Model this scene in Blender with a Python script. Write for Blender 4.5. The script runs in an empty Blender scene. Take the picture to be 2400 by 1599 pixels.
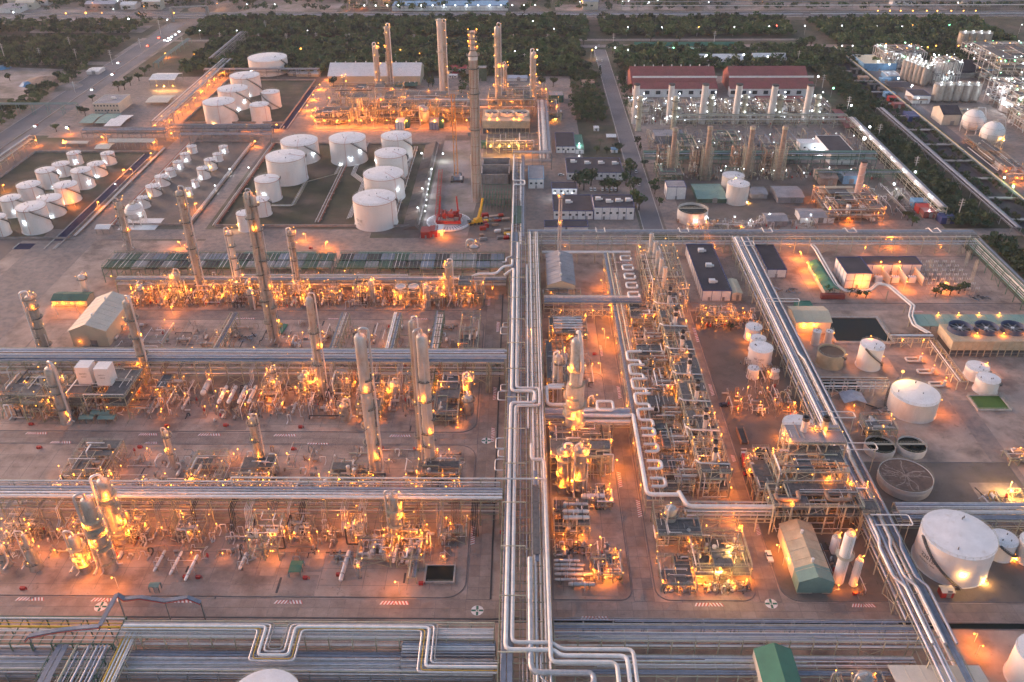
import bpy, math, random
from mathutils import Vector, Matrix
import numpy as np
R = random.Random(7)
PI = math.pi
SC = bpy.context.scene
COL = SC.collection
# ------------------------------------------------------------ camera, sky, sun, exposure
CAM_H = 225.0
FPX = 2035.0
PITCH, ROLL, YAW = [math.radians(a) for a in (32.15, -.3, -.8)]
cam_d = bpy.data.cameras.new('camera')
cam = bpy.data.objects.new('camera', cam_d); COL.objects.link(cam)
cam_d.sensor_width = 36.0
cam_d.lens = FPX / 2400 * 36
cam_d.clip_start = 1.0; cam_d.clip_end = 6000
FW = Vector((math.sin(YAW)*math.cos(PITCH), math.cos(YAW)*math.cos(PITCH), -math.sin(PITCH)))
_rt = Vector((math.cos(YAW), -math.sin(YAW), 0)); _up = _rt.cross(FW)
RT = _rt*math.cos(ROLL) + _up*math.sin(ROLL); UP = -_rt*math.sin(ROLL) + _up*math.cos(ROLL)
cam.matrix_world = Matrix(((RT.x, UP.x, -FW.x, 0), (RT.y, UP.y, -FW.y, 0), (RT.z, UP.z, -FW.z, CAM_H), (0, 0, 0, 1)))
SC.camera = cam
world = bpy.data.worlds.new("World"); SC.world = world; world.use_nodes = True
wn = world.node_tree.nodes; wl = world.node_tree.links
for n_ in list(wn): wn.remove(n_)
sky = wn.new('ShaderNodeTexSky'); sky.sky_type = 'NISHITA'; sky.sun_disc = False
sky.sun_elevation = math.radians(4); sky.sun_rotation = math.radians(-60)
sky.air_density = 1.0; sky.dust_density = 2.5; sky.ozone_density = 1.6
tint = wn.new('ShaderNodeMix'); tint.data_type = 'RGBA'; tint.blend_type = 'MULTIPLY'; tint.inputs[0].default_value = 1
tint.inputs[7].default_value = (1.0, .815, .80, 1)
bg = wn.new('ShaderNodeBackground'); bg.inputs[1].default_value = .15
wo = wn.new('ShaderNodeOutputWorld')
wl.new(sky.outputs[0], tint.inputs[6]); wl.new(tint.outputs[2], bg.inputs[0]); wl.new(bg.outputs[0], wo.inputs[0])
sun_d = bpy.data.lights.new('dusk_sun', 'SUN'); sun_d.energy = .5; sun_d.angle = math.radians(25); sun_d.color = (1, .72, .66)
sun = bpy.data.objects.new('dusk_sun', sun_d); COL.objects.link(sun)
_sd = Vector((math.sin(math.radians(-60))*math.cos(math.radians(14)), math.cos(math.radians(-60))*math.cos(math.radians(14)), math.sin(math.radians(14))))
sun.rotation_euler = _sd.to_track_quat('Z', 'Y').to_euler()
SC.view_settings.view_transform = 'Standard'; SC.view_settings.look = 'None'
SC.view_settings.exposure = 2.48; SC.view_settings.gamma = 1.0; SC.view_settings.use_curve_mapping = False
SC.render.engine = 'CYCLES'
SC.cycles.use_light_tree = True
SC.cycles.use_denoising = True
try:
    SC.cycles.denoiser = 'OPENIMAGEDENOISE'; SC.cycles.denoising_input_passes = 'RGB_ALBEDO_NORMAL'
except Exception: pass
SC.cycles.max_bounces = 3; SC.cycles.volume_bounces = 0; SC.cycles.volume_step_rate = 8; SC.cycles.diffuse_bounces = 2; SC.cycles.glossy_bounces = 2; SC.cycles.transmission_bounces = 2
SC.cycles.sample_clamp_indirect = 2.0; SC.cycles.caustics_reflective = False; SC.cycles.caustics_refractive = False
SC.cycles.use_adaptive_sampling = True; SC.cycles.adaptive_threshold = .025; SC.cycles.adaptive_min_samples = 24

# survey helper: a point read off one of the nine tiles of the photograph, laid on the horizontal plane z
TILE = [(0,0),(800,0),(1600,0),(0,533),(800,533),(1600,533),(0,1066),(800,1066),(1600,1066)]
def ray(n, x, y):
    px = TILE[n-1][0] + x/2.941; py = TILE[n-1][1] + y/2.941
    return FW + RT*((px-1200)/FPX) - UP*((py-799.5)/FPX)
def g(n, x, y, z=0.0):
    d = ray(n, x, y); t = (CAM_H-z)/-d.z
    return Vector((d.x*t, d.y*t, z))
def hgt(n, x, y, Y):           # height of the point seen at (x, y) that stands at ground distance Y
    d = ray(n, x, y); return CAM_H + d.z*Y/d.y
def width(n, w, P):            # w tile pixels seen at world point P, in metres
    return w/2.941/FPX*((P-Vector((0, 0, CAM_H))).dot(FW))
def scr(P):                    # where a point shows, for left-to-right ordering of labels
    v = Vector(P)-Vector((0, 0, CAM_H)); d = v.dot(FW); return v.dot(RT)/d, -v.dot(UP)/d

# ------------------------------------------------------------ materials
MATS = {}
def mat(name, col, rough=.7, metal=0.0, var=.18, scale=.25, col2=None, scale2=None, streak=False, bump=0.0, rnd=.0, emit=None, thr=(.42, .62), spec=None, spots=0):
    if name in MATS: return MATS[name]
    m = bpy.data.materials.new(name); m.use_nodes = True; MATS[name] = m
    nt = m.node_tree; N = nt.nodes; L = nt.links; b = N['Principled BSDF']
    b.inputs['Roughness'].default_value = rough; b.inputs['Metallic'].default_value = metal
    if spec is not None: b.inputs['Specular IOR Level'].default_value = spec
    if emit:
        b.inputs['Base Color'].default_value = (*col, 1); b.inputs['Emission Color'].default_value = (*emit[0], 1); b.inputs['Emission Strength'].default_value = emit[1]
        m.cycles.emission_sampling = 'NONE'
        return m
    geo = N.new('ShaderNodeNewGeometry'); mp = N.new('ShaderNodeMapping')
    mp.inputs['Scale'].default_value = (1, 1, .25) if streak else (1, 1, 1)
    L.new(geo.outputs['Position'], mp.inputs['Vector'])
    n1 = N.new('ShaderNodeTexNoise'); n1.inputs['Scale'].default_value = scale; n1.inputs['Detail'].default_value = 6; n1.inputs['Roughness'].default_value = .62
    L.new(mp.outputs[0], n1.inputs['Vector'])
    ramp = N.new('ShaderNodeMapRange'); ramp.inputs[1].default_value = .3; ramp.inputs[2].default_value = .7
    ramp.inputs[3].default_value = 1-var; ramp.inputs[4].default_value = 1+var*.7
    L.new(n1.outputs['Fac'], ramp.inputs[0])
    src = None
    if col2 is not None:
        n2 = N.new('ShaderNodeTexNoise'); n2.inputs['Scale'].default_value = scale2 or scale*.4; n2.inputs['Detail'].default_value = 7; n2.inputs['Roughness'].default_value = .6
        L.new(geo.outputs['Position'], n2.inputs['Vector'])
        r2 = N.new('ShaderNodeMapRange'); r2.inputs[1].default_value = thr[0]; r2.inputs[2].default_value = thr[1]
        L.new(n2.outputs['Fac'], r2.inputs[0])
        mx = N.new('ShaderNodeMix'); mx.data_type = 'RGBA'; mx.inputs[6].default_value = (*col, 1); mx.inputs[7].default_value = (*col2, 1)
        L.new(r2.outputs[0], mx.inputs[0]); src = mx.outputs[2]
    mul = N.new('ShaderNodeVectorMath'); mul.operation = 'SCALE'
    if src is None: mul.inputs[0].default_value = col
    else: L.new(src, mul.inputs[0])
    fac = ramp.outputs[0]
    for sc_, lo, hi, dk in (((.33, .60, .70, spots), (1.3, .64, .72, spots*.8), (.02, .5, .7, spots*.6)) if spots else ()):
        ns = N.new('ShaderNodeTexNoise'); ns.inputs['Scale'].default_value = sc_; ns.inputs['Detail'].default_value = 8; ns.inputs['Roughness'].default_value = .7; ns.inputs['Distortion'].default_value = .6
        L.new(geo.outputs['Position'], ns.inputs['Vector']); rs = N.new('ShaderNodeMapRange'); rs.inputs[1].default_value = lo; rs.inputs[2].default_value = hi; rs.inputs[3].default_value = 1; rs.inputs[4].default_value = 1-dk
        L.new(ns.outputs['Fac'], rs.inputs[0]); ms = N.new('ShaderNodeMath'); ms.operation = 'MULTIPLY'; L.new(fac, ms.inputs[0]); L.new(rs.outputs[0], ms.inputs[1]); fac = ms.outputs[0]
    if rnd:
        oi = N.new('ShaderNodeObjectInfo'); rr = N.new('ShaderNodeMapRange'); rr.inputs[3].default_value = 1-rnd; rr.inputs[4].default_value = 1+rnd*.6
        L.new(oi.outputs['Random'], rr.inputs[0]); mm = N.new('ShaderNodeMath'); mm.operation = 'MULTIPLY'
        L.new(fac, mm.inputs[0]); L.new(rr.outputs[0], mm.inputs[1]); fac = mm.outputs[0]
    L.new(fac, mul.inputs['Scale']); L.new(mul.outputs[0], b.inputs['Base Color'])
    if bump:
        bp = N.new('ShaderNodeBump'); bp.inputs['Strength'].default_value = bump; bp.inputs['Distance'].default_value = .15
        n3 = N.new('ShaderNodeTexNoise'); n3.inputs['Scale'].default_value = 1.6; n3.inputs['Detail'].default_value = 5
        L.new(geo.outputs['Position'], n3.inputs['Vector']); L.new(n3.outputs['Fac'], bp.inputs['Height']); L.new(bp.outputs[0], b.inputs['Normal'])
    return m
def ribbed(name, col, axis=0, pitch=1.0, dark=.75, rough=.55):       # corrugated sheet: fine relief as bump and grime in the troughs
    if name in MATS: return MATS[name]
    m = mat(name, col, rough, 0, .2, .12); nt = m.node_tree; N = nt.nodes; L = nt.links; b = N['Principled BSDF']
    geo = N.new('ShaderNodeNewGeometry'); sp = N.new('ShaderNodeSeparateXYZ'); L.new(geo.outputs['Position'], sp.inputs[0])
    mu = N.new('ShaderNodeMath'); mu.operation = 'MULTIPLY'; mu.inputs[1].default_value = 2*PI/pitch; L.new(sp.outputs[axis], mu.inputs[0])
    si = N.new('ShaderNodeMath'); si.operation = 'SINE'; L.new(mu.outputs[0], si.inputs[0])
    bp = N.new('ShaderNodeBump'); bp.inputs['Strength'].default_value = .6; bp.inputs['Distance'].default_value = .1; L.new(si.outputs[0], bp.inputs['Height'])
    L.new(bp.outputs[0], b.inputs['Normal'])
    return m
M = {}
def defm(k, *a, **kw): M[k] = mat(k, *a, **kw)
defm('tan', (.36, .34, .24), .6, .0, .25, .5, rnd=.25)
defm('tan2', (.46, .42, .32), .6, .0, .25, .5, rnd=.25)
defm('grn', (.085, .155, .11), .6, .0, .3, .5, rnd=.25)
defm('steelblue', (.17, .20, .26), .5, .1, .25, .5, rnd=.2)
defm('grey', (.26, .25, .25), .6, .0, .3, .4, rnd=.3)
defm('dark', (.055, .052, .055), .7, .0, .3, .4, rnd=.3)
defm('grate', (.12, .115, .115), .8, .0, .35, .8)
defm('rail', (.42, .40, .33), .6)
defm('railw', (.55, .53, .52), .6)
defm('silver', (.66, .63, .64), .40, .35, .22, .5, rnd=.3, streak=True)
defm('white', (.70, .67, .66), .5, 0, .15, .4, rnd=.15)
defm('bluepipe', (.36, .38, .46), .45, .3, .2, .5, rnd=.25)
defm('rustpipe', (.34, .21, .15), .7, 0, .35, .8, rnd=.3)
defm('yellow', (.62, .36, .03), .6, 0, .2, .4)
defm('red', (.42, .03, .025), .55, 0, .25, .6, rnd=.15)
defm('redline', (.38, .09, .05), .6)
defm('tank', (.71, .69, .69), .55, 0, .09, .16, col2=(.60, .53, .48), scale2=.12, thr=(.56, .85), streak=True)
defm('tankroof', (.72, .70, .71), .6, 0, .10, .3, col2=(.55, .47, .40), scale2=.35, thr=(.58, .85))
defm('vessel', (.44, .41, .39), .42, .45, .22, .6, col2=(.30, .24, .19), scale2=.5, thr=(.5, .75), rnd=.2, streak=True)
defm('vesselp', (.54, .51, .50), .42, .3, .2, .5, col2=(.42, .36, .32), scale2=.3, thr=(.52, .75), streak=True)
defm('vesselw', (.62, .58, .56), .5, .1, .15, .4, rnd=.1, streak=True)
defm('conc', (.39, .295, .25), .9, 0, .22, .12, col2=(.20, .15, .13), scale2=.07, thr=(.47, .66), bump=.15, spots=.5)
defm('slab', (.31, .245, .215), .9, 0, .20, .3, col2=(.235, .18, .16), scale2=.05, rnd=.14, bump=.1, spots=.3)
defm('kerb', (.16, .14, .14), .9, 0, .3, .4)
defm('kerbl', (.42, .38, .36), .9, 0, .3, .4)
defm('wall', (.30, .26, .25), .9, 0, .3, .3)
defm('bwhite', (.70, .68, .68), .7, 0, .10, .3)
defm('bblue', (.035, .05, .17), .6, 0, .1, .3)
defm('lblue', (.16, .33, .52), .6, 0, .15, .3)
defm('roofdark', (.045, .04, .052), .85, 0, .3, .15)
defm('roofgrey', (.27, .26, .28), .8, 0, .25, .15)
defm('beige', (.50, .44, .33), .75, 0, .1, .2)
defm('beigew', (.58, .52, .44), .75, 0, .12, .2)
defm('teal', (.17, .28, .25), .6, 0, .15, .2)
defm('green', (.035, .16, .105), .6, 0, .2, .2)
defm('dgreen', (.02, .10, .08), .6, 0, .2, .2)
defm('glass', (.04, .05, .06), .15)
defm('water', (.006, .012, .010), .25, 0, .3, .2, spec=.12)
defm('bluewater', (.022, .024, .07), .8, 0, .4, .2, spec=.2)
defm('sludge', (.13, .075, .055), .6, 0, .4, .5, col2=(.30, .22, .19), scale2=.35, thr=(.58, .7))
defm('bark', (.07, .05, .035), .95)
defm('leaf', (.050, .095, .034), .9, 0, .5, .5, rnd=.4)
defm('leaf2', (.075, .105, .042), .9, 0, .5, .5, rnd=.4)
defm('leafd', (.032, .068, .034), .9, 0, .5, .4, rnd=.4)
defm('grass', (.06, .062, .036), 1, 0, .35, .08, col2=(.12, .09, .07), scale2=.03, bump=.3)
defm('paintw', (.72, .68, .68), .8, 0, .25, 1.5)
defm('paintg', (.03, .14, .10), .8, 0, .25, 1.5)
defm('paintr', (.50, .12, .10), .8, 0, .25, 1.5)
defm('tyre', (.02, .02, .02), .9)
defm('crossgrate', (.07, .12, .085), .8, 0, .3, .5)
defm('cream', (.46, .38, .27), .7, 0, .2, .4)
defm('glow', (.9, .5, .15), .5, emit=((1.0, .34, .04), 1.6))
defm('gloww', (.9, .9, .9), .5, emit=((.85, .95, 1.0), 3.0))
defm('glowg', (.5, .9, .6), .5, emit=((.2, 1.0, .45), 4.0))
defm('glowr', (.9, .1, .1), .5, emit=((1.0, .06, .03), 5.0))
defm('strip', (.9, .7, .3), .5, emit=((1.0, .72, .30), 3.0))
defm('stripw', (.9, .9, .9), .5, emit=((.8, .95, 1.0), 3.0))

# ------------------------------------------------------------ objects
def put(name, data, parent=None, loc=None, kind=None, label=None):
    o = bpy.data.objects.new(name, data); COL.objects.link(o)
    if parent is not None: o.parent = parent
    if loc is not None: o.location = loc
    if kind: o['kind'] = kind
    if label: o['label'] = label
    return o
BASE = {}
def base(o):
    return BASE.get(o.name, Vector((0, 0, 0)))
THINGS = []
def thing(name, label, cat, loc=(0, 0, 0), group=None):
    o = bpy.data.objects.new(name, None); COL.objects.link(o); o.empty_display_size = .5
    o.location = loc; o['label'] = label; o['category'] = cat
    if group: o['group'] = group
    BASE[o.name] = Vector(loc); THINGS.append(o)
    return o
class MB:
    def __init__(s): s.v = []; s.f = []; s.m = []; s.mi = 0
    def add(s, vs, fs):
        o = len(s.v); s.v += [tuple(v) for v in vs]; s.f += [tuple(i+o for i in f) for f in fs]; s.m += [s.mi]*len(fs); return s
    def box(s, x0, x1, y0, y1, z0, z1):
        return s.add([(x0,y0,z0),(x1,y0,z0),(x1,y1,z0),(x0,y1,z0),(x0,y0,z1),(x1,y0,z1),(x1,y1,z1),(x0,y1,z1)],
            [(0,3,2,1),(4,5,6,7),(0,1,5,4),(1,2,6,5),(2,3,7,6),(3,0,4,7)])
    def cbox(s, c, sx, sy, sz, rz=0):            # box on its base centre, turned
        co, si = math.cos(rz), math.sin(rz)
        vs = [(c[0]+a*sx/2*co-b*sy/2*si, c[1]+a*sx/2*si+b*sy/2*co, c[2]+h*sz) for h in (0, 1) for a, b in ((-1,-1),(1,-1),(1,1),(-1,1))]
        return s.add(vs, [(0,3,2,1),(4,5,6,7),(0,1,5,4),(1,2,6,5),(2,3,7,6),(3,0,4,7)])
    def bar(s, a, b, w, h=None):
        a = Vector(a); b = Vector(b); d = (b-a)
        if d.length < 1e-5: return s
        d.normalize(); h = h or w
        u = Vector((0, 0, 1)) if abs(d.z) < .95 else Vector((0, 1, 0))
        r = d.cross(u).normalized(); u = r.cross(d)
        vs = [p + r*(i*w/2) + u*(j*h/2) for p in (a, b) for i, j in ((-1,-1),(1,-1),(1,1),(-1,1))]
        return s.add(vs, [(0,1,2,3),(7,6,5,4),(0,4,5,1),(1,5,6,2),(2,6,7,3),(3,7,4,0)])
    def cone(s, a, b, r1, r2, n=10, caps=True):
        a = Vector(a); b = Vector(b); d = (b-a).normalized()
        u = Vector((1, 0, 0)) if abs(d.x) < .9 else Vector((0, 1, 0))
        x = d.cross(u).normalized(); y = d.cross(x)
        vs = []
        for p, r in ((a, r1), (b, r2)):
            vs += [p + x*(r*math.cos(2*PI*k/n)) + y*(r*math.sin(2*PI*k/n)) for k in range(n)]
        fs = [(k, (k+1) % n, n+(k+1) % n, n+k) for k in range(n)]
        if caps: fs += [tuple(range(n-1, -1, -1)), tuple(range(n, 2*n))]
        return s.add(vs, fs)
    def lathe(s, c, prof, n=24):                 # prof: (radius, z) from bottom up round the vertical at c
        vs = []; k0 = []
        for r, z in prof:
            k0.append(len(vs))
            vs += [(c[0]+r*math.cos(2*PI*k/n), c[1]+r*math.sin(2*PI*k/n), c[2]+z) for k in range(n)]
        fs = []
        for i in range(len(prof)-1):
            for k in range(n):
                fs.append((k0[i]+k, k0[i]+(k+1) % n, k0[i+1]+(k+1) % n, k0[i+1]+k))
        fs.append(tuple(range(n-1, -1, -1))); fs.append(tuple(range(k0[-1], k0[-1]+n)))
        return s.add(vs, fs)
    def tube(s, pts, r, n=8, bend=None, closed=False):
        pts = [Vector(p) for p in pts]
        bend = bend if bend is not None else r*2.2
        out = [pts[0]]
        for i in range(1, len(pts)-1):
            a, b, c = pts[i-1], pts[i], pts[i+1]
            u = (a-b); w = (c-b); lu, lw = u.length, w.length
            if lu < 1e-4 or lw < 1e-4: continue
            t = min(bend, lu*.45, lw*.45); u.normalize(); w.normalize()
            if abs(u.dot(w)+1) < 1e-3: continue
            for k in range(4):
                f = k/3; out.append((b+u*t)*(1-f)**2 + b*2*f*(1-f) + (b+w*t)*f*f)
        out.append(pts[-1])
        rings = []; vs = []; prev = None
        for i, p in enumerate(out):
            d = (out[min(i+1, len(out)-1)] - out[max(i-1, 0)]).normalized()
            if prev is None:
                u = Vector((0, 0, 1)) if abs(d.z) < .9 else Vector((1, 0, 0))
                x = d.cross(u).normalized()
            else:
                x = (prev - d*prev.dot(d))
                x = x.normalized() if x.length > 1e-4 else d.orthogonal().normalized()
            prev = x; y = d.cross(x)
            vs += [p + x*(r*math.cos(2*PI*k/n)) + y*(r*math.sin(2*PI*k/n)) for k in range(n)]
        fs = []
        for i in range(len(out)-1):
            for k in range(n):
                fs.append((i*n+k, i*n+(k+1) % n, (i+1)*n+(k+1) % n, (i+1)*n+k))
        fs += [tuple(range(n-1, -1, -1)), tuple(range((len(out)-1)*n, len(out)*n))]
        return s.add(vs, fs)
    def poly(s, pts, z0, z1=None):
        n = len(pts)
        if z1 is None: return s.add([(p[0], p[1], z0) for p in pts], [tuple(range(n))])
        vs = [(p[0], p[1], z0) for p in pts] + [(p[0], p[1], z1) for p in pts]
        return s.add(vs, [tuple(range(n-1, -1, -1)), tuple(range(n, 2*n))] + [(i, (i+1) % n, n+(i+1) % n, n+i) for i in range(n)])
    def mesh(s, name, mats, off=(0, 0, 0), smooth=None):
        me = bpy.data.meshes.new(name)
        ox, oy, oz = off
        me.from_pydata([(a-ox, b-oy, c-oz) for a, b, c in s.v], [], s.f)
        mats = mats if isinstance(mats, (list, tuple)) else [mats]
        for k in mats: me.materials.append((M.get(k) or MATS[k]) if isinstance(k, str) else k)
        if len(mats) > 1: me.polygons.foreach_set('material_index', s.m)
        if smooth:
            me.polygons.foreach_set('use_smooth', [True]*len(me.polygons))
            if hasattr(me, 'set_sharp_from_angle'): me.set_sharp_from_angle(angle=math.radians(smooth))
        me.update(); return me
    def build(s, name, mats, parent=None, kind=None, label=None, smooth=None):
        off = base(parent) if parent is not None else (0, 0, 0)
        return put(name, s.mesh(name, mats, off, smooth), parent, None, kind, label)
def solo(mb, name, mats, label, cat, loc, group=None, smooth=None):     # a thing that is one mesh
    o = put(name, mb.mesh(name, mats, loc, smooth), None, loc)
    o['label'] = label; o['category'] = cat
    if group: o['group'] = group
    THINGS.append(o); BASE[o.name] = Vector(loc)
    return o
# shared unit pieces ------------------------------------------------
UN = {}
def unit(kind, mk):
    k = (kind, mk)
    if k not in UN:
        b = MB()
        if kind == 'box': b.box(-.5, .5, -.5, .5, -.5, .5)
        elif kind == 'cyl': b.cone((0, 0, 0), (0, 0, 1), 1, 1, 10)
        elif kind == 'drum':        # horizontal vessel along z with dished ends
            b.lathe((0, 0, 0), [(.05, 0), (.6, .012), (.9, .04), (1, .09), (1, .91), (.9, .96), (.6, .988), (.05, 1)], 12)
        elif kind == 'globe':
            b.lathe((0, 0, 0), [(.05, -.5), (.35, -.36), (.5, 0), (.35, .36), (.05, .5)], 8)
        UN[k] = b.mesh('unit_'+kind, mk, smooth=(None if kind == 'box' else 40))
    return UN[k]
def ubox(name, mk, p, c, sx, sy, sz, rz=0):
    o = put(name, unit('box', mk), p, Vector(c)-base(p)); o.scale = (sx, sy, sz)
    if rz: o.rotation_euler = (0, 0, rz)
    return o
def ubar(name, mk, p, a, b, w, h=None):
    a = Vector(a); b = Vector(b); d = b-a; L = d.length
    if L < 1e-3: return
    o = put(name, unit('box', mk), p, (a+b)/2-base(p))
    if abs(d.z)/L > .98: o.scale = (w, h or w, L)
    else:
        q = d.to_track_quat('X', 'Z'); o.rotation_euler = q.to_euler(); o.scale = (L, w, h or w)
    return o
def urod(name, mk, p, a, b, r, kind='cyl'):
    a = Vector(a); b = Vector(b); d = b-a; L = d.length
    if L < 1e-3: return
    o = put(name, unit(kind, mk), p, a-base(p)); o.rotation_euler = d.to_track_quat('Z', 'Y').to_euler(); o.scale = (r, r, L)
    return o
def upipe(p, pts, r, mk='silver', n=8, name='pipe', bend=None):
    return MB().tube(pts, r, n, bend).build(name, mk, p, smooth=60)
# lamps ------------------------------------------------------------
LD = {}
LGAIN = .215
NL = [0]
LCOL = {'o': (1.0, .25, .015), 'w': (.80, .92, 1.0), 'y': (1.0, .52, .12), 'g': (.55, 1.0, .75)}
def light(parent, P, e=2500, c='o', r=.25):
    k = (c, e, r)
    if k not in LD:
        d = bpy.data.lights.new('lamp_light', 'POINT'); d.energy = e*LGAIN*(.5 if c in 'wg' else 1); d.color = LCOL[c]; d.shadow_soft_size = r; LD[k] = d
    NL[0] += 1
    return put('lamp_light', LD[k], parent, Vector(P)-base(parent))
def lamp(parent, P, e=2500, c='o', s=.5, under=.55, name='lamp'):
    P = Vector(P); mk = {'o': 'glow', 'w': 'gloww', 'y': 'glow', 'g': 'glowg', 'r': 'glowr'}[c]
    o = put(name, unit('globe', mk), parent, P-base(parent)); o.scale = (s, s, s)
    if e: light(parent, P-Vector((0, 0, under)), e, c)
    return o
def lamp_post(P, h, label, e=3500, c='o', group=None, s=.6, arm=1.0):
    P = Vector((P[0], P[1], 0)); t = thing('lamp_post', label, 'lamp post', P, group)
    urod('pole', 'railw', t, P, P+Vector((0, 0, h)), .09)
    a = R.choice((-1, 1))*arm
    ubar('arm', 'railw', t, P+Vector((0, 0, h-.1)), P+Vector((a, 0, h)), .1)
    lamp(t, P+Vector((a, 0, h-.25)), e, c, s)
    return t
ORD = ['first', 'second', 'third', 'fourth', 'fifth', 'sixth', 'seventh', 'eighth', 'ninth', 'tenth', 'eleventh', 'twelfth', 'thirteenth', 'fourteenth', 'fifteenth', 'sixteenth', 'seventeenth', 'eighteenth', 'nineteenth', 'twentieth']
def ordn(i):
    if i < 20: return ORD[i]
    tens = ['', '', 'twenty', 'thirty', 'forty', 'fifty', 'sixty', 'seventy', 'eighty', 'ninety']
    t, u = divmod(i+1, 10)
    if u == 0: return tens[t][:-1]+'ieth' if t < 10 else 'far'
    return tens[t]+'-'+ORD[u-1] if t < 10 else 'far'
def order(ts, axis='x', fmt='{b}, {o} from the left', base_=None):    # give each of a row its own label by its place in the row
    if axis == 'x': s = sorted(ts, key=lambda o: scr(BASE[o.name])[0])
    else: s = sorted(ts, key=lambda o: -scr(BASE[o.name])[1])
    for i, o in enumerate(s):
        o['label'] = fmt.format(b=base_ or o['label'], o=ordn(i)); o['group'] = o.get('group') or fmt.split(', {o}')[0]
    return s
# ============================================================ THE SETTING
def sheet(name, mk, pts, z, kind='structure'):
    b = MB(); b.poly([(p[0], p[1]) for p in pts], z); return b.build(name, mk, None, kind)
def rect(x0, x1, y0, y1): return [(x0, y0), (x1, y0), (x1, y1), (x0, y1)]
defm('earth', (.20, .155, .14), 1, 0, .3, .03, col2=(.085, .09, .05), scale2=.012, thr=(.46, .6), bump=.2, spots=.4)
defm('sand', (.36, .29, .27), 1, 0, .25, .05, col2=(.20, .17, .14), scale2=.04, bump=.2, spots=.35)
defm('road', (.29, .225, .20), .9, 0, .18, .06, col2=(.21, .175, .165), scale2=.3, bump=.1, spots=.3)
defm('asphalt', (.17, .155, .165), .9, 0, .2, .05)
defm('dirt', (.215, .17, .15), 1, 0, .35, .08, col2=(.12, .10, .085), scale2=.08, bump=.3, spots=.4)
b = MB(); b.box(-3200, 3200, -300, 4200, -3, 0); b.build('ground', 'earth', None, 'structure')
def rounded(x0, x1, y0, y1, r, corners='1111', n=6):
    pts = []
    for (cx, cy, a0, on, px, py) in ((x0+r, y0+r, PI, corners[0], x0, y0), (x1-r, y0+r, 1.5*PI, corners[1], x1, y0), (x1-r, y1-r, 0, corners[2], x1, y1), (x0+r, y1-r, .5*PI, corners[3], x0, y1)):
        if on == '1': pts += [(cx+r*math.cos(a0+k/n*PI/2), cy+r*math.sin(a0+k/n*PI/2)) for k in range(n+1)]
        else: pts.append((px, py))
    return pts
def plot(name, mk, pts, z=.12, kerb='kerb', kw=.35):           # a paved plot, raised on its kerb
    b = MB(); b.poly(pts, 0, z); o = b.build(name, mk, None, 'structure')
    k = MB(); n = len(pts)
    for i in range(n):
        a, c = Vector((*pts[i], 0)), Vector((*pts[(i+1) % n], 0))
        if (c-a).length > .1: k.bar(a+Vector((0, 0, .08)), c+Vector((0, 0, .08)), kw, .2)
    k.build('kerb', kerb, None, 'structure'); return o
# base pavements of the works
sheet('yard', 'conc', rect(-300, 84, 120, 470), .01)
sheet('yard', 'conc', rect(84, 268, 120, 470), .012)
sheet('yard', 'road', rect(-180, -18, 640, 822), .013)
sheet('yard', 'road', rect(-18, 72, 468, 900), .014)
sheet('yard', 'dirt', rect(-62, -2, 466, 660), .02)
sheet('yard', 'sand', [(-62, 466), (-34, 466), (-28, 560), (-30, 648), (-60, 648)], .026)
sheet('yard', 'road', rect(88, 262, 486, 830), .015)
sheet('yard', 'dirt', rect(100, 250, 500, 600), .021)
sheet('yard', 'road', rect(326, 560, 380, 900), .015)
sheet('yard', 'road', rect(-390, -272, 660, 890), .016)
sheet('lagoon_bank', 'sand', [(-620, 640), (-412, 660), (-408, 850), (-620, 880)], .02)
sheet('field', 'grass', [(-600, 690), (-440, 700), (-450, 760), (-600, 750)], .03)
sheet('field', 'sand', [(-420, 905), (-330, 905), (-330, 960), (-420, 985)], .022)
sheet('field', 'sand', [(-395, 955), (-245, 960), (-240, 1010), (-395, 1012)], .024)
sheet('field', 'sand', [(90, 930), (200, 925), (210, 960), (100, 972)], .022)
for r_ in ((-640, -418, 850, 985), (-640, -418, 985, 1066), (302, 620, 850, 1070)): sheet('forest_floor', 'grass', rect(*r_), .018)
for r_ in ((-640, -425, 1118, 1150), (-400, -230, 1120, 1170), (40, 200, 1122, 1160), (230, 520, 1122, 1170), (-560, -430, 1010, 1050)): sheet('field', 'sand', rect(*r_), .026)
# roads
ROADS = []
def road(x0, x1, y0, y1, mk='road', z=.06, name='road'):
    sheet(name, mk, rect(x0, x1, y0, y1), z)
def edge(pts, mk='kerb', w=.4, h=.15, z=0):
    k = MB()
    for a, c in zip(pts, pts[1:]): k.bar(Vector((a[0], a[1], z+h/2)), Vector((c[0], c[1], z+h/2)), w, h)
    k.build('kerb', mk, None, 'structure')
def slab_road(name, x0, x1, y0, y1, dx, dy, mk='slab'):         # a concrete road laid in separate slabs
    r = thing(name, 'x', 'x', ((x0+x1)/2, (y0+y1)/2, 0)); del r['label']; del r['category']; r['kind'] = 'structure'; THINGS.pop()
    bed = MB().box(x0-.1, x1+.1, y0-.1, y1+.1, .0, .035).build('road_bed', 'kerb', r)
    nx = max(1, round((x1-x0)/dx)); ny = max(1, round((y1-y0)/dy)); wx = (x1-x0)/nx; wy = (y1-y0)/ny
    for i in range(nx):
        for j in range(ny):
            ubox('slab', mk, r, (x0+(i+.5)*wx, y0+(j+.5)*wy, .035+.004*R.random()), wx-.09, wy-.09, .06)
slab_road('road', -182, -18.4, 189.6, 197.2, 5.0, 3.8)
slab_road('road', -18.4, 190, 189.6, 196.6, 5.0, 3.5)
slab_road('road', -18.2, -10.6, 197.3, 404, 3.8, 5.0)
slab_road('road', 37.2, 43.8, 197.0, 330, 3.3, 5.0)
slab_road('road', 78.6, 85.6, 197.0, 390, 3.5, 5.0)
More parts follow.
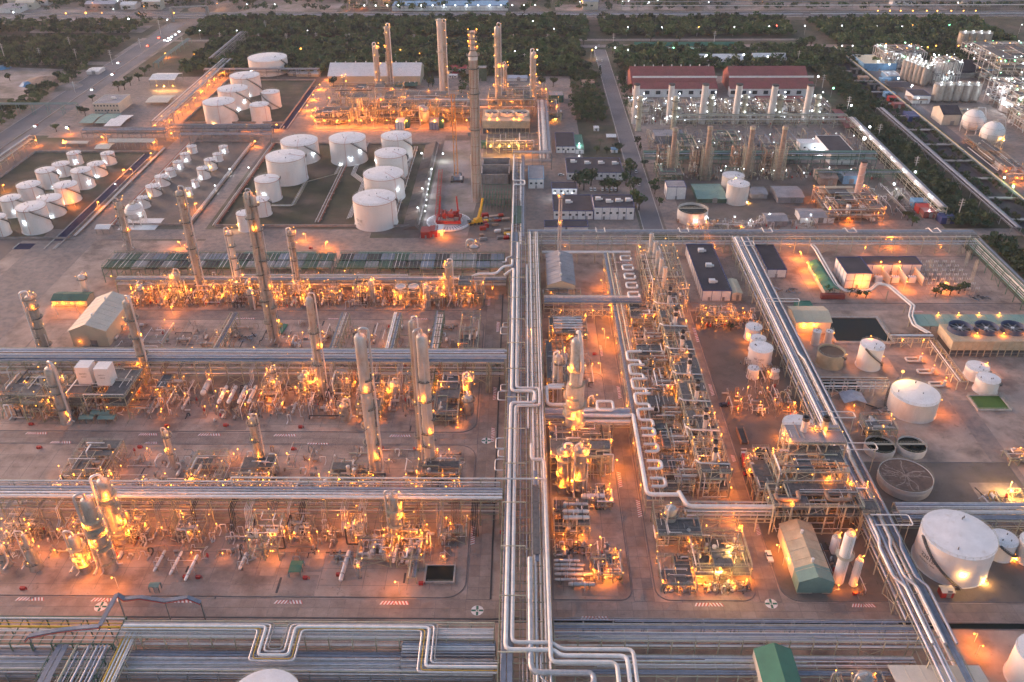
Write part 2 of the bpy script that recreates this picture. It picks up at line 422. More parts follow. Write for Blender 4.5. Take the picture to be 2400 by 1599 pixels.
slab_road('road', -222, -18.4, 278.4, 285.2, 5.2, 3.4)
road(-222, -18.4, 378.5, 386.4); road(37.2, 43.8, 330, 408); road(88, 300, 388, 394.6); road(-290, -256, 350, 470)
road(-269, -253, 470, 660, z=.05); road(-204.5, -195, 470, 655, z=.05); road(-290, -92, 472, 486, 'road', .045)
road(-187, -172, 672, 822, z=.05); road(-372, -190, 655, 664, z=.055); road(-190, -60, 648, 672, z=.052)
road(-190, 20, 456, 474, 'road', .05)
road(74, 86, 486, 930, 'asphalt', .06); road(88, 300, 478, 488, 'road', .05)
road(172, 186, 300, 346, z=.05); road(186.5, 195, 190, 310, z=.055)
road(-414, -396, -100, 1060, 'asphalt', .06); road(-394, -384, 500, 1000, 'asphalt', .055)
road(326, 338, 420, 905, 'asphalt', .06); road(-900, 1200, 1083, 1096, 'asphalt', .07); road(-900, 1200, 1102, 1112, 'asphalt', .065)
road(-380, 300, 968, 976, 'road', .05); road(60, 420, 938, 950, 'road', .052)
road(-900, -380, 872, 884, 'road', .05)
for x in (-414.3, -396, 74, 86): edge([(x, 486 if x > 0 else 200), (x, 928)], 'kerbl', .5)
for y in (1083, 1096, 1112): edge([(-900, y), (1200, y)], 'kerbl', 1.0, .9)
# plots of the process area: kerbed islands with round corners
plot('paved_plot', 'conc', rounded(-230, -18.6-.2, 198.0, 277.6, 7, '1110'))
plot('paved_plot', 'conc', rounded(-240, -19.2, 286.2, 377.8, 7, '1110'))
plot('paved_plot', 'conc', rounded(-200, -20, 387.2, 410, 6, '0100'))
plot('paved_plot', 'conc', rounded(10.5, 36.6, 197.4, 330, 4, '0110'))
plot('paved_plot', 'conc', rounded(44.6, 78.0, 197.4, 395, 5, '1100'))
plot('paved_plot', 'dirt', rounded(86.4, 124, 197.4, 386.6, 6, '1000'))
plot('paved_plot', 'dirt', rounded(128, 192, 197.4, 268, 1, '0000'))
plot('paved_plot', 'conc', rounded(-169, -58, 675, 798, 6, '1111'))
plot('paved_plot', 'conc', rounded(88, 260, 395.5, 450, 2, '0000'))
edge([(-10.3, 197.5), (-10.3, 405)], 'dark', .5); edge([(36.9, 330), (36.9, 405)], 'kerb', .4)
for y in (188.2, 189.3): edge([(-182, y), (8, y)], 'dark', .35)
edge([(9, 188.9), (192, 188.9)], 'kerb', .4); edge([(9, 186.3), (192, 186.3)], 'kerb', .4)
sheet('drain_water', 'water', rect(9, 192, 186.5, 188.7), .03)
# low concrete strips and stained pads inside the plots
for (a, c) in (((7,560,960),(7,740,770)), ((8,470,990),(8,590,1000))):
    pass
PADS = [(-75, 203, 12, 9), (-150, 300, 30, 10), (-122, 292, 12, 10), (-66, 296, 9, 8), (-108, 201, 20, 6), (26, 203, 12, 8), (16, 262, 9, 30), (-87, 210, 5, 6), (-71, 212, 5, 6)]
for (x, y, w, h) in PADS: MB().box(x-w/2, x+w/2, y-h/2, y+h/2, .12, .18).build('pad', 'slab', None, 'structure')
for i in range(22):
    x = R.uniform(-175, -25); y = R.choice((R.uniform(200, 222), R.uniform(288, 300), R.uniform(255, 275), R.uniform(340, 376)))
    MB().cbox((x, y, .125), R.uniform(2, 9), R.uniform(.4, 1), .01, R.choice((0, PI/2))).build('drain_strip', 'dark', None, 'structure')
# dikes, tank farm floors, liners
DIKE = []
def farm_floor(x0, x1, y0, y1, mk='grass', wall=True, z=.03):
    sheet('farm_floor', mk, rect(x0, x1, y0, y1), z)
    if wall:
        b = MB(); h = 1.4
        for (a, c, d, e) in ((x0-.3, x1+.3, y0-.3, y0+.3), (x0-.3, x1+.3, y1-.3, y1+.3), (x0-.3, x0+.3, y0, y1), (x1-.3, x1+.3, y0, y1)): b.box(a, c, d, e, 0, h)
        solo(b, 'dike_wall', 'wall', 'low concrete dike wall round the tanks', 'wall', ((x0+x1)/2, (y0+y1)/2, 0))
        DIKE.append(THINGS[-1])
farm_floor(-365, -274, 472, 622); farm_floor(-252, -206, 492, 645, 'dirt'); farm_floor(-190, -64, 490, 640); farm_floor(-276, -194, 690, 815)
for (x0, x1, y0, y1) in ((-281.5, -275, 458, 618), (-194.2, -188.6, 676, 794), (-300, -276, 458, 466), (-275, -192, 676, 682)):
    sheet('dike_water', 'bluewater', rect(x0, x1, y0, y1), .05)
    for (a, c) in (((x0, y0), (x0, y1)), ((x1, y0), (x1, y1))): edge([a, c], 'kerbl', .6, .5)
# sloped bank beside the building site
b = MB()
for i in range(14):
    y0 = 486+i*11; b.add([(-74, y0, 0), (-66, y0, 2.6), (-66, y0+10.6, 2.6), (-74, y0+10.6, 0), (-63.5, y0, 0), (-63.5, y0+10.6, 0)], [(0, 1, 2, 3), (1, 4, 5, 2), (0, 4, 1), (3, 2, 5)])
b.build('embankment', 'dirt', None, 'structure')
# the green-cross circles and the striped kerbside marks
def disc(name, mk, c, r, z, n=28): MB().poly([(c[0]+r*math.cos(2*PI*k/n), c[1]+r*math.sin(2*PI*k/n)) for k in range(n)], z).build(name, mk, None, 'structure')
for (n, x, y) in ((7, 695, 1048), (8, 937, 1075), (9, 610, 1028), (5, 1000, 1472)):
    P = g(n, x, y); disc('painted_circle', 'paintw', P, 2.05, .108)
    b = MB()
    for k in range(4):
        a = k*PI/2; d = Vector((math.cos(a), math.sin(a), 0)); q = Vector((-d.y, d.x, 0))
        b.add([P+d*.45+q*.38+Vector((0, 0, .114)), P+d*1.95+q*.38+Vector((0, 0, .114)), P+d*1.95-q*.38+Vector((0, 0, .114)), P+d*.45-q*.38+Vector((0, 0, .114))], [(0, 1, 2, 3)])
    b.poly([(P.x-.38, P.y+.5), (P.x, P.y-.45), (P.x+.38, P.y+.5), (P.x+.12, P.y+.5), (P.x, P.y), (P.x-.12, P.y+.5)], .116)
    b.build('painted_cross', 'paintg', None, 'structure')
def hatch(P, L, horiz=True, w=1.45, z=.11):
    n = 9; L *= 1.05
    for i in range(n):
        for mk, off in (('paintw', 0), ('paintr', .5)):
            u = (i+off)/n*L-L/2; sl = .7 if u < 0 else -.7; s = L/n*(.5 if mk == 'paintw' else .34)
            q = [(u, -w/2), (u+s, -w/2), (u+s+sl, w/2), (u+sl, w/2)]
            pts = [(P[0]+a, P[1]+c) if horiz else (P[0]+c, P[1]+a) for a, c in q]
            HB[mk].poly(pts, z)
HB = {'paintw': MB(), 'paintr': MB()}
for (n, x0, x1, y) in ((7,115,310,995),(7,635,830,1000),(7,1100,1335,1008),(7,1895,2090,1016),(8,270,470,1022),(8,1650,1850,1128),(9,85,285,1034),(9,1165,1330,1040),(4,180,330,1420),(4,960,1090,1428),(4,1370,1525,1430),(4,1890,2045,1434),(4,350,495,1483),(4,1000,1090,1487),(4,2115,2270,1495),(5,335,485,1438),(4,1630,1760,630),(4,2260,2350,632),(5,495,600,634),(5,1880,1990,242),(6,1570,1660,582)):
    a = g(n, x0, y); c = g(n, x1, y); hatch(((a.x+c.x)/2, a.y), c.x-a.x)
for (n, x, y0, y1) in ((8,912,490,620),(5,1082,650,720),(5,1060,1100,1190),(5,1047,1380,1480),(5,1020,480,540),(8,1910,115,225),(8,2042,310,430),(5,1783,810,890),(5,1908,1095,1180),(9,502,470,555),(9,342,0,50),(6,75,690,790),(6,185,1080,1160)):
    a = g(n, x, y0); c = g(n, x, y1); hatch((a.x, (a.y+c.y)/2), abs(c.y-a.y), False)
HB['paintw'].build('painted_stripes', 'paintw', None, 'structure'); HB['paintr'].build('painted_stripes', 'paintr', None, 'structure')
# road lettering (short lane words) as flat paint
def letters(P, s, rz=0, txt='STOP', mk='paintw'):
    cu = bpy.data.curves.new('lettering', 'FONT'); cu.body = txt; cu.size = s; cu.align_x = 'CENTER'; cu.resolution_u = 2
    o = bpy.data.objects.new('tmp', cu); me = bpy.data.meshes.new_from_object(o); bpy.data.objects.remove(o)
    me.materials.clear(); me.materials.append(M[mk]); return me
# basins: real pits with water
def basin(x0, x1, y0, y1, mk='water', rim=.5, depth=1.2, label=None, lip='kerbl', loc=None):
    b = MB()
    for (a, c, d, e) in ((x0-rim, x1+rim, y0-rim, y0), (x0-rim, x1+rim, y1, y1+rim), (x0-rim, x0, y0, y1), (x1, x1+rim, y0, y1)): b.box(a, c, d, e, .0, .9)
    t = thing('basin', label, 'basin', ((x0+x1)/2, (y0+y1)/2, 0))
    b.build('rim', lip, t); MB().box(x0, x1, y0, y1, .05, .45).build('water', mk, t)
    r = MB(); 
    for (a, c) in (((x0-rim, y0-rim), (x1+rim, y0-rim)), ((x1+rim, y0-rim), (x1+rim, y1+rim)), ((x1+rim, y1+rim), (x0-rim, y1+rim)), ((x0-rim, y1+rim), (x0-rim, y0-rim))):
        A = Vector((*a, 0)); C = Vector((*c, 0)); k = max(2, int((C-A).length/1.6))
        for i in range(k): p = A.lerp(C, i/k); r.bar(p+Vector((0, 0, .9)), p+Vector((0, 0, 1.9)), .06)
        for h in (1.4, 1.9): r.bar(A+Vector((0, 0, h)), C+Vector((0, 0, h)), .06)
    r.build('railing', 'rail', t); return t
basin(-32.5, -23.2, 204.4, 211.6, label='square black water basin with a rail at the corner of the front plot')
basin(152, 178.6, 357, 379.6, rim=1.2, label='large dark rectangular water pond beside the wide beige shed')
basin(93.8, 99.4, 247, 276, label='long narrow black water basin beside the vertical road')
P0 = g(6, 1085, 1095); basin(P0.x-8, P0.x+8, P0.y-5.5, P0.y+6, label='small dark square basin right of the slanting pipe rack')
P0 = g(6, 2120, 1225); t = basin(P0.x-7, P0.x+6.5, P0.y-4, P0.y+6, mk='grass', label='shallow green algae basin at the right edge')
mg = mat('algae', (.06, .13, .02), .7); 
for c_ in bpy.data.objects:
    if c_.parent == t and c_.name.startswith('water'): c_.data.materials[0] = mg

jm = MB()
for (x0, x1, y0, y1) in ((-229, -19.5, 199, 276.8), (-238, -20, 287, 377), (11, 36, 199, 329), (45.5, 77.5, 199, 394), (90, 259, 396, 449), (-166, -60, 676, 797)):
    x = x0+3
    while x < x1-2: jm.box(x-.07, x+.07, y0+2, y1-2, .121, .127); x += 7.5
    y = y0+4
    while y < y1-2: jm.box(x0+2, x1-2, y-.07, y+.07, .1212, .1272); y += 7.5
jm.build('paving_joints', 'kerb', None, 'structure')
# ============================================================ STORAGE TANKS
def ring_rail(b, P, r, z, n=24, h=1.1, w=.07):
    for i in range(n):
        a = 2*PI*i/n; p = Vector((P[0]+r*math.cos(a), P[1]+r*math.sin(a), z)); a2 = 2*PI*(i+1)/n
        q = Vector((P[0]+r*math.cos(a2), P[1]+r*math.sin(a2), z))
        b.bar(p, p+Vector((0, 0, h)), w)
        for f in (.5, 1): b.bar(p+Vector((0, 0, h*f)), q+Vector((0, 0, h*f)), w)
def tank(n, xc, w, ytop, ybot, label, a0=-1.0, lamps=(), group=None, open_=False, code=None, wall='tank', red=True, H=None, stair=True, roofmk='tankroof', at=None):
    F = g(n, xc, ybot); r = width(n, w, F)/2
    for _ in range(2): r = width(n, w, F+Vector((0, r, 0)))/2
    h = H or hgt(n, xc, ytop, F.y+0)
    C = Vector((F.x, F.y+r*.98, 0))
    if at: C = Vector((at[0], at[1], 0)); r = at[2]; h = H
    t = thing('storage_tank', label, 'tank', C, group)
    s = MB(); N = 40
    cours = [(r+.35, 0), (r+.35, .3), (r, .3)]
    nc = max(3, int(h/2.2))
    for i in range(1, nc): z = h*i/nc; cours += [(r, z-.03), (r+.03, z-.03), (r+.03, z+.03), (r, z+.03)]
    cours += [(r, h-.25), (r+.12, h-.25), (r+.12, h)]
    if open_:
        cours += [(r-.25, h), (r-.25, h*.72)]
    s.lathe(C, cours, N).build('shell', wall, t, smooth=30)
    if not open_:
        MB().lathe(C, [(r+.05, h+.01), (r*.5, h+r*.045), (.3, h+r*.075)], N).build('roof', roofmk, t, smooth=30)
    rb = MB(); ring_rail(rb, C, r-.05, h, max(14, int(r*2.6)), 1.1, .05 if r < 8 else .06); rb.build('railing', 'rail', t)
    if stair:
        st = MB(); k = max(10, int(h*2.2)); da = min(2.4, h*1.25/r)*(1 if a0 < 0 else 1)
        for i in range(k):
            a = a0+da*i/k; a2 = a0+da*(i+1)/k; z = h*(1-i/k); z2 = h*(1-(i+1)/k)
            for rr, dz in ((r+.15, 0), (r+1.0, 0), (r+1.0, 1.0)):
                st.bar((C.x+rr*math.cos(a), C.y+rr*math.sin(a), z+dz), (C.x+rr*math.cos(a2), C.y+rr*math.sin(a2), z2+dz), .12)
            p = Vector((C.x+(r+.55)*math.cos(a), C.y+(r+.55)*math.sin(a), z-.1)); st.cbox(p, 1.0, .9, .08, a)
            st.bar((C.x+(r+1)*math.cos(a), C.y+(r+1)*math.sin(a), z), (C.x+(r+1)*math.cos(a), C.y+(r+1)*math.sin(a), z+1), .06)
        st.build('stair', 'grate', t)
    if red:
        for a in (a0-.35, ):
            d = Vector((math.cos(a), math.sin(a), 0))
            MB().tube([C+d*(r+.2)+Vector((0, 0, .4)), C+d*(r+.2)+Vector((0, 0, h+.35)), C+d*(r*.15)+Vector((0, 0, h+.35+r*.065))], .09, 6).build('deluge_pipe', 'redline', t)
        rr = MB(); pts = [C+Vector((math.cos(k/30*2*PI)*(r+.16), math.sin(k/30*2*PI)*(r+.16), h-.35)) for k in range(31)]
        for p, q in zip(pts, pts[1:]): rr.bar(p, q, .14)
        rr.build('ring_pipe', 'redline', t)
    for k in range(3 if not open_ else 0):
        a = R.uniform(0, 6.28); q = R.uniform(.2, .75)*r
        urod('roof_vent', 'grey', t, C+Vector((q*math.cos(a), q*math.sin(a), h)), C+Vector((q*math.cos(a), q*math.sin(a), h+r*.07+.5)), .22)
    for (a, f, c, e) in lamps:
        d = Vector((math.cos(a), math.sin(a), 0)); lamp(t, C+d*(r+.7)+Vector((0, 0, h*f)), e, c, .42, .35)
    if code:
        for txt, sz, dz, ang in code:
            me = letters(None, sz, txt=txt, mk='dark')
            for v in me.vertices:      # bend the lettering round the shell
                a = ang + v.co.x/(r+.06); v.co = Vector(((r+.07)*math.cos(a), (r+.07)*math.sin(a), h*dz+v.co.y))
            put('lettering', me, t, (0, 0, 0))
    return t, C, r, h
W, O_ = 'w', 'o'
L_ = lambda a, f, c='w', e=900: (a, f, c, e)
# top group beside the road (tiles 1)
tank(1, 1825, 262, 428, 530, 'broad low white tank farthest back in the upper tank farm', -.6, [L_(-2.4, .3)], red=False)
tank(1, 1680, 200, 545, 672, 'white tank directly in front of the broad low tank', -1.2, [L_(-1.2, .12)])
tank(1, 1597, 205, 638, 768, 'white tank between two others in the diagonal row of three', -1.1, [L_(-1.1, .1), L_(-.6, .45)])
tank(1, 1500, 215, 730, 865, 'nearest white tank of the diagonal row of three in the upper farm', -1.0, [L_(-1.8, .08, 'y')])
tank(1, 1863, 125, 650, 755, 'smaller white tank at the back right of the upper tank farm', -2.6, [L_(-2.3, .1, 'y')])
tank(1, 1788, 132, 738, 852, 'smaller white tank at the front right of the upper tank farm', -.4)
LEFT = []
for (x, w, yt, yb, a) in ((508,92,1068,1143,-.4),(740,90,1070,1143,-.9),(415,115,1148,1225,-.5),(658,115,1148,1226,-1.0),(316,132,1195,1308,-.5),(560,135,1195,1310,-1.1),(187,155,1300,1390,-.5),(447,155,1300,1410,-1.1),(72,140,1390,1505,-.6),(335,160,1395,1507,-1.1),(215,192,1460,1622,-1.2),(-22,130,1520,1640,-.6)):
    t, C, r, h = tank(1, x, w, yt, yb, 'white tank in the left tank farm', a, [L_(R.uniform(-1.9, -.5), R.choice((.15, .4, .55)), 'w', 900)], 'white tanks of the left farm')
    LEFT.append(t)
lb = ['rearmost white tank of the left farm, left of its pair', 'rearmost white tank of the left farm, right of its pair', 'white tank left in the second row of the left farm', 'white tank right in the second row of the left farm', 'tall plain white tank left in the third row of the left farm', 'white tank with dark stair right in the third row of the left farm', 'white tank left in the fourth row of the left farm', 'white tank with dark stair right in the fourth row of the left farm', 'white tank near the left edge in the fifth row of the left farm', 'white tank with a long diagonal stair in the fifth row, by the dark ditch', 'nearest and largest white tank of the left farm', 'white tank cut by the left edge of the picture']
for t, s in zip(LEFT, lb): t['label'] = s
MID = []
for (x, w, yt, yb, a) in ((1318,66,1018,1063,-1),(1537,60,1018,1062,-1),(1272,65,1070,1118,-1),(1497,62,1070,1118,-1),(1222,66,1125,1170,-1),(1447,78,1112,1178,-1),(1168,66,1178,1225,-1),(1397,82,1172,1240,-1),(1111,90,1230,1290,-1.1),(1049,94,1298,1360,-1),(1342,46,1250,1295,-1),(1292,55,1312,1355,-1),(985,76,1375,1440,-1)):
    t, C, r, h = tank(1, x, w, yt, yb, 'x', a, [L_(R.uniform(-2.2, -1), R.choice((.3, .5)), R.choice('wwy'), 700)], 'small white tanks of the middle farm', stair=(w > 75)); MID.append(t)
rowL = [MID[i] for i in (0, 2, 4, 6, 8, 9, 12)]; rowR = [MID[i] for i in (1, 3, 5, 7, 10, 11)]
for i, t in enumerate(rowL): t['label'] = 'small white tank, %s from the back in the left row of the middle farm' % ORD[i]
for i, t in enumerate(rowR): t['label'] = 'small white tank, %s from the back in the right row of the middle farm' % ORD[i]
tank(1, 2052, 252, 1010, 1140, 'large white tank at the back left of the right tank farm', -1.1, [L_(-1.5, .15), L_(-.6, .5)])
tank(1, 1960, 264, 1120, 1285, 'large plain white tank in front left of the right tank farm', .2)
tank(2, 36, 248, 990, 1146, 'large white tank with long stair in the middle of the back row', -1.2, [L_(-1.9, .08), L_(-1.3, .35), L_(-.7, .6)])
tank(1, 1840, 167, 1262, 1400, 'medium white tank left of centre in the right tank farm', .3, [L_(-1.7, .45)])
tank(1, 1800, 118, 1395, 1500, 'medium white tank half hidden behind the twin column top', -.5)
tank(1, 1692, 118, 1490, 1602, 'white tank at the front left corner of the right tank farm', -.5, [L_(-2.6, .4, 'y')])
tank(2, 378, 207, 968, 1125, 'white tank farthest back in the right column of four tanks', -1.0, [])
tank(2, 338, 218, 1090, 1240, 'second white tank from the back in the column of four', -.3, [L_(-2.7, .75)])
tank(2, 285, 272, 1245, 1408, 'third white tank from the back in the column of four', -.5, [L_(-.7, .55, 'w', 600)])
tank(2, 222, 292, 1418, 1597, 'nearest and largest white tank of the column of four', -.2, [], code=[('TK 07', 2.2, .30, -2.3), ('NO 12', 1.1, .18, -2.3)])
# right-hand tanks
tank(3, 352, 150, 1235, 1330, 'cream tank with yellow rail behind the other at the workshop', -.5, [L_(-1.57, 1.1, 'y', 1200)], red=False, wall='vesselw')
tank(3, 383, 150, 1292, 1420, 'cream tank with yellow rail in front, beside the green-roofed shed', -.5, [L_(-.4, .1, 'y', 900)], red=False, wall='vesselw')
tank(2, 1487, 64, 775, 835, 'small cream tank at the right of the far lit unit', -1, [L_(-2, .3, 'y', 1200)], red=False, wall='cream')
tank(6, 492, 112, 712, 790, 'rear white tank of the lit column of three by the slanting rack', -1, [L_(-.3, .7, 'o', 1600), L_(-2.4, .5, 'o', 1200)], red=False)
tank(6, 520, 105, 790, 870, 'middle white tank of the lit column of three by the slanting rack', -1, [L_(-2.6, .6, 'o', 1600)], red=False)
tank(6, 540, 158, 868, 985, 'white tank with small black lettering by the slanting rack', -.4, [], red=False, code=[('TK 15D2', 1.3, .55, -1.9), ('RE OIL', .8, .43, -1.9)])
tank(6, 488, 76, 990, 1053, 'small white tank in front of the lettered tank', -1, [], red=False, stair=False)
tank(6, 637, 56, 1000, 1050, 'very small white tank right of the lettered tank', -1, [], red=False, stair=False)
tank(6, 918, 56, 728, 815, 'slim white tank, left one of two in front of the pond', -1, [], red=False, stair=False, wall='vesselw')
tank(6, 1006, 52, 728, 808, 'slim white tank, right one of two in front of the pond', -1, [L_(.2, .8, 'o', 1200)], red=False, stair=False, wall='vesselw')
t, C, r, h = tank(6, 1035, 180, 900, 985, 'open brown-filled round tank below the pond', -1, [L_(-.3, .9, 'o', 1200)], red=False, open_=True, wall='cream')
MB().lathe(C, [(r-.3, h*.7), (r-.35, h*.86)], 32).build('sludge', mat('brown_sludge', (.15, .095, .065), .8), t)
tank(6, 1300, 158, 850, 995, 'tall white tank right of the open brown tank', -2.4, [L_(-.2, .5, 'o', 1800), L_(1.4, 1.08, 'o', 1200)], red=False)
t, C, r, h = tank(6, 1632, 318, 1235, 1350, 'broad white tank with a strongly lit orange roof side', 1.9, [], red=False, wall='vesselw')
lamp(t, C+Vector((-2.5, r+.3, h+4)), 16000, 'y', 1.2); urod('pole', 'rail', t, C+Vector((-2.5, r+.3, h)), C+Vector((-2.5, r+.3, h+4)), .12)
lamp(t, C+Vector((r+1, -2, h*.75)), 3500, 'o', .4)
tank(6, 2045, 150, 1000, 1070, 'white tank behind its twin near the right edge', -1, [L_(.4, 1.1, 'o', 2200)], red=False)
tank(6, 2115, 152, 1082, 1165, 'white tank in front of its twin near the right edge', -1, [], red=False)
tank(6, 812, 215, 1420, 1500, 'white tank half behind the grey deck of the boiler frame', -1, [L_(-2.7, .5, 'o', 2600)], red=False)
tank(9, 1935, 476, 755, 918, 'largest white tank with black lettering and spiral stair, right foreground', -3.05, [L_(-1.72, .5, 'y', 1500), L_(-.9, .12, 'y', 1500)], red=False, H=13.2, code=[('2201B', 2.3, .46, -2.72), ('PROPERTY TANK', .85, .34, -2.72)])
tank(9, 2215, 180, 640, 745, 'smaller white tank behind the largest one, right foreground', -2.2, [L_(-.6, .15, 'o', 2200)], red=False)
tank(9, 2420, 180, 660, 780, 'white tank cut by the right edge in the foreground', -2.2, [], red=False)
# big tank cut by the bottom edge, lower left
_e = g(7, 1885, 1478, 12); tank(7, 1885, 500, 1640, 1800, 'white tank with ring platform cut by the bottom edge', -2.6, [], red=False, H=12, at=(_e.x-.3, _e.y-10.5, 10.5))
tank(9, 2480, 330, 1500, 1690, 'pinkish white round tank at the lower right corner', -2.6, [], red=False, H=12, stair=False)
# clarifiers: open tanks on legs, sludge tank
def clarifier(n, x, w, ytop, ybot, label, mk='water', H=None, fill=.8):
    F = g(n, x, ybot); r = width(n, w, F)/2; C = Vector((F.x, F.y+r, 0)); h = H or hgt(n, x, ytop, F.y)
    t = thing('clarifier', label, 'tank', C)
    MB().lathe(C, [(r*.98, .1), (r*.98, h*.3), (r, h*.32), (r, h*.6), (r+.12, h*.62), (r, h*.66), (r, h), (r-.2, h), (r-.25, h*fill-.2)], 40).build('shell', 'vesselw', t, smooth=30)
    MB().lathe(C, [(r-.28, h*.3), (r-.28, h*fill)], 40).build('water', mk, t)
    ub = MB(); ub.box(C.x-r, C.x+r, C.y-.5, C.y+.5, h+.1, h+.25)
    for s in (-.5, .5):
        for k in range(12): p = Vector((C.x-r+k*2*r/11, C.y+s, h+.2)); ub.bar(p, p+Vector((0, 0, 1)), .06)
        ub.bar((C.x-r, C.y+s, h+1.2), (C.x+r, C.y+s, h+1.2), .07)
    if mk == 'water': ub.build('bridge', 'rail', t)
    rb = MB(); ring_rail(rb, C, r, h, 22, 1, .05); rb.build('railing', 'tan', t)
    return t, C, r, h
clarifier(6, 1385, 205, 1562, 1608, 'left one of two open round clarifiers with black water')
clarifier(6, 1605, 195, 1558, 1604, 'right one of two open round clarifiers with black water')
t, C, r, h = clarifier(9, 1588, 365, 262, 325, 'big round sludge tank with pale cracked crust', 'sludge', fill=.95)
fm = mat('crust', (.33, .25, .21), .8)
fb = MB()
for k in range(12):
    a = k*PI/6+R.uniform(-.15, .15); p = C+Vector((0, 0, h*.95+.03)); d = a
    for s in range(7):
        q = p+Vector((math.cos(d), math.sin(d), 0))*(r/7.6); fb.bar(p, q, R.uniform(.12, .4), .05); 
        if R.random() < .5 and s < 6:
            e = d+R.choice((-1, 1)); fb.bar(q, q+Vector((math.cos(e), math.sin(e), 0))*r*.13, .16, .04)
        p = q; d += R.uniform(-.45, .45)
fb.build('crust', fm, t)
# ---------------------------------------------------------------- spheres
def sphere(n, x, y, rr, label, ylegs, deck=None):
    F = g(n, x, ylegs); r = width(n, 2*rr, F)/2*.92; zc = hgt(n, x, y, F.y); C = Vector((F.x, F.y, 0))
    t = thing('spherical_tank', label, 'tank', C)
    N = 20; prof = [(max(.05, r*math.sin(PI*k/N)), zc-r*math.cos(PI*k/N)) for k in range(N+1)]
    MB().lathe(C, prof, 32).build('shell', 'tank', t, smooth=60)
    sb = MB()
    for a in (.33, .5, .67): 
        rr_ = r*math.sin(PI*a)+.04; z = zc-r*math.cos(PI*a); pts = [C+Vector((rr_*math.cos(k/32*2*PI), rr_*math.sin(k/32*2*PI), z)) for k in range(33)]
        for p, q in zip(pts, pts[1:]): sb.bar(p, q, .12)
    sb.build('seam', 'grey', t)
    for k in range(8):
        a = 2*PI*k/8; p = C+Vector((r*math.cos(a), r*math.sin(a), 0)); urod('leg', 'vesselw', t, p, p+Vector((0, 0, zc)), .3)
        a2 = 2*PI*(k+1)/8; q = C+Vector((r*math.cos(a2), r*math.sin(a2), 0)); ubar('brace', 'rail', t, p+Vector((0, 0, .6)), q+Vector((0, 0, zc*.7)), .1)
    tb = MB(); ring_rail(tb, C, 1.8, zc+r*.98, 10, 1.2, .1); tb.lathe(C, [(2, zc+r*.95), (2, zc+r*.98)], 12); tb.build('top_platform', 'rail', t)
    MB().tube([C+Vector((1, 0, zc+r+.5)), C+Vector((1, 0, zc+r+1.8)), C+Vector((r*.8, -.5, zc+r+1.4)), C+Vector((r+1.2, -.5, zc)), C+Vector((r+1.2, -.5, .5))], .22, 8).build('pipe', 'silver', t, smooth=60)
    return t, C, r, zc
t, C, r, zc = sphere(1, 948, 1460, 68, 'white spherical tank on legs in front of the middle tank farm', 1545)
lamp(t, C+Vector((r*.9, -r*.7, zc)), 900, 'w', .4)
MB().box(C.x-9, C.x+14, C.y-9, C.y+8, .1, .3).build('foundation', 'bwhite', t)
sphere(3, 1982, 828, 80, 'spherical tank at the back, left one of two in the right works', 905)
sphere(3, 2110, 915, 84, 'spherical tank in front, right one of two in the right works', 1000)
# ---------------------------------------------------------------- silos in the far right works
def silos(items, ztop, n, label, base_z=0, mk='vessel', lampc='w'):
    out = []
    for i, (x, w, yt, yb) in enumerate(items):
        F = g(n, x, yb, base_z); r = width(n, w, F)/2; h = hgt(n, x, yt, F.y)-base_z; C = Vector((F.x, F.y+r, 0))
        t = thing('silo', label, 'silo', C, label); 
        MB().lathe(C, [(r*.35, base_z+.2), (r, base_z+2.5), (r, base_z+h), (r*.3, base_z+h+1)], 20).build('shell', mk, t, smooth=40)
        for k in range(6):
            a = 2*PI*k/6; urod('leg', 'grey', t, C+Vector((r*.8*math.cos(a), r*.8*math.sin(a), 0)), C+Vector((r*.8*math.cos(a), r*.8*math.sin(a), base_z+2.8)), .25)
        rb = MB(); ring_rail(rb, C, r*.95, base_z+h, 10, 1.2, .12); rb.build('railing', 'rail', t)
        MB().cone(C+Vector((0, 0, base_z+h)), C+Vector((0, 0, base_z+h+2.2)), .7, .5, 8).build('filter', 'vesselw', t)
        lamp(t, C+Vector((0, -r*.6, base_z+h+2.2)), 700, 'w', .55, .4)
        out.append(t)
    return out
order(silos([(1760,78,590,715),(1822,78,590,715),(1884,78,590,715),(1946,78,590,715),(2010,78,592,715)], 0, 3, 'tall grey silo in the front row of the right works'), fmt='tall grey silo in the front row of the right works, {o} from the left')
order(silos([(1926,66,232,345),(1980,66,232,345),(2034,66,232,345),(2090,66,234,345)], 0, 3, 'tall grey silo in the far row near the trees'), fmt='tall grey silo of the far row on its frame, {o} from the left')
s_ = silos([(1520,44,418,560),(1548,44,428,568),(1576,44,438,576),(1604,44,450,584),(1632,44,462,592),(1662,46,474,604),(1560,44,410,540),(1590,44,418,548),(1620,44,428,556),(1650,44,440,566),(1684,46,455,590)], 0, 3, 'narrow brownish silo in the dense silo block')
order(s_, fmt='narrow brownish silo of the dense silo block, {o} from the left')
silos([(1790,52,450,560)], 0, 3, 'single slim domed silo behind the front silo row')
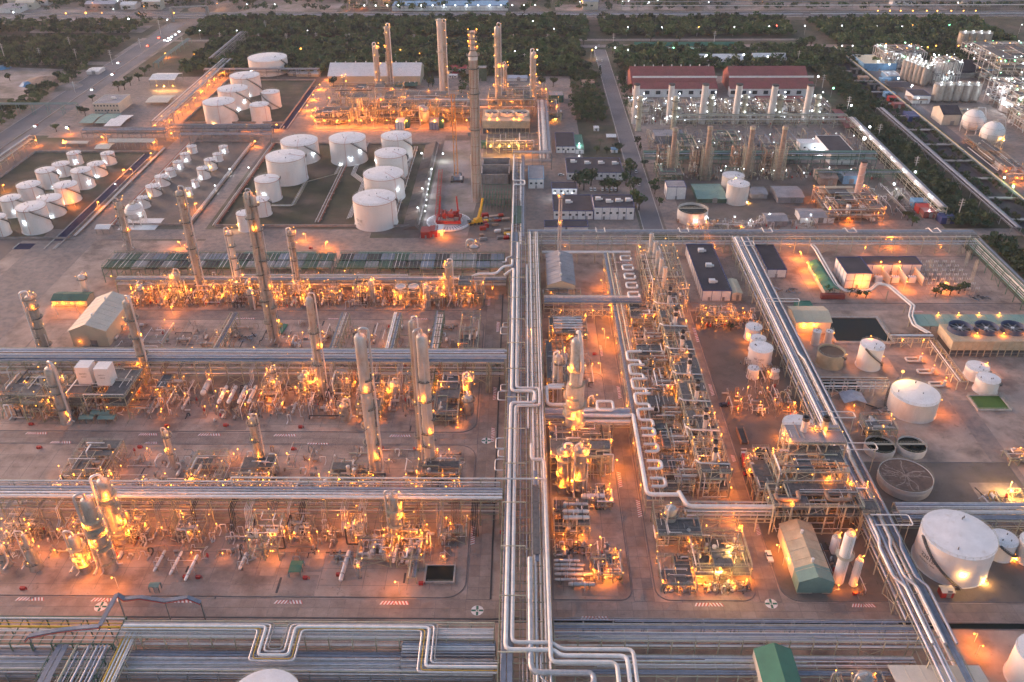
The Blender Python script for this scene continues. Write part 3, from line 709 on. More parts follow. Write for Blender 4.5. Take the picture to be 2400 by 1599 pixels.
# thin white vertical vessels near the warehouse
for (x, w, yt, yb, lb_) in ((1080, 88, 570, 900, 'tall white vertical vessel with platform ring, middle of three'), (1180, 62, 740, 915, 'short white vertical vessel, right of three by the shed'), (1045, 70, 580, 690, 'white vertical vessel behind, left of three by the shed')):
    F = g(9, x, yb); r = width(9, w, F)/2*.86; h = hgt(9, x+ (80 if yb > 850 and w > 80 else 30), yt, F.y); C = Vector((F.x, F.y+r, 0))
    t = thing('vertical_vessel', lb_, 'vessel', C)
    MB().lathe(C, [(r*1.02, .1), (r*1.02, 1.8), (r, 1.9), (r, h-r*.5), (r*.7, h-.2), (.2, h)], 24).build('shell', 'tank', t, smooth=40)
    pb = MB(); z = h*.55; pb.lathe(C, [(r+1.1, z), (r+1.1, z+.12)], 18); ring_rail(pb, C, r+1.1, z+.1, 14, 1.1, .08)
    if w > 80: pb.build('platform', 'rail', t)
    for k in range(4):
        cb = MB(); ring_rail(cb, C, r*(.8-.1*k), h-.3+.5*k, 12, .1, .1); cb.build('top_coil', 'tan2', t)
    lb2 = MB()
    for s in (-.25, .25): lb2.bar(C+Vector((s, -r-.25, 0)), C+Vector((s, -r-.25, h)), .07)
    lb2.build('ladder', 'rail', t)
    lamp(t, C+Vector((r*.8, 0, h+1.5)), 1600, 'o', .4)
# ============================================================ BUILDERS OF PROCESS PLANT
def V(*a): return Vector(a)
PM = ['silver']*3 + ['white'] + ['grey']*4 + ['rustpipe']*3 + ['vessel', 'tan', 'tan2', 'dark']
PMR = ['silver']*6 + ['white']*3 + ['grey']*2 + ['rustpipe', 'vesselw', 'tan2']
def pipes_on(t, ax, a0, a1, b0, b1, z, n, rmin=.1, rmax=.34, mats=None, part=.25, seed=1):
    q = random.Random(seed); b = b0+.3
    slots = [b0+(i+.5)*(b1-b0)/n for i in range(n)]
    for s in slots:
        r = min(q.choice((rmin, rmin*1.5, (rmin+rmax)/2, rmax, rmax)), (b1-b0)/n*.47)
        if q.random() < .08: continue
        u0, u1 = a0, a1
        if q.random() < part:
            L = a1-a0; u0 = a0+q.uniform(0, .5)*L; u1 = a1 if q.random() < .5 else a0+q.uniform(.6, 1)*L
        mk = q.choice(mats or PMR)
        P, Q = (V(u0, s, z+r), V(u1, s, z+r)) if ax == 'x' else (V(s, u0, z+r), V(s, u1, z+r))
        urod('pipe', mk, t, P, Q, r)
def rack(ax, a0, a1, b0, b1, levels, label, n=9, sp=6.0, mk='tan', tray=True, post=.32, rmax=.34, mats=None, seed=3, brace=True, lamps=0, foot=0.0, legs=True, part=.25, top_rail=False, z0=.12):
    cx, cy = ((a0+a1)/2, (b0+b1)/2) if ax == 'x' else ((b0+b1)/2, (a0+a1)/2)
    t = thing('pipe_rack', label, 'pipe rack', (cx, cy, 0))
    W = (lambda a, b, z: V(a, b, z)) if ax == 'x' else (lambda a, b, z: V(b, a, z))
    k = max(1, round((a1-a0)/sp)); top = levels[-1]; q = random.Random(seed)
    for i in range(k+1):
        a = a0+(a1-a0)*i/k
        if legs:
            for b in (b0, b1): ubar('post', mk, t, W(a, b, z0), W(a, b, top), post)
        for z in levels: ubar('beam', mk, t, W(a, b0, z-.15), W(a, b1, z-.15), post*.8)
        if brace and i < k and i % 4 == 1:
            a2 = a0+(a1-a0)*(i+1)/k
            for b in (b0,): ubar('brace', mk, t, W(a, b, z0+.3), W(a2, b, levels[0]-.3), .16); ubar('brace', mk, t, W(a2, b, z0+.3), W(a, b, levels[0]-.3), .16)
    for z in levels:
        for b in (b0-.02, b1+.02): ubar('long_beam', mk, t, W(a0, b, z-.15), W(a1, b, z-.15), post*.7)
    zz = [levels[0]/2+.3] if levels[0] > 5 else []
    for z in zz:
        for b in (b0,): ubar('long_beam', mk, t, W(a0, b, z), W(a1, b, z), .18)
    for i, z in enumerate(levels):
        w = b1-b0
        if tray and i == len(levels)-1:
            tw = w*.22; s0 = b0+w*(.05 if q.random() < .5 else .72)
            for kk in range(2):
                c = s0+tw*(kk+.5)/2
                if ax == 'x': ubox('cable_tray', 'steelblue', t, ((a0+a1)/2, c, z+.15), a1-a0, tw/2*.85, .22)
                else: ubox('cable_tray', 'steelblue', t, (c, (a0+a1)/2, z+.15), tw/2*.85, a1-a0, .22)
            if s0 < b0+w*.3: pipes_on(t, ax, a0, a1, b0+w*.3, b1-.3, z, max(2, int(n*.7)), .1, rmax, mats, part, seed+i)
            else: pipes_on(t, ax, a0, a1, b0+.3, b0+w*.7, z, max(2, int(n*.7)), .1, rmax, mats, part, seed+i)
        else: pipes_on(t, ax, a0, a1, b0+.3, b1-.3, z, n if i == len(levels)-1 else max(3, n-3), .1, rmax, mats, part, seed+i)
    if top_rail:
        for b in (b0-.1, b1+.1):
            rb = MB(); m_ = int((a1-a0)/2)
            for i in range(m_+1):
                a = a0+(a1-a0)*i/m_; rb.bar(W(a, b, top), W(a, b, top+1.1), .06)
            for h in (.55, 1.1): rb.bar(W(a0, b, top+h), W(a1, b, top+h), .06)
            rb.build('railing', 'rail', t)
    for i in range(lamps):
        a = a0+(a1-a0)*(i+.5)/lamps; lamp(t, W(a, b0-.4, levels[0]-.6), 500, 'o', .42)
    return t
def ring_platform(t, C, r, z, arc=(0, 2*PI), w=1.2, mk='grate', rail='rail', e=0, c='o', n=14, s=.4):
    b = MB(); a0, a1 = arc
    for i in range(n):
        a = a0+(a1-a0)*i/n; d = a0+(a1-a0)*(i+1)/n
        pts = [(C[0]+rr*math.cos(x), C[1]+rr*math.sin(x)) for rr, x in ((r, a), (r+w, a), (r+w, d), (r, d))]
        b.poly(pts, z-.06, z+.06)
    b.build('platform', mk, t)
    b = MB(); R2 = r+w
    for i in range(n):
        a = a0+(a1-a0)*i/n; d = a0+(a1-a0)*(i+1)/n
        p = V(C[0]+R2*math.cos(a), C[1]+R2*math.sin(a), z); q = V(C[0]+R2*math.cos(d), C[1]+R2*math.sin(d), z)
        b.bar(p, p+V(0, 0, 1.15), .07)
        for h in (.6, 1.15): b.bar(p+V(0, 0, h), q+V(0, 0, h), .07)
    b.build('railing', rail, t)
    if e:
        a = R.uniform(a0, a1); p = V(C[0]+(R2)*math.cos(a), C[1]+(R2)*math.sin(a), z+1.9)
        lamp(t, p, e, c, s)
        a += 2.4; p = V(C[0]+(R2)*math.cos(a), C[1]+(R2)*math.sin(a), z+1.9); lamp(t, p, 0, c, s*.8)
def column(P, r, h, label, plats=None, e=800, mk='vessel', goose=True, taper=None, group=None, full=True, name='distillation_column', c='o', ladder=True, pm='rail', twin=False, ls=.42):
    P = V(P[0], P[1], 0); t = thing(name, label, 'column', P, group)
    prof = [(r*1.25, .1), (r*1.15, 1.2), (r*1.02, 2.4)]
    if taper: r2, f = taper; prof += [(r, 2.5), (r, h*f), (r2, h*f+abs(r-r2)*1.5), (r2, h-r2*.6), (r2*.75, h-r2*.2), (.1, h)]; rt_ = r2
    else:
        nr = max(2, int(h/7)); z = 2.5
        for i in range(1, nr): z = 2.5+(h-3)*i/nr; prof += [(r, z-.1), (r+.08, z-.1), (r+.08, z+.1), (r, z+.1)]
        prof += [(r, h-r*.6), (r*.75, h-r*.2), (.1, h)]; rt_ = r
    MB().lathe(P, prof, 20).build('shell', mk, t, smooth=35)
    if plats is None: k = max(2, int(h/7)); plats = [h*(i+1)/(k+.35) for i in range(k)]
    for i, z in enumerate(plats):
        rr = r if not taper or z < h*taper[1] else taper[0]
        a = R.uniform(0, 6.28); arc = (a, a+(2*PI if full and i == len(plats)-1 else R.uniform(3.2, 4.8)))
        ring_platform(t, P, rr+.02, z, arc, 1.15, mk='tan2' if pm == 'tan2' else 'grate', e=e*(1.9 if pm == 'tan2' else 1) if i % 2 == 0 or h < 25 else 0, rail=pm, n=12, c=c, s=ls)
        if e and i % 2 and h >= 25:
            a = R.uniform(0, 6.28); lamp(t, P+V((rr+1.3)*math.cos(a), (rr+1.3)*math.sin(a), z+1.8), 0, c, ls)
    if ladder:
        a = -PI/2+R.choice((-.9, .9)); d = V(math.cos(a), math.sin(a), 0); q = V(-d.y, d.x, 0); lb = MB()
        for s in (-.28, .28): lb.bar(P+d*(r+.35)+q*s+V(0, 0, 1), P+d*(r+.35)+q*s+V(0, 0, h-1), .08)
        for i in range(int(h/1.2)): lb.bar(P+d*(r+.35)-q*.28+V(0, 0, 1.2+i*1.2), P+d*(r+.35)+q*.28+V(0, 0, 1.2+i*1.2), .07)
        lb.build('ladder', 'rail', t)
    if goose:
        a = R.choice((0, PI, -.6, PI+.6)); d = V(math.cos(a), math.sin(a), 0); gr = max(.2, rt_*.22)
        upipe(t, [P+V(0, 0, h-.3), P+V(0, 0, h+rt_*.9+.5), P+d*(r+gr+.6)+V(0, 0, h+rt_*.9+.5), P+d*(r+gr+.6)+V(0, 0, 3), P+d*(r+gr+.6)+V(0, -3.5, 3)], gr, 'silver', 8, 'overhead_pipe', bend=gr*4)
        for i in range(2):
            a2 = R.uniform(0, 6.28); d2 = V(math.cos(a2), math.sin(a2), 0); z = h*R.uniform(.35, .9); gr2 = max(.1, r*.1)
            upipe(t, [P+d2*r*.9+V(0, 0, z), P+d2*(r+gr2+.5)+V(0, 0, z), P+d2*(r+gr2+.5)+V(0, 0, 2), P+d2*(r+2.5)+V(0, 0, 2)], gr2, 'silver', 6, 'side_pipe')
    if e:
        lamp(t, P+V(rt_+.6, 0, h+1.6), e*.6, c, ls)
    return t
def drum(P, L, r, ang, label, z=1.4, mk='vessel', group=None, e=0, cat='vessel', name='heat_exchanger', pipes=1):
    P = V(P[0], P[1], 0); t = thing(name, label, cat, P, group); d = V(math.cos(ang), math.sin(ang), 0); q = V(-d.y, d.x, 0)
    A = P-d*L/2+V(0, 0, z+r); B_ = P+d*L/2+V(0, 0, z+r)
    urod('shell', mk, t, A, B_, r, 'drum')
    for f in (.2, .8):
        C = A.lerp(B_, f); b = MB(); b.cbox((C.x, C.y, .12), .5, r*1.7, z+r*.4, ang); b.build('saddle', 'conc', t)
        urod('flange', 'grey', t, A.lerp(B_, f*.9+.02)-d*.12, A.lerp(B_, f*.9+.02)+d*.12, r*1.18)
    for i in range(pipes):
        C = A.lerp(B_, R.uniform(.25, .75)); s = R.choice((-1, 1))
        upipe(t, [C, C+V(0, 0, r+.7), C+V(0, 0, r+.7)+q*s*(r+.8), V(C.x, C.y, .3)+q*s*(r+.8)], max(.1, r*.22), 'silver', 6)
    if e: lamp(t, B_+V(0, 0, r+1.6), e, 'o', .42)
    return t
def vessel(P, r, h, label, z=0.5, mk='vessel', e=0, group=None, plat=True):
    P = V(P[0], P[1], 0); t = thing('vertical_vessel', label, 'vessel', P, group)
    MB().lathe(P, [(r*.3, z), (r*.8, z+r*.25), (r, z+r*.6), (r, h-r*.5), (r*.8, h-r*.2), (.1, h)], 18).build('shell', mk, t, smooth=40)
    for k in range(4):
        a = PI/4+k*PI/2; urod('leg', 'grey', t, P+V(r*.85*math.cos(a), r*.85*math.sin(a), .1), P+V(r*.85*math.cos(a), r*.85*math.sin(a), z+r), .14)
    if plat: ring_platform(t, P, r, h*.8, (R.uniform(0, 3), R.uniform(6, 8)), 1.0, e=e, n=10)
    a = R.uniform(0, 6); d = V(math.cos(a), math.sin(a), 0)
    upipe(t, [P+V(0, 0, h-.2), P+V(0, 0, h+.8), P+d*(r+.7)+V(0, 0, h+.8), P+d*(r+.7)+V(0, 0, .4)], max(.12, r*.16), 'silver', 6)
    return t
def deck_rail(t, x0, x1, y0, y1, z, mk='rail', w=.07):
    b = MB()
    for (p, q) in (((x0, y0), (x1, y0)), ((x1, y0), (x1, y1)), ((x1, y1), (x0, y1)), ((x0, y1), (x0, y0))):
        A = V(*p, z); B_ = V(*q, z); k = max(1, int((B_-A).length/1.7))
        for i in range(k): s = A.lerp(B_, i/k); b.bar(s, s+V(0, 0, 1.1), w)
        for h in (.55, 1.1): b.bar(A+V(0, 0, h), B_+V(0, 0, h), w)
    b.build('railing', mk, t)
def structure(x0, x1, y0, y1, levels, label, nx=2, ny=2, mk='tan', seed=1, decks=True, vessels=4, pipes=14, lamps=4, e=600, braces=True, post=.3, group=None, coolers=0, z0=.12, cat='steel structure', rails=True, c='o', pm=None, grid=0, name='process_structure', vr=.9):
    q = random.Random(seed*7+int(x0*3)); t = thing(name, label, cat, ((x0+x1)/2, (y0+y1)/2, 0), group)
    X = [x0+(x1-x0)*i/nx for i in range(nx+1)]; Y = [y0+(y1-y0)*i/ny for i in range(ny+1)]; top = levels[-1]
    for x in X:
        for y in Y: ubar('post', mk, t, V(x, y, z0), V(x, y, top), post)
    for li, z in enumerate(levels):
        for y in Y: ubar('beam', mk, t, V(x0, y, z-.2), V(x1, y, z-.2), post*.85)
        for x in X: ubar('beam', mk, t, V(x, y0, z-.22), V(x, y1, z-.22), post*.8)
        if decks:
            for i in range(nx):
                for j in range(ny):
                    if q.random() < .4: ubox('deck_panel', 'grate', t, ((X[i]+X[i+1])/2, (Y[j]+Y[j+1])/2, z+.03), X[i+1]-X[i]-.1, Y[j+1]-Y[j]-.1, .08)
        if rails: deck_rail(t, x0, x1, y0, y1, z+.05)
    if braces:
        zz = [z0]+list(levels)
        for li in range(len(levels)):
            for y in (y0, y1):
                i = q.randrange(nx)
                ubar('brace', mk, t, V(X[i], y, zz[li]+.2), V(X[i+1], y, zz[li+1]-.3), .16)
                if q.random() < .6: ubar('brace', mk, t, V(X[i+1], y, zz[li]+.2), V(X[i], y, zz[li+1]-.3), .16)
    for k in range(vessels):
        z = q.choice([z0]+list(levels[:-1])); x = q.uniform(x0+1.5, x1-1.5); y = q.uniform(y0+1.5, y1-1.5)
        r = q.uniform(.5, vr)
        if q.random() < .5:
            L = q.uniform(2.5, 5); P = V(x, y, z+r+.5); d = V(1, 0, 0) if q.random() < .6 else V(0, 1, 0)
            urod('drum', q.choice(('vessel', 'vesselw', 'silver')), t, P-d*L/2, P+d*L/2, r, 'drum')
            ubox('saddle', 'grey', t, P-V(0, 0, r+.2), r, r, .5)
        else: urod('vessel', q.choice(('vessel', 'vesselw')), t, V(x, y, z+.1), V(x, y, z+q.uniform(2.5, 6)), r*.9, 'drum')
    for k in range(pipes):
        z = q.choice([1.0]+list(levels))+q.uniform(.3, 1.4); ax = q.random() < .5; r = q.choice((.1, .14, .2, .3))
        x = q.uniform(x0-.8, x1+.8); y = q.uniform(y0-.8, y1+.8); x2 = q.uniform(x0-1, x1+1); y2 = q.uniform(y0-1, y1+1); z2 = max(.6, q.choice([.6]+list(levels))+q.uniform(.2, 1))
        pts = [V(x, y, z), V(x2, y, z), V(x2, y, z2), V(x2, y2, z2)] if ax else [V(x, y, z), V(x, y2, z), V(x, y2, z2), V(x2, y2, z2)]
        upipe(t, pts, r, q.choice(pm or PM), 6)
    for k in range(lamps):
        z = q.choice(levels); x = q.choice((x0, x1, q.uniform(x0, x1))); y = q.choice((y0, y0, y1, q.uniform(y0, y1)))
        lamp(t, V(x, y, z+q.choice((-1.2, 2.0))), e if k % 3 < 2 else 0, c, .42)
    for k in range(int(lamps*1.1)):
        lamp(t, V(q.choice(X), q.choice(Y), q.choice([2.4]+list(levels))+q.uniform(.5, 2.2)), 0, c, .34)
    for k in range(coolers):
        w = (x1-x0)/coolers; cx = x0+w*(k+.5); d = min(w, y1-y0)*.42
        MB().lathe((cx, (y0+y1)/2, top), [(d, .3), (d*.92, 1.1), (d*.8, 1.15), (d*.8, .5)], 16).build('fan_ring', 'vesselw', t, smooth=30)
    return t
def cluster(x0, x1, y0, y1, label, n=16, zmax=5, seed=1, e=500, lamps=3, mats=None, group=None, c='o', r0=(.1, .13, .18, .26), hooks=True, name='pipe_manifold'):
    q = random.Random(seed*13+int(x0)); t = thing(name, label, 'pipework', ((x0+x1)/2, (y0+y1)/2, 0), group)
    for k in range(n):
        r = q.choice(r0); x = q.uniform(x0, x1); y = q.uniform(y0, y1); z = q.uniform(.8, zmax); mk = q.choice(mats or PM)
        m = q.random()
        if m < .35:       # riser with swan neck
            s = q.choice((-1, 1))*q.uniform(1, 2.4); L = q.uniform(1, max(1.2, (y1-y0)*.5))
            upipe(t, [V(x, y, .2), V(x, y, z), V(x+s, y, z), V(x+s, y, .5), V(x+s, y-min(L, 2.5), .5)], r, mk, 6)
        elif m < .75:     # run along y with drop
            y2 = q.uniform(y0, y1)
            upipe(t, [V(x, y, .3), V(x, y, z), V(x, y2, z), V(x+q.uniform(-2, 2), y2, z), V(x+q.uniform(-2, 2), y2, .4)], r, mk, 6)
        else:
            x2 = q.uniform(x0, x1); upipe(t, [V(x, y, .3), V(x, y, z*.5), V(x2, y, z*.5), V(x2, y+q.uniform(-1.5, 1.5), z*.5)], r, mk, 6)
    for k in range(max(2, n//5)):
        x = q.uniform(x0, x1); y = q.uniform(y0, y1); z = q.uniform(.6, 1.4)
        b = MB(); b.cone(V(x, y, z-.4), V(x, y, z+.4), .45, .45, 8); b.cone(V(x, y, z+.4), V(x, y, z+.9), .08, .08, 5); b.cone(V(x, y, z+.9), V(x, y, z+.95), .35, .35, 8)
        b.cone(V(x, y, .1), V(x, y, z-.4), .15, .15, 6); b.build('valve', q.choice(('rustpipe', 'grey', 'red', 'vesselw')), t)
    for k in range(max(1, n//8)):
        x = q.uniform(x0+1, x1-1); y = q.uniform(y0+1, y1-1); ax = q.random() < .5; L = q.uniform(2, 3.5); r = q.uniform(.35, .7)
        d = V(1, 0, 0) if ax else V(0, 1, 0); urod('pump', q.choice(('vessel', 'grey', 'vesselw')), t, V(x, y, r+.5)-d*L/2, V(x, y, r+.5)+d*L/2, r, 'drum')
        ubox('plinth', 'slab', t, (x, y, .3), L*.8 if ax else 1, 1 if ax else L*.8, .4)
    for k in range(lamps):
        x = q.uniform(x0, x1); y = q.uniform(y0, y1); z = q.uniform(2.2, zmax+.5)
        urod('lamp_pole', 'rail', t, V(x, y, .1), V(x, y, z), .05); lamp(t, V(x, y, z+.2), e if k % 2 == 0 else e*.5, c, .45)
    return t
def loop(t, ax, a, b, z, w, d, r, mk='silver', n=10):      # expansion loop standing out sideways from a rack
    W = (lambda u, v, h: V(u, v, h)) if ax == 'x' else (lambda u, v, h: V(v, u, h))
    upipe(t, [W(a-w/2, b, z), W(a-w/2, b+d, z), W(a+w/2, b+d, z), W(a+w/2, b, z)], r, mk, n, 'expansion_loop', bend=r*3)
def shed(x0, x1, y0, y1, h, hr, label, ridge='x', wall='beige', roof='beigew', overhang=.5, cat='building', name='shed', doors=True, open_=False, vents=0, seams=True, group=None, loc=None, opening=None):
    t = thing(name, label, cat, ((x0+x1)/2, (y0+y1)/2, 0), group); mx, my = (x0+x1)/2, (y0+y1)/2
    if open_:
        k = max(2, int(max(x1-x0, y1-y0)/5))
        for i in range(k+1):
            for s in (0, 1):
                p = (x0+(x1-x0)*i/k, y0 if s else y1) if (x1-x0) > (y1-y0) else (x0 if s else x1, y0+(y1-y0)*i/k)
                ubar('post', 'grey', t, V(*p, .05), V(*p, h), .25)
    else:
        b = MB()
        if ridge == 'x': b.add([(x0, y0, 0), (x1, y0, 0), (x1, y1, 0), (x0, y1, 0), (x0, y0, h), (x1, y0, h), (x1, y1, h), (x0, y1, h), (x0, my, hr-.1), (x1, my, hr-.1)], [(0,1,5,4), (2,3,7,6), (1,2,6,9,5), (3,0,4,8,7)])
        else: b.add([(x0, y0, 0), (x1, y0, 0), (x1, y1, 0), (x0, y1, 0), (x0, y0, h), (x1, y0, h), (x1, y1, h), (x0, y1, h), (mx, y0, hr-.1), (mx, y1, hr-.1)], [(0,1,5,8,4), (2,3,7,9,6), (1,2,6,5), (3,0,4,7)])
        b.build('wall', wall, t)
    o = overhang
    for s in (0, 1):
        b = MB()
        if ridge == 'x':
            ya, yb = (y0-o, my) if s == 0 else (y1+o, my); pts = [(x0-o, ya, h-o*.3), (x1+o, ya, h-o*.3), (x1+o, yb, hr), (x0-o, yb, hr)]
        else:
            xa, xb = (x0-o, mx) if s == 0 else (x1+o, mx); pts = [(xa, y0-o, h-o*.3), (xa, y1+o, h-o*.3), (xb, y1+o, hr), (xb, y0-o, hr)]
        b.add(pts+[(a, c, d+.18) for a, c, d in pts], [(0,1,2,3), (4,7,6,5), (0,4,5,1), (1,5,6,2), (2,6,7,3), (3,7,4,0)])
        b.build('roof', roof, t)
        if seams:
            L = (x1-x0) if ridge == 'x' else (y1-y0); k = max(2, int(L/4)); A, B_, C_, D = [V(*p)+V(0, 0, .2) for p in pts]
            for i in range(1, k): ubar('roof_seam', roof, t, A.lerp(B_, i/k), D.lerp(C_, i/k), .18, .14)
    for i in range(vents):
        f = (i+.5)/vents; p = V(x0+(x1-x0)*f, my, hr) if ridge == 'x' else V(mx, y0+(y1-y0)*f, hr)
        urod('roof_vent', 'bwhite', t, p, p+V(0, 0, 1.4), .5); 
    if doors and not open_:
        w = 3.2; ubox('door', 'grey', t, (mx+(x1-x0)*.1, y0-.04, 1.9), w if x1-x0 > 8 else 1.5, .12, 3.4)
    return t
def flatb(x0, x1, y0, y1, h, label, wall='bwhite', roof='roofdark', trim='bblue', win=0, panel=True, ac=0, name='building', cat='building', parapet=.4, doors=1, levels=1, group=None, side=True):
    t = thing(name, label, cat, ((x0+x1)/2, (y0+y1)/2, 0), group)
    MB().box(x0, x1, y0, y1, 0, h).build('wall', wall, t)
    ubox('roof', roof, t, ((x0+x1)/2, (y0+y1)/2, h+.03), x1-x0-.5, y1-y0-.5, .1)
    for (cx, cy, sx, sy) in (((x0+x1)/2, y0, x1-x0+.3, .35), ((x0+x1)/2, y1, x1-x0+.3, .35), (x0, (y0+y1)/2, .35, y1-y0-.36), (x1, (y0+y1)/2, .35, y1-y0-.36)):
        ubox('parapet', trim or wall, t, (cx, cy, h+.05), sx, sy, parapet)
    if panel:
        k = max(2, round((x1-x0)/5))
        for i in range(k+1): ubox('trim', trim or 'grey', t, (x0+(x1-x0)*i/k, y0-.03, h/2), .22, .12, h-.05)
        if side:
            k = max(2, round((y1-y0)/5))
            for sx in ((x0-.03),) if (x0+x1)/2 > 0 else ((x1+.03),):
                for i in range(k+1): ubox('trim', trim or 'grey', t, (sx, y0+(y1-y0)*i/k, h/2), .12, .22, h-.05)
        for l in range(1, levels): ubox('trim', trim or 'grey', t, ((x0+x1)/2, y0-.05, h*l/levels), x1-x0, .1, .22)
    for l in range(levels):
        for i in range(win):
            cx = x0+(x1-x0)*(i+.5)/win; z = h*(l+.55)/levels
            f = ubox('window', 'bwhite', t, (cx, y0-.04, z), min(1.8, (x1-x0)/win*.6), .1, min(1.5, h/levels*.45)); 
            o = put('pane', unit('box', 'glass'), f, (0, -.3, 0)); o.scale = (.86, .8, .86)
    for i in range(doors):
        ubox('door', 'grey', t, (x0+(x1-x0)*(i+.5)/max(1, doors), y0-.06, 1.15), 1.3, .1, 2.2)
    for i in range(ac):
        f_ = (i+.5)/ac; lng = (x1-x0) > (y1-y0); cx = x0+(x1-x0)*(f_ if lng else R.uniform(.35, .6)); cy = y0+(y1-y0)*(R.uniform(.3, .7) if lng else f_)
        ubox('roof_unit', 'bwhite', t, (cx, cy, h+1), 3.2, 2.4, 1.7); ubox('roof_duct', 'bwhite', t, (cx+2.2, cy, h+.6), 1.4, 1.2, .8)
    return t
# ============================================================ LEFT PROCESS BLOCKS
# pipe racks
rack('x', -216, -8.5, 404.5, 413, [5, 8.2], 'tan pipe rack under the green air coolers of the back unit', n=9, sp=7.4, seed=11, lamps=14)
rack('x', -250, -8, 320.5, 332.5, [5, 8.5, 12], 'wide pipe rack with blue-grey trays across the middle of the left block', n=11, sp=7, seed=12, lamps=0, rmax=.4)
rack('x', -195, -8, 231.5, 242, [6, 9, 12], 'long pipe rack with two thick white lines across the front left block', n=8, sp=7, seed=13, lamps=8, rmax=.3, tray=False)
tr = THINGS[-1]
for (y, r, mk) in ((232.4, .62, 'white'), (234.4, .45, 'silver'), (235.8, .45, 'silver'), (237.2, .4, 'bluepipe')): urod('thick_pipe', mk, tr, V(-195, y, 12.2+r), V(-7, y, 12.2+r), r)
upipe(tr, [V(-106, 240, 11), V(-106, 240, 15.2), V(8, 240, 15.2), V(8, 240, 12)], .32, 'white', 8, 'thick_pipe')
for x in range(-105, -5, 9): ubar('post', 'tan', tr, V(x, 240.3, 12), V(x, 240.3, 14.9), .2)
tr = [o for o in THINGS if o['label'].startswith('wide pipe rack')][0]
for (y, r, mk) in ((323.4, .28, 'silver'), (324.6, .42, 'bluepipe'), (326.2, .3, 'white'), (327.4, .2, 'rustpipe'), (329.2, .4, 'bluepipe'), (330.4, .18, 'white')): urod('thick_pipe', mk, tr, V(-250, y, 12.3+r), V(-7, y, 12.3+r), r)
# green air-cooler deck of the back unit
def air_coolers(x0, x1, y0, y1, z, label, n, mk='grn'):
    t = thing('air_cooler_bank', label, 'air cooler', ((x0+x1)/2, (y0+y1)/2, 0)); w = (x1-x0)/n
    for i in range(n+1):
        x = x0+w*i
        for y in (y0, (y0+y1)/2, y1): ubar('post', mk, t, V(x, y, .12), V(x, y, z+1.6), .28)
        for zz in (z*.5, z): ubar('beam', mk, t, V(x, y0, zz), V(x, y1, zz), .26)
    for y in (y0, (y0+y1)/2, y1):
        for zz in (z*.5, z, z+1.6): ubar('long_beam', mk, t, V(x0, y, zz), V(x1, y, zz), .24)
    for i in range(n):
        cx = x0+w*(i+.5)
        for cy in ((y0*3+y1)/4, (y0+y1*3)/4):
            ubox('fin_tube_bundle', R.choice(('steelblue', 'grey', 'dark', 'crossgrate')), t, (cx, cy, z+.75), w-.5, (y1-y0)/2-.7, .8)
            b = MB(); b.lathe((cx, cy, z-.8), [(w*.36, 0), (w*.42, .9)], 12); b.build('fan_ring', 'grey', t)
        if i % 2 == 0: lamp(t, V(cx, y0-.3, z*.55), 420, 'o', .42)
        for f in (.22, .5, .78): ubar('header_pipe', R.choice(('silver', 'grn', 'grey')), t, V(x0+w*(i+f), y0-.4, z+1.35), V(x0+w*(i+f), y1, z+1.35), .22)
    deck_rail(t, x0, x1, y0, y1, z+1.6, 'grn'); return t
air_coolers(-228, -104, 417, 435, 8, 'green-framed bank of air coolers along the back unit, left half', 16)
air_coolers(-101, -10, 417, 435, 8, 'green-framed bank of air coolers along the back unit, right half', 12)
shed(-158, -118, 438, 447, 4, 5.6, 'pale teal shed behind the air coolers, left one', 'x', 'teal', 'teal')
shed(-93, -63, 438, 447, 4, 5.6, 'pale teal shed behind the air coolers, right one', 'x', 'teal', 'teal')
# fill rows: everything stands under its own name and place in the row
def xrow(n, xs, y0, y1, fn):
    return [fn(g(n, x, y0).x, i) for i, x in enumerate(xs)]
rows = []
def row_fill(x0, x1, y0, y1, step, name_, zmax=6, n=16, lamps=3, e=500, seed=1, gap=.12, mats=None, c='o'):
    out = []; x = x0; i = 0; q = random.Random(seed)
    while x < x1-2:
        w = min(step*q.uniform(.75, 1.2), x1-x)
        out.append(cluster(x+.6, x+w-.6, y0+q.uniform(0, 1.5), y1-q.uniform(0, 1.5), name_, n, zmax, seed+i, e, lamps, mats, None, c)); x += w; i += 1
    order(out, fmt=name_+', {o} from the left'); return out
row_fill(-206, -22, 389, 403, 13, 'tangle of hot orange-lit pipes in front of the back unit', 8, 40, 6, 620, 5)
row_fill(-222, -24, 292, 319, 17, 'group of pipes and pumps in front of the middle pipe rack', 6.5, 32, 4, 650, 17)
row_fill(-195, -26, 334, 346, 19, 'low pipework behind the middle pipe rack', 4, 26, 2, 450, 27)
row_fill(-180, -24, 243, 253, 15, 'bent pipes behind the front left pipe rack', 5, 28, 4, 550, 37)
row_fill(-186, -22, 221, 230.5, 17, 'pipes dropping from the front left pipe rack', 6, 20, 2, 550, 47)
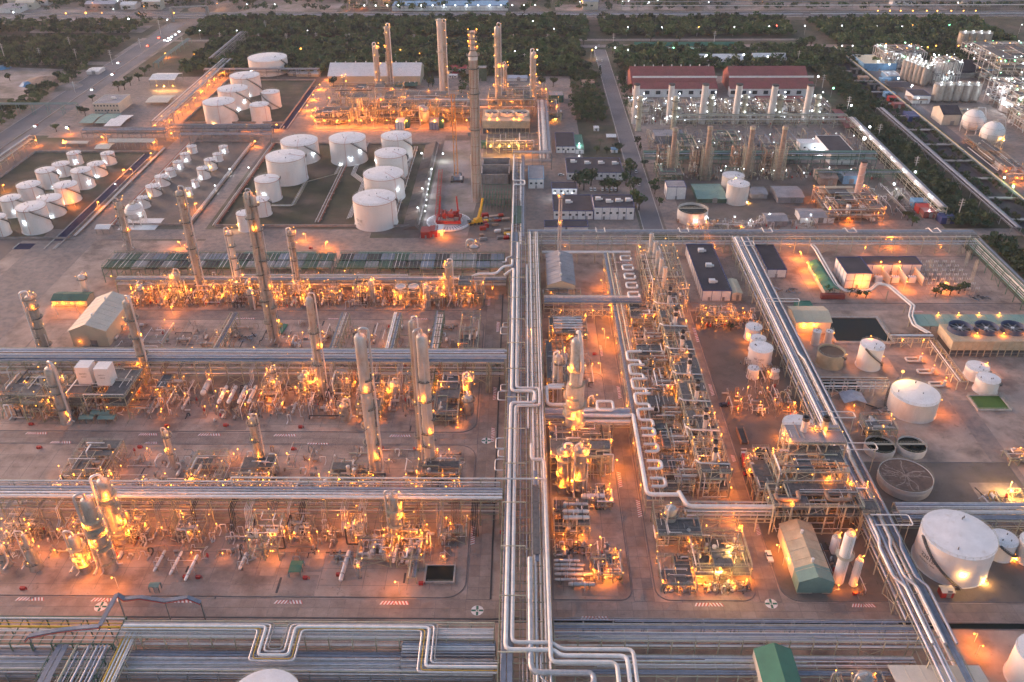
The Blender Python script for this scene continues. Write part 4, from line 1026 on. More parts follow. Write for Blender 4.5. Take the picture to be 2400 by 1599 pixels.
# columns and towers of the left block (tile, base x, base y, top tile, top y, width)
def col_at(n, x, y, nt, xt, yt, w, label, **k):
    P = g(n, x, y); r = width(n, w, P)/2; h = hgt(nt, xt, yt, P.y)
    return column(P, r, h, label, **k)
col_at(4, 1395, 480, 1, 1200, 1310, 46, 'grey column with platforms left of the slim white column in the back unit')
col_at(4, 1655, 435, 4, 1580, 20, 36, 'slim white column with one ring platform in the back unit', mk='vesselw')
col_at(4, 2070, 470, 4, 1990, 20, 34, 'column with bent overhead pipe at the right of the back unit')
col_at(4, 1880, 800, 1, 1700, 1325, 34, 'tallest of the twin dark columns in the left block, left tube', e=0, plats=[12, 24, 38, 52, 66])
col_at(4, 1915, 795, 1, 1750, 1345, 40, 'tallest of the twin dark columns in the left block, right tube', plats=[10, 20, 30, 45, 60, 72], e=900)
col_at(4, 900, 150, 1, 790, 1390, 42, 'weathered column at the far left end of the green air coolers', plats=[12, 20, 26, 31])
col_at(4, 335, 880, 4, 200, 470, 62, 'stout column with many platforms at the left edge of the middle block', plats=[6, 11, 16, 21, 26, 31])
col_at(4, 1025, 1060, 4, 865, 500, 60, 'tall column in front of the beige hall, left block', plats=[8, 15, 24, 33])
col_at(4, 2230, 1170, 4, 2125, 480, 48, 'tall slim column with crook pipe between the halls and the smooth towers', plats=[8, 18, 26, 34])
col_at(4, 470, 1340, 4, 360, 960, 80, 'short stout lit column at the front left of the middle block', plats=[4, 8, 12, 16, 20], mk='vessel')
column(g(8, 236, 138), 2.1, hgt(5, 100, 735, g(8, 236, 138).y), 'smooth tall silver tower with a rounded top, left of the pair', plats=[9, 16, 24, 33, 41, 46], mk='vesselp', full=False)
column(g(8, 618, 112), 2.1, hgt(5, 545, 735, g(8, 618, 112).y), 'smooth tall silver tower with a rounded top, right of the pair', plats=[8, 14, 20, 26, 35, 44], mk='vesselp', full=False)
column(g(8, 560, 60), 1.2, hgt(5, 452, 640, g(8, 560, 60).y), 'slim column just left of the right-hand smooth tower', plats=[8, 14, 30])
col_at(7, 720, 590, 4, 2450/2, 1568, 60, 'dummy') if False else None
P_ = g(7, 840, 590); column(P_, 2.2, hgt(7, 690, 170, P_.y), 'rear lit column with glowing ring platforms in the front left block', plats=[3+2.3*i for i in range(9)], e=1200, pm='tan2')
P_ = g(7, 760, 790); column(P_, 2.1, hgt(7, 600, 300, P_.y), 'tall front lit column wrapped in glowing ring platforms', plats=[4.5+2.1*i for i in range(10)], e=1200, pm='tan2')
P_ = g(7, 590, 800); column(P_, 1.8, hgt(7, 510, 560, P_.y), 'short lit column wrapped in glowing ring platforms, left of the tall one', plats=[4, 5.5, 7, 8.5, 10, 11.5], e=1200, pm='tan2')
P_ = g(7, 255, 780); column(P_, 1.9, hgt(7, 140, 520, P_.y)*.9, 'slim-topped column on legs near the left edge, front block', plats=[3.5, 10.5], taper=(.9, .45), e=900)
P_ = g(7, 50, 760); column(P_, 1.6, 9, 'low lit column at the left edge, front block', plats=[3.5, 7], e=800)
P_ = g(8, 385, 590); column(P_, 1.7, hgt(8, 378, 280, P_.y), 'lit column rising between the exchanger pairs, front left block', plats=[4, 8, 12, 15], e=900, pm='tan2')
for (n, x, y, nt, xt, yt, w, lb_) in ((4, 1210, 1568+90, 4, 1130, 1400, 30, 'small column behind the front left rack, left one'), (4, 1810, 1568+110, 4, 1725, 1310, 44, 'small column with lamp crown behind the front left rack, right one'), (5, 30, 1330, 4, 2340, 1210, 56, 'round vessel with lit top left of the smooth tower'), (4, 1900, 1130, 4, 1880, 970, 28, 'short slim column right of the four white exchangers')):
    col_at(n, x, y, nt, xt, yt, w, lb_, e=500)
for (n, x, y, w, yt, lb_) in ((4, 995, 510, 44, 405, 'short grey vessel at the left end of the orange-lit row'), (4, 1745, 560, 48, 430, 'tall grey drum with domed top beside the twin dark columns'), (8, 130, 850, 30, 740, 'small vessel at the end of the long pipe pad'), (4, 600, 470, 48, 325, 'white bullet-shaped vessel beside the small green shed'), (5, 880, 1290, 66, 1160, 'grey drum beside the bend of the road, middle block')):
    P_ = g(n, x, y); vessel(P_, width(n, w, P_)/2, max(4, hgt(n, x-8, yt, P_.y)), lb_, e=500, mk='vesselw' if 'white' in lb_ else 'vessel')
for (n, x, y, nt, xt, yt, w, lb_) in ((4, 1240, 490, 4, 1225, 310, 44, 'short glowing tower left of the grey column in the back unit'), (5, 745, 500, 5, 735, 240, 40, 'glowing tower with curled white pipe at the right of the back unit'), (5, 600, 560, 5, 590, 400, 34, 'low glowing tower in the right part of the back unit'), (5, 215, 520, 5, 208, 370, 32, 'low glowing tower beside the cooler frame in the back unit'), (4, 2110, 1160, 4, 2095, 1010, 40, 'low tower with lit top left of the smooth towers'), (5, 370, 1190, 5, 380, 1060, 44, 'lit squat tower between the smooth towers'), (4, 880, 1110, 4, 870, 1020, 44, 'squat lit vessel tower beside the white box heaters'), (5, 880, 1180, 5, 880, 1020, 50, 'lit round tower near the bend of the road')):
    col_at(n, x, y, nt, xt, yt, w, lb_, e=800, pm='tan2')
# fin and exchanger groups
for i, x in enumerate((1535, 1600, 1672, 1740)):
    A = g(4, x-25, 1215, 4.5); B_ = g(4, x+25, 1095, 4.5)
    t = drum(((A.x+B_.x)/2, (A.y+B_.y)/2), 13, .85, PI/2, 'white horizontal exchanger on tall frames, %s of four in a row' % ORD[i], z=3.8, mk='vesselw', name='heat_exchanger')
lamp(t, g(4, 1565, 1130, 7), 500); lamp(t, g(4, 1700, 1130, 7), 500)
drum(g(4, 1435, 1160), 11, 1.2, PI/2, 'thick white drum on a frame left of the four exchangers', z=3.5, mk='vesselw', e=700)
for i, (x, y) in enumerate(((225, 690), (285, 690), (478, 690), (538, 690))):
    drum(g(8, x+4, y-40), 9, .9, PI/2, 'silver exchanger shell in the front lit group, %s from the left' % ORD[i], z=1.5, mk='silver', pipes=2, e=500 if i % 2 else 0)
row = []
for i in range(24):
    x = -204+i*7.7+R.uniform(-1.5, 1.5)
    row.append(drum((x, 394+R.uniform(-1, 1)), 9, R.uniform(.45, .7), PI/2+R.uniform(-.02, .02), 'x', z=R.choice((1.2, 3.4)), mk=R.choice(('silver', 'vessel', 'vesselw')), e=700 if i % 2 == 0 else 0))
order(row, fmt='slim exchanger lying front to back before the back unit, {o} from the left')
row = []
for i, (x, y, L) in enumerate(((-160, 300, 8), (-152, 306, 7), (-146, 303, 9), (-104, 303, 9), (-98, 300, 8), (-92, 306, 7), (-62, 304, 9), (-57, 303, 9), (-84, 300, 6), (-190, 306, 9), (-182, 300, 8))):
    row.append(drum((x, y), L, .6, PI/2, 'x', z=1.8, mk=R.choice(('silver', 'vessel'))))
order(row, fmt='grey exchanger lying front to back in the middle block, {o} from the left')
row = []
for i, (x, y, L, r) in enumerate(((-125, 212, 10, .5), (-119, 211, 11, .5), (-113, 209, 12, .5), (-96, 212, 8, .6), (-60.5, 210, 14, .8), (-44, 216, 9, .6), (-41, 216, 9, .6))):
    row.append(drum((x, y), L, r, PI/2-.05, 'x', z=1.4, mk='silver', e=0, pipes=2))
order(row, fmt='pipe-like exchanger on a low pad in the front left block, {o} from the left')
row = []
for i, (x, y, L, a) in enumerate(((-152, 352, 7, 0), (-111, 356, 8, PI/2), (-96, 358, 8, 1.2), (-107, 350, 6, PI/2), (-98, 349, 6, PI/2), (-165, 356, 6, 0), (-62, 360, 5, PI/2))):
    row.append(drum((x, y), L, .8, a, 'x', z=1, mk='vessel'))
order(row, fmt='dull grey drum in the yard behind the middle rack, {o} from the left')
# steel structures
structure(-66.5, -53, 390, 401, [5, 9], 'cooler frame with dark roof panels in the back unit', 2, 2, seed=2, lamps=5, e=900, vessels=2, pipes=8, coolers=2)
structure(-33, -20, 392, 402, [4.5, 8.5, 12.5], 'bright lit pipe tower at the right end of the back unit', 2, 1, seed=3, lamps=6, e=900, pipes=18)
structure(-50, -38, 391, 402, [4, 7.5], 'lit frame with exchangers beside the bright pipe tower', 2, 1, seed=4, lamps=5, e=800, pipes=14)
structure(-210, -196, 292, 306, [6, 10, 14], 'tall leaning-legged frame of the front corner column, middle block', 2, 2, seed=5, lamps=6, e=700)
structure(-196, -168, 296, 317, [6, 10.5], 'wide deck with two white box heaters, middle block', 3, 2, seed=6, lamps=6, e=600, pipes=24)
t = THINGS[-1]
for (cx, cy) in ((-188, 308), (-179.5, 307)): ubox('heater_box', 'bwhite', t, (cx, cy, 15), 6.2, 6, 8.6)
for cx in (-188, -179.5):
    me = letters(None, 1.0, txt='SAFETY', mk='dark'); o = put('lettering', me, t, V(cx, (305 if cx < -185 else 304)-.03, 15.8)-base(t)); o.rotation_euler = (PI/2, 0, 0)
    me = letters(None, 1.0, txt='FIRST', mk='dark'); o = put('lettering', me, t, V(cx, (305 if cx < -185 else 304)-.03, 14.3)-base(t)); o.rotation_euler = (PI/2, 0, 0)
structure(-224, -205, 299, 318, [5, 9], 'pipe frame at the left edge of the middle block', 2, 2, seed=7, lamps=4, e=500, pipes=22)
structure(-94, -84, 214, 226, [6, 11], 'square lit frame with dome lamp in the front left block', 2, 1, seed=8, lamps=7, e=800, coolers=0)
structure(-28.5, -19.8, 222, 230, [6], 'small platform with a white drum beside the road', 1, 1, seed=9, lamps=1, e=400, vessels=2, pipes=6)
structure(-56.5, -45, 211, 221, [4.5], 'left exchanger deck of the front lit group', 1, 1, seed=10, lamps=2, e=700)
structure(-43, -33.5, 211, 221, [4.5], 'right exchanger deck of the front lit group', 1, 1, seed=11, lamps=4, e=900)
for (a, b_, c_, d_, s, lb_) in ((-176, -160, 253, 272, 12, 'slanted pipe frame at the far left behind the front rack'), (-128, -116, 250, 266, 13, 'low lit pump frame behind the front rack, left of centre'), (-108, -96, 250, 262, 14, 'lit pump frame under the lamp-crowned column'), (-73, -58, 251, 259, 15, 'small lit frame with dark roof left of the smooth towers'), (-40, -24, 252, 260, 16, 'low lit frame beside the smooth towers'), (-37, -27, 290, 313, 17, 'lit round vessel frame beside the bend of the road'), (-70, -60, 294, 306, 18, 'small frame behind the smooth left tower'), (-30, -21, 342, 374, 19, 'row of lit hooked pipes beside the road in the middle block')):
    structure(a, b_, c_, d_, [3.5, 6.5], lb_, 2, 2, seed=s, lamps=5, e=600, vessels=4, pipes=20, post=.22)
# sloping narrow racks running front to back
for (x, y0, y1, lb_, w) in ((-143.5, 336, 372, 'narrow pipe rack running back from the middle rack beside the beige hall', 4), (-88, 336, 372, 'narrow pipe rack with stacked trays left of the smooth towers', 4), (-62, 336, 372, 'narrow pipe rack with stacked trays right of the smooth towers', 4), (-41, 290, 374, 'narrow green-framed pipe rack crossing the middle rack', 4), (-37, 200+4, 232, 'dark tray rack dropping to the front plot', 3)):
    rack('y', y0, y1, x-w/2, x+w/2, [5, 7.5] if w > 3 else [3], lb_, n=5, sp=6, seed=int(-x), mk='tan' if x != -41 else 'grn', brace=False, lamps=1)
# buildings of the left block
t = shed(-217, -199.5, 352, 384, 9, 12.5, 'large beige hall with ridged roof and two vents, left middle', 'y', 'beige', 'beigew', vents=2, name='hall')
shed(-245, -227, 391, 400, 3.5, 5, 'small dark green shed with lit bays at the left', 'x', 'beige', 'dgreen'); t = THINGS[-1]
for i in range(8): lamp(t, V(-244+i*2.3, 390.2, 2.4), 450 if i % 2 == 0 else 0, 'o', .45)
for (x, y, w, d, lb_) in ((-180, 296, 8, 3.2, 'low teal roof shelter on the front of the middle block'), (-184.5, 292.5, 6, 3, 'small green roof shelter left of the teal one'), (-176, 292.5, 7, 3.2, 'small green roof shelter right of the teal one'), (-77, 209, 4, 5, 'tall green shelter beside the long pipe pad'), (-122.5, 200.5, 3.2, 2, 'little turquoise canopy near the front road')):
    shed(x-w/2, x+w/2, y-d/2, y+d/2, 2.6, 3.0, lb_, 'x', 'conc', 'teal' if 'teal' in lb_ or 'turq' in lb_ else 'green', open_=True, overhang=.1, name='shelter', cat='shelter', seams=False)
vessel((-236, 355, 0), 1.2, 9, 'slim white vertical vessel left of the beige hall', mk='vesselw', plat=False)
# lamp posts on the paved plots and roads
LP = [(8, 400, 960, 6), (7, 820, 930, 6), (4, 1190, 600, 5), (4, 540, 590, 6), (4, 400, 615, 7)]
for i, (n, x, y, h) in enumerate(LP):
    P_ = g(n, x, y); lamp_post(P_, h, ['short lamp post on the bare front plot left of the water basin', 'leaning lamp post on the front plot near the road circle', 'lamp post at the corner of the back unit road', 'lamp post on the road beside the beige hall', 'bright lamp post left of the beige hall'][i], 2200)
# red hydrant and extinguisher boxes
hb = []
for (n, x, y) in ((7,160,930),(7,1368,852),(7,2106,858),(4,215,1365),(4,1150,1375),(4,1555,1372),(4,2072,1384),(4,965,1522),(4,2020,1535),(4,270,1525),(5,510,1535),(5,270,1525),(8,550,895),(9,1187,966),(7,2335,835),(8,1108,545),(5,1742,880),(5,1690,480),(4,2140,150),(7,1280,850)):
    P_ = g(n, x, y); t = thing('hydrant_box', 'red fire box', 'fire box', P_)
    ubox('cabinet', 'red', t, P_+V(0, 0, .62), 1.5, .9, 1.0); ubox('lid', 'red', t, P_+V(0, 0, 1.17), 1.6, 1.0, .1); urod('hydrant', 'red', t, P_+V(1.3, 0, .1), P_+V(1.3, 0, 1.3), .16); hb.append(t)
order(hb, fmt='small red fire cabinet with hydrant on the pavement, {o} from the left')

row_fill(-182, -22, 254, 275, 21, 'scattered pumps and pipes between the two roads', 4, 16, 2, 500, 167)
row_fill(-218, -24, 347, 374, 26, 'scattered pipework on the pavement behind the middle rack', 3.2, 18, 2, 500, 177)
row_fill(-186, -26, 213, 221, 20, 'low pipes and valves on the front plot', 3, 12, 1, 500, 187)
row_fill(-212, -14, 413.5, 417, 18, 'bent pipes before the green air coolers', 8, 14, 1, 500, 197)
row_fill(-240, -9, 333.5, 336, 22, 'valve row along the rear side of the middle rack', 3, 14, 0, 0, 207)
row_fill(-190, -9, 242.5, 245, 20, 'valve row along the rear side of the front left rack', 3, 12, 0, 0, 217)
for i, (x, y) in enumerate(((-192, 393), (-150, 392), (-84, 392), (-14, 404))): pass
hang = []
for i in range(26):
    x = -186+i*6.7+R.uniform(-2, 2)
    if x > -12: break
    t = thing('pipe_drop', 'x', 'pipework', (x, 231, 0)); n_ = R.randint(2, 5); mk = R.choice(PM)
    for k in range(n_): upipe(t, [V(x+k*.6, 236, 9.4), V(x+k*.6, 229.6, 9.4), V(x+k*.6, 229.2, 4), V(x+k*.6+.4, 226, 3.4), V(x+k*.6+.4, 226, .3)], .16, mk, 6)
    hang.append(t)
order(hang, fmt='bundle of lines dropping off the front left rack, {o} from the left')
hang = []
for i in range(24):
    x = -238+i*9.6+R.uniform(-2, 2)
    t = thing('pipe_drop', 'x', 'pipework', (x, 319, 0)); n_ = R.randint(1, 4); mk = R.choice(PM)
    for k in range(n_): upipe(t, [V(x+k*.7, 326, 9), V(x+k*.7, 319, 9), V(x+k*.7, 318.6, 4), V(x+k*.7, 314, 4), V(x+k*.7, 314, .3)], .2, mk, 6)
    hang.append(t)
order(hang, fmt='bundle of lines dropping off the middle rack, {o} from the left')

fr = []
for i in range(11):
    x = -204+i*16.6; w = R.uniform(7, 11)
    if -72 < x+w/2 < -18: continue
    fr.append(structure(x, x+w, 395.5, 403, [4, 7.6, 10.8] if i % 2 else [4, 7.6], 'x', 2, 1, seed=400+i, lamps=7, e=700, vessels=3, pipes=22, mk='tan2', decks=False, rails=False, post=.22))
order(fr, fmt='open lit pipe frame in front of the back rack, {o} from the left')
fr = []
for i in range(9):
    x = -160+i*15.6; w = R.uniform(6, 9)
    if any(abs(x+w/2-c) < 9 for c in (-124, -136)): continue
    fr.append(structure(x, x+w, 308, 318.5, [3.8, 7, 10] if i % 2 else [3.8, 7], 'x', 2, 1, seed=420+i, lamps=6, e=600, vessels=3, pipes=20, mk='tan2', decks=i % 2 == 0, rails=False, post=.22))
order(fr, fmt='open pipe frame leaning on the middle rack, {o} from the left')
fr = []
for i in range(9):
    x = -176+i*16.5; w = R.uniform(6, 9)
    fr.append(structure(x, x+w, 244, 251, [3, 5.5, 8.5] if i % 3 == 1 else [3, 5.5], 'x', 2, 1, seed=440+i, lamps=5, e=500, vessels=3, pipes=16, mk='tan2', decks=False, rails=False, post=.2))
order(fr, fmt='small pipe frame behind the front left rack, {o} from the left')
fr = []
for i in range(8):
    x = -182+i*20; w = R.uniform(6, 9)
    if -100 < x+w < -82: continue
    fr.append(structure(x, x+w, 222, 229.5, [4, 7, 9.6] if i % 2 == 0 else [4, 7], 'x', 2, 1, seed=460+i, lamps=5, e=600, vessels=3, pipes=16, mk='tan2', decks=False, rails=False, post=.22))
order(fr, fmt='open pipe frame in front of the front left rack, {o} from the left')
# ============================================================ CENTRAL SPINE, FRONT RACKS
rack('y', 156, 456, -6.9, 9.2, [5, 8.5, 12], 'broad central pipe rack running front to back through the whole works', n=17, sp=7.5, seed=21, mk='tan', rmax=.36, mats=['silver']*5+['bluepipe']*3+['white']*2+['tan2', 'grey'])
MR = THINGS[-1]
up = lambda pts, r, mk='white', nm='large_pipe', n=12: upipe(MR, [V(*p) for p in pts], r, mk, n, nm, bend=r*3)
Z = 13.4
up([(-9.5, 405, Z-2), (-4.6, 409, Z), (-4.4, 297.3, Z), (5.3, 297.3, Z), (5.3, 289.1, Z), (-4.6, 289.1, Z), (-4.7, 167, Z), (9.4, 167, Z), (11.5, 165, Z), (30.6, 165, Z), (30.6, 145, Z)], .68)
up([(-2.6, 440, Z), (-2.4, 299.4, Z), (7.2, 299.4, Z), (7.2, 287, Z), (-2.7, 287, Z), (-2.8, 169.6, Z), (9, 169.6, Z), (11.5, 167.3, Z), (32.6, 167.3, Z), (32.6, 145, Z)], .62)
up([(3.6, 262, Z), (3.6, 252, Z+.8), (8.3, 252, Z+.8), (8.5, 162.4, Z+.4), (27.4, 162.4, Z+.4), (27.4, 145, Z+.4)], .66)
up([(2.7, 203, Z), (2.7, 159.8, Z-.8), (20.5, 159.8, Z-.8), (20.5, 155.6, Z-.8), (10, 155.6, Z-.8), (8, 150, Z-.8)], .9, 'silver')
up([(5.6, 166, Z-1), (5.6, 158, Z-1), (7, 157, Z-1), (7, 140, Z-1)], .3, 'silver')
up([(-44, 405, 9.5), (-28, 405, 9.5), (-24, 408, 10.5), (-14, 408, 10.5), (-10, 413, 12.6), (-5.5, 413, 12.6), (-5.5, 420, 12.6)], .7, 'white')
up([(-11, 419, 12), (-8.8, 419, 12), (-8.8, 424, 12), (-6, 424, 13), (-6, 466, 13)], .4, 'silver')
for i, y in enumerate((268, 262, 255, 306, 300, 358, 353)):
    w = 2.2 if i % 2 else 3.2
    upipe(MR, [V(-6.6, y+w, 9), V(-7-w, y+w, 9), V(-7-w, y-w, 9), V(-6.6, y-w, 9)], .26, 'silver', 8, 'expansion_loop', bend=1)
for y in range(165, 450, 21):
    ubar('gantry_beam', 'tan2', MR, V(-6.9, y, 14.9), V(1.2, y, 14.9), .3)
    for x in (-6.9, 1.2): ubar('gantry_post', 'tan2', MR, V(x, y, 12), V(x, y, 14.9), .25)
ubox('cable_tray', 'steelblue', MR, (4.9, 225, 12.45), 1.4, 45, .5)
ubox('equipment_deck', 'grate', MR, (4.9, 222, 13.2), 2.3, 34, .15)
cluster(3.9, 6.2, 206, 238, 'small valves and pipes on the deck of the central rack', 12, 1.2, 5, 0, 0) if False else None
lamp(MR, V(5.2, 240, 15.6), 900); lamp(MR, V(4, 345, 14.5), 500)
rack('y', 456, 589, -6.6, 1.6, [4.5, 9.5], 'grey pipe rack carrying the spine back past the building site', n=8, sp=7, seed=22, mk='grey', mats=['silver', 'bluepipe', 'white'])
MR2 = THINGS[-1]
ubox('crossgrate_deck', 'crossgrate', MR2, (-2.6, 487, 9.6), 7.2, 26, .1)
upipe(MR2, [V(-6.2, 589, 10.4), V(-6.2, 540, 10.4), V(1.4, 540, 10.4), V(1.4, 533, 10.4), V(-5.8, 533, 10.4), V(-5.8, 458, 10.4)], .45, 'white', 10, 'large_pipe', bend=1.4)
rack('x', -6.6, 20.4, 586, 592, [6, 12], 'short cross rack stepping the spine to the right', n=5, sp=7, seed=23, mk='grey', mats=['silver', 'bluepipe'])
rack('y', 592, 712, 11.8, 20.4, [6, 12], 'silver pipe bundle rack beside the far lit unit', n=12, sp=12, seed=24, mk='grey', mats=['silver', 'bluepipe', 'white'], part=0)
# front racks below the bottom road
rack('x', -123, -8.5, 174, 180.6, [5, 9], 'front pipe rack with two deep pipe bends below the bottom road', n=12, sp=7.2, seed=25, mk='tan2', tray=False, part=.1)
t = THINGS[-1]
for (dx, r, mk) in ((0, .5, 'white'), (1.2, .16, 'yellow'), (2.0, .3, 'silver'), (-1.3, .3, 'silver'), (-2.2, .2, 'grey')):
    y0 = 177.4-dx*.6; zz = 10.2
    upipe(t, [V(-122, y0, zz), V(-78-dx*1.1, y0, zz), V(-78-dx*1.1, 167-dx, zz), V(-69+dx*1.1, 167-dx, zz), V(-69+dx*1.1, y0, zz), V(-31-dx*1.1+3, y0, zz), V(-31-dx*1.1+3, 163.4-dx, zz), V(-7, 163.4-dx, zz)], r, mk, 8, 'bent_pipe', bend=1.3)
rack('x', -180, -8.5, 163.5, 172.6, [3.2, 5.4], 'low front pipe rack carrying many parallel lines at the bottom left', n=19, sp=9, seed=26, mk='grey', rmax=.36, mats=['silver']*4+['bluepipe', 'white', 'tan2'], part=.1)
rack('x', -36, -8, 166, 175, [7.2], 'short rack of pale pipes just left of the spine', n=9, sp=9, seed=36, mk='grey', rmax=.4, mats=['white', 'silver', 'bluepipe'], part=0, tray=False)
rack('x', -186, -123, 171.5, 181.5, [5, 9.4], 'green-framed pipe rack in the lower left corner', n=6, sp=6, seed=27, mk='grn', tray=False, mats=['silver', 'white', 'yellow', 'silver'])
rack('y', 150, 172, -141, -124, [5, 8.4], 'green-framed rack running out of the lower left corner', n=14, sp=5, seed=28, mk='grn', mats=['silver', 'bluepipe', 'tan2'])
rack('y', 152, 180, -122.5, -117.5, [8], 'stack of bent lines joining the green rack to the front rack', n=8, sp=7, seed=29, mk='tan2', mats=['silver', 'white', 'yellow'], tray=False)
cluster(-178, -150, 156, 168, 'pipework with yellow frame in the lower left corner', 16, 5, 5, 0, 0)
t = thing('cable_duct', 'kinked grey cable duct with red pipe rising over the lower left green rack', 'cable duct', (-140, 184, 0))
pts = [V(-150, 172.5, 9.5), V(-148, 172, 12), V(-140, 174, 12.2), V(-135, 175, 12), V(-128, 175.5, 12.4), V(-127, 187, 13.4), V(-125, 186.5, 11.8), V(-120, 187, 12.2), V(-112, 186, 11.6), V(-105, 187, 12.2), V(-101, 186.4, 10.5)]
for a, c in zip(pts, pts[1:]):
    ubar('duct', 'steelblue', t, a, c, 1.3, .35)
upipe(t, [p+V(.2, -.85, -.2) for p in pts], .14, 'red', 6)
for p in (pts[1], pts[5], pts[8], pts[10]): ubar('post', 'grey', t, V(p.x, p.y, .1), p, .35)
rack('x', 10, 124, 174.6, 180.4, [5, 8.4], 'front pipe rack of blue-grey trays right of the spine', n=12, sp=7, seed=30, mk='tan2', mats=['bluepipe', 'silver', 'white'])
rack('x', 10, 122, 181.2, 184.2, [7], 'narrow cable bridge along the drain right of the spine', n=5, sp=9, seed=130, mk='grey', tray=False, mats=['bluepipe', 'silver'])
rack('x', 10, 118, 165, 172.6, [4.5], 'lower front rack of slim pipes right of the spine', n=17, sp=6, seed=31, mk='tan2', mats=['silver', 'tan2', 'bluepipe', 'white'])
rack('x', 134, 200, 226.5, 235.6, [5, 8.6], 'double pipe rack behind the largest tank at the right edge', n=11, sp=8, seed=32, mk='tan2', mats=['bluepipe', 'silver', 'white'], part=0)
rack('x', 58, 90, 229, 235.4, [5, 9], 'short rack with one thick white line between the heater blocks', n=6, sp=6, seed=33, mk='tan2', tray=False, part=0)
t = THINGS[-1]; upipe(t, [V(57, 238.5, 10.6), V(59, 231, 10.4), V(90, 231, 10.4)], .85, 'white', 12, 'thick_pipe')
# slanting rack on the right
rack('y', 150, 454, 119.6, 129.6, [5, 10], 'long grey-blue pipe rack slanting through the right half of the works', n=9, sp=8.5, seed=34, mk='tan2', rmax=.45, mats=['silver']*4+['bluepipe']*3+['white'], part=.1)
DR = THINGS[-1]
for (x, r, mk, k) in ((121.2, .5, 'silver', 0), (124.9, .55, 'silver', 1.2), (128.4, .45, 'bluepipe', 0)):
    pts = [V(x, 452, 11), V(x, 330, 11)]; y = 330
    if k: pts += [V(x+k, 326, 11), V(x+k, 262, 11), V(x, 258, 11)]
    pts += [V(x, 215, 11), V(x-1.4, 211, 11), V(x-1.4, 198, 11), V(x+1, 194, 11), V(x+1, 172, 11)]; upipe(DR, pts, r, mk, 8, 'large_pipe')
for (y, w, d) in ((440, 8, 5), (376, 16, 3), (282, 13, 4), (222, 13, 5), (262, 15, 4)):
    upipe(DR, [V(121, y+d/2, 13), V(121+w, y+d/2, 13), V(121+w, y-d/2, 13), V(121, y-d/2, 13)], .22, 'white', 8, 'expansion_loop', bend=1)
    for xx in (121, 121+w): ubar('support', 'tan2', DR, V(xx, y, .1), V(xx, y, 13), .22)
ubox('cable_tray', 'steelblue', DR, (126.6, 360, 10.4), 1.6, 180, .4); ubox('cable_tray', 'steelblue', DR, (123.3, 250, 10.4), 1.5, 90, .4)
rack('x', 3, 262, 454, 466, [5, 9.5], 'long pipe rack crossing behind the right half of the works', n=10, sp=8, seed=35, mk='tan2', rmax=.45, mats=['silver', 'white', 'silver', 'grey'], lamps=6, part=.1)
t = THINGS[-1]
for i in range(5):
    x = 45+i*48; upipe(t, [V(x-2.5, 465, 10.4), V(x-2.5, 462, 12.4), V(x-2.5, 456, 12.4), V(x+2.5, 456, 12.4), V(x+2.5, 462, 12.4), V(x+2.5, 465, 10.4)], .25, 'white', 8, 'expansion_loop')
rack('x', 11, 61, 441, 444, [6], 'single-level line with one thick pipe behind the tall cream hall', n=3, sp=10, seed=37, mk='tan2', rmax=.8, mats=['white'], tray=False)
rack('y', 340, 454, 255.5, 262, [5, 9.5], 'green-grey pipe rack along the tree line at the right edge', n=7, sp=8, seed=38, mk='grn', mats=['teal', 'silver', 'white'])
rack('x', 11, 60, 379.5, 388, [6, 9], 'truss bridge rack with blue-grey lines in front of the cream hall', n=8, sp=5, seed=39, mk='tan2', mats=['bluepipe', 'silver', 'white'], lamps=3)
t = THINGS[-1]
for i in range(16):
    a = 14+i*2.7; ubar('brace', 'tan2', t, V(a, 373.4, 5.5), V(a+2.7, 373.4, 8.6), .2); ubar('brace', 'tan2', t, V(a+2.7, 373.4, 5.5), V(a, 373.4, 8.6), .2)
for z in (5.5, 8.6): ubar('long_beam', 'tan2', t, V(14, 373.4, z), V(58, 373.4, z), .3)
for x in (14, 25, 36, 46, 58): ubar('post', 'tan2', t, V(x, 373.4, .1), V(x, 373.4, 8.6), .3)
rack('x', 9.5, 44.5, 283.8, 292, [5, 9], 'dark cross rack with thick lines from the spine to the heater block', n=7, sp=7, seed=40, mk='tan2', rmax=.5, mats=['silver', 'bluepipe', 'white'])
t = THINGS[-1]
upipe(t, [V(9, 304, 10.4), V(17, 304, 10.4)], .75, 'white', 12, 'large_pipe')
upipe(t, [V(18, 305.5, 10.6), V(10.4, 305.5, 10.6), V(10.4, 291.4, 10.6), V(20, 291.4, 10.6)], .8, 'white', 12, 'large_pipe', bend=2.6)
upipe(t, [V(24, 287.5, 10.2), V(31, 288, 10.4), V(31, 290.5, 11.4), V(31, 292.4, 11.8), V(37.5, 292.4, 11.8), V(37.5, 286.2, 11.8), V(31, 286.2, 11.8), V(31, 288.8, 11)], .55, 'white', 10, 'expansion_loop', bend=1.5)
upipe(t, [V(24, 284.6, 10.2), V(44, 284.6, 10.2)], .8, 'white', 12, 'large_pipe'); upipe(t, [V(24, 282, 9.2), V(44, 282, 9.2)], .7, 'vesselw', 12, 'large_pipe')
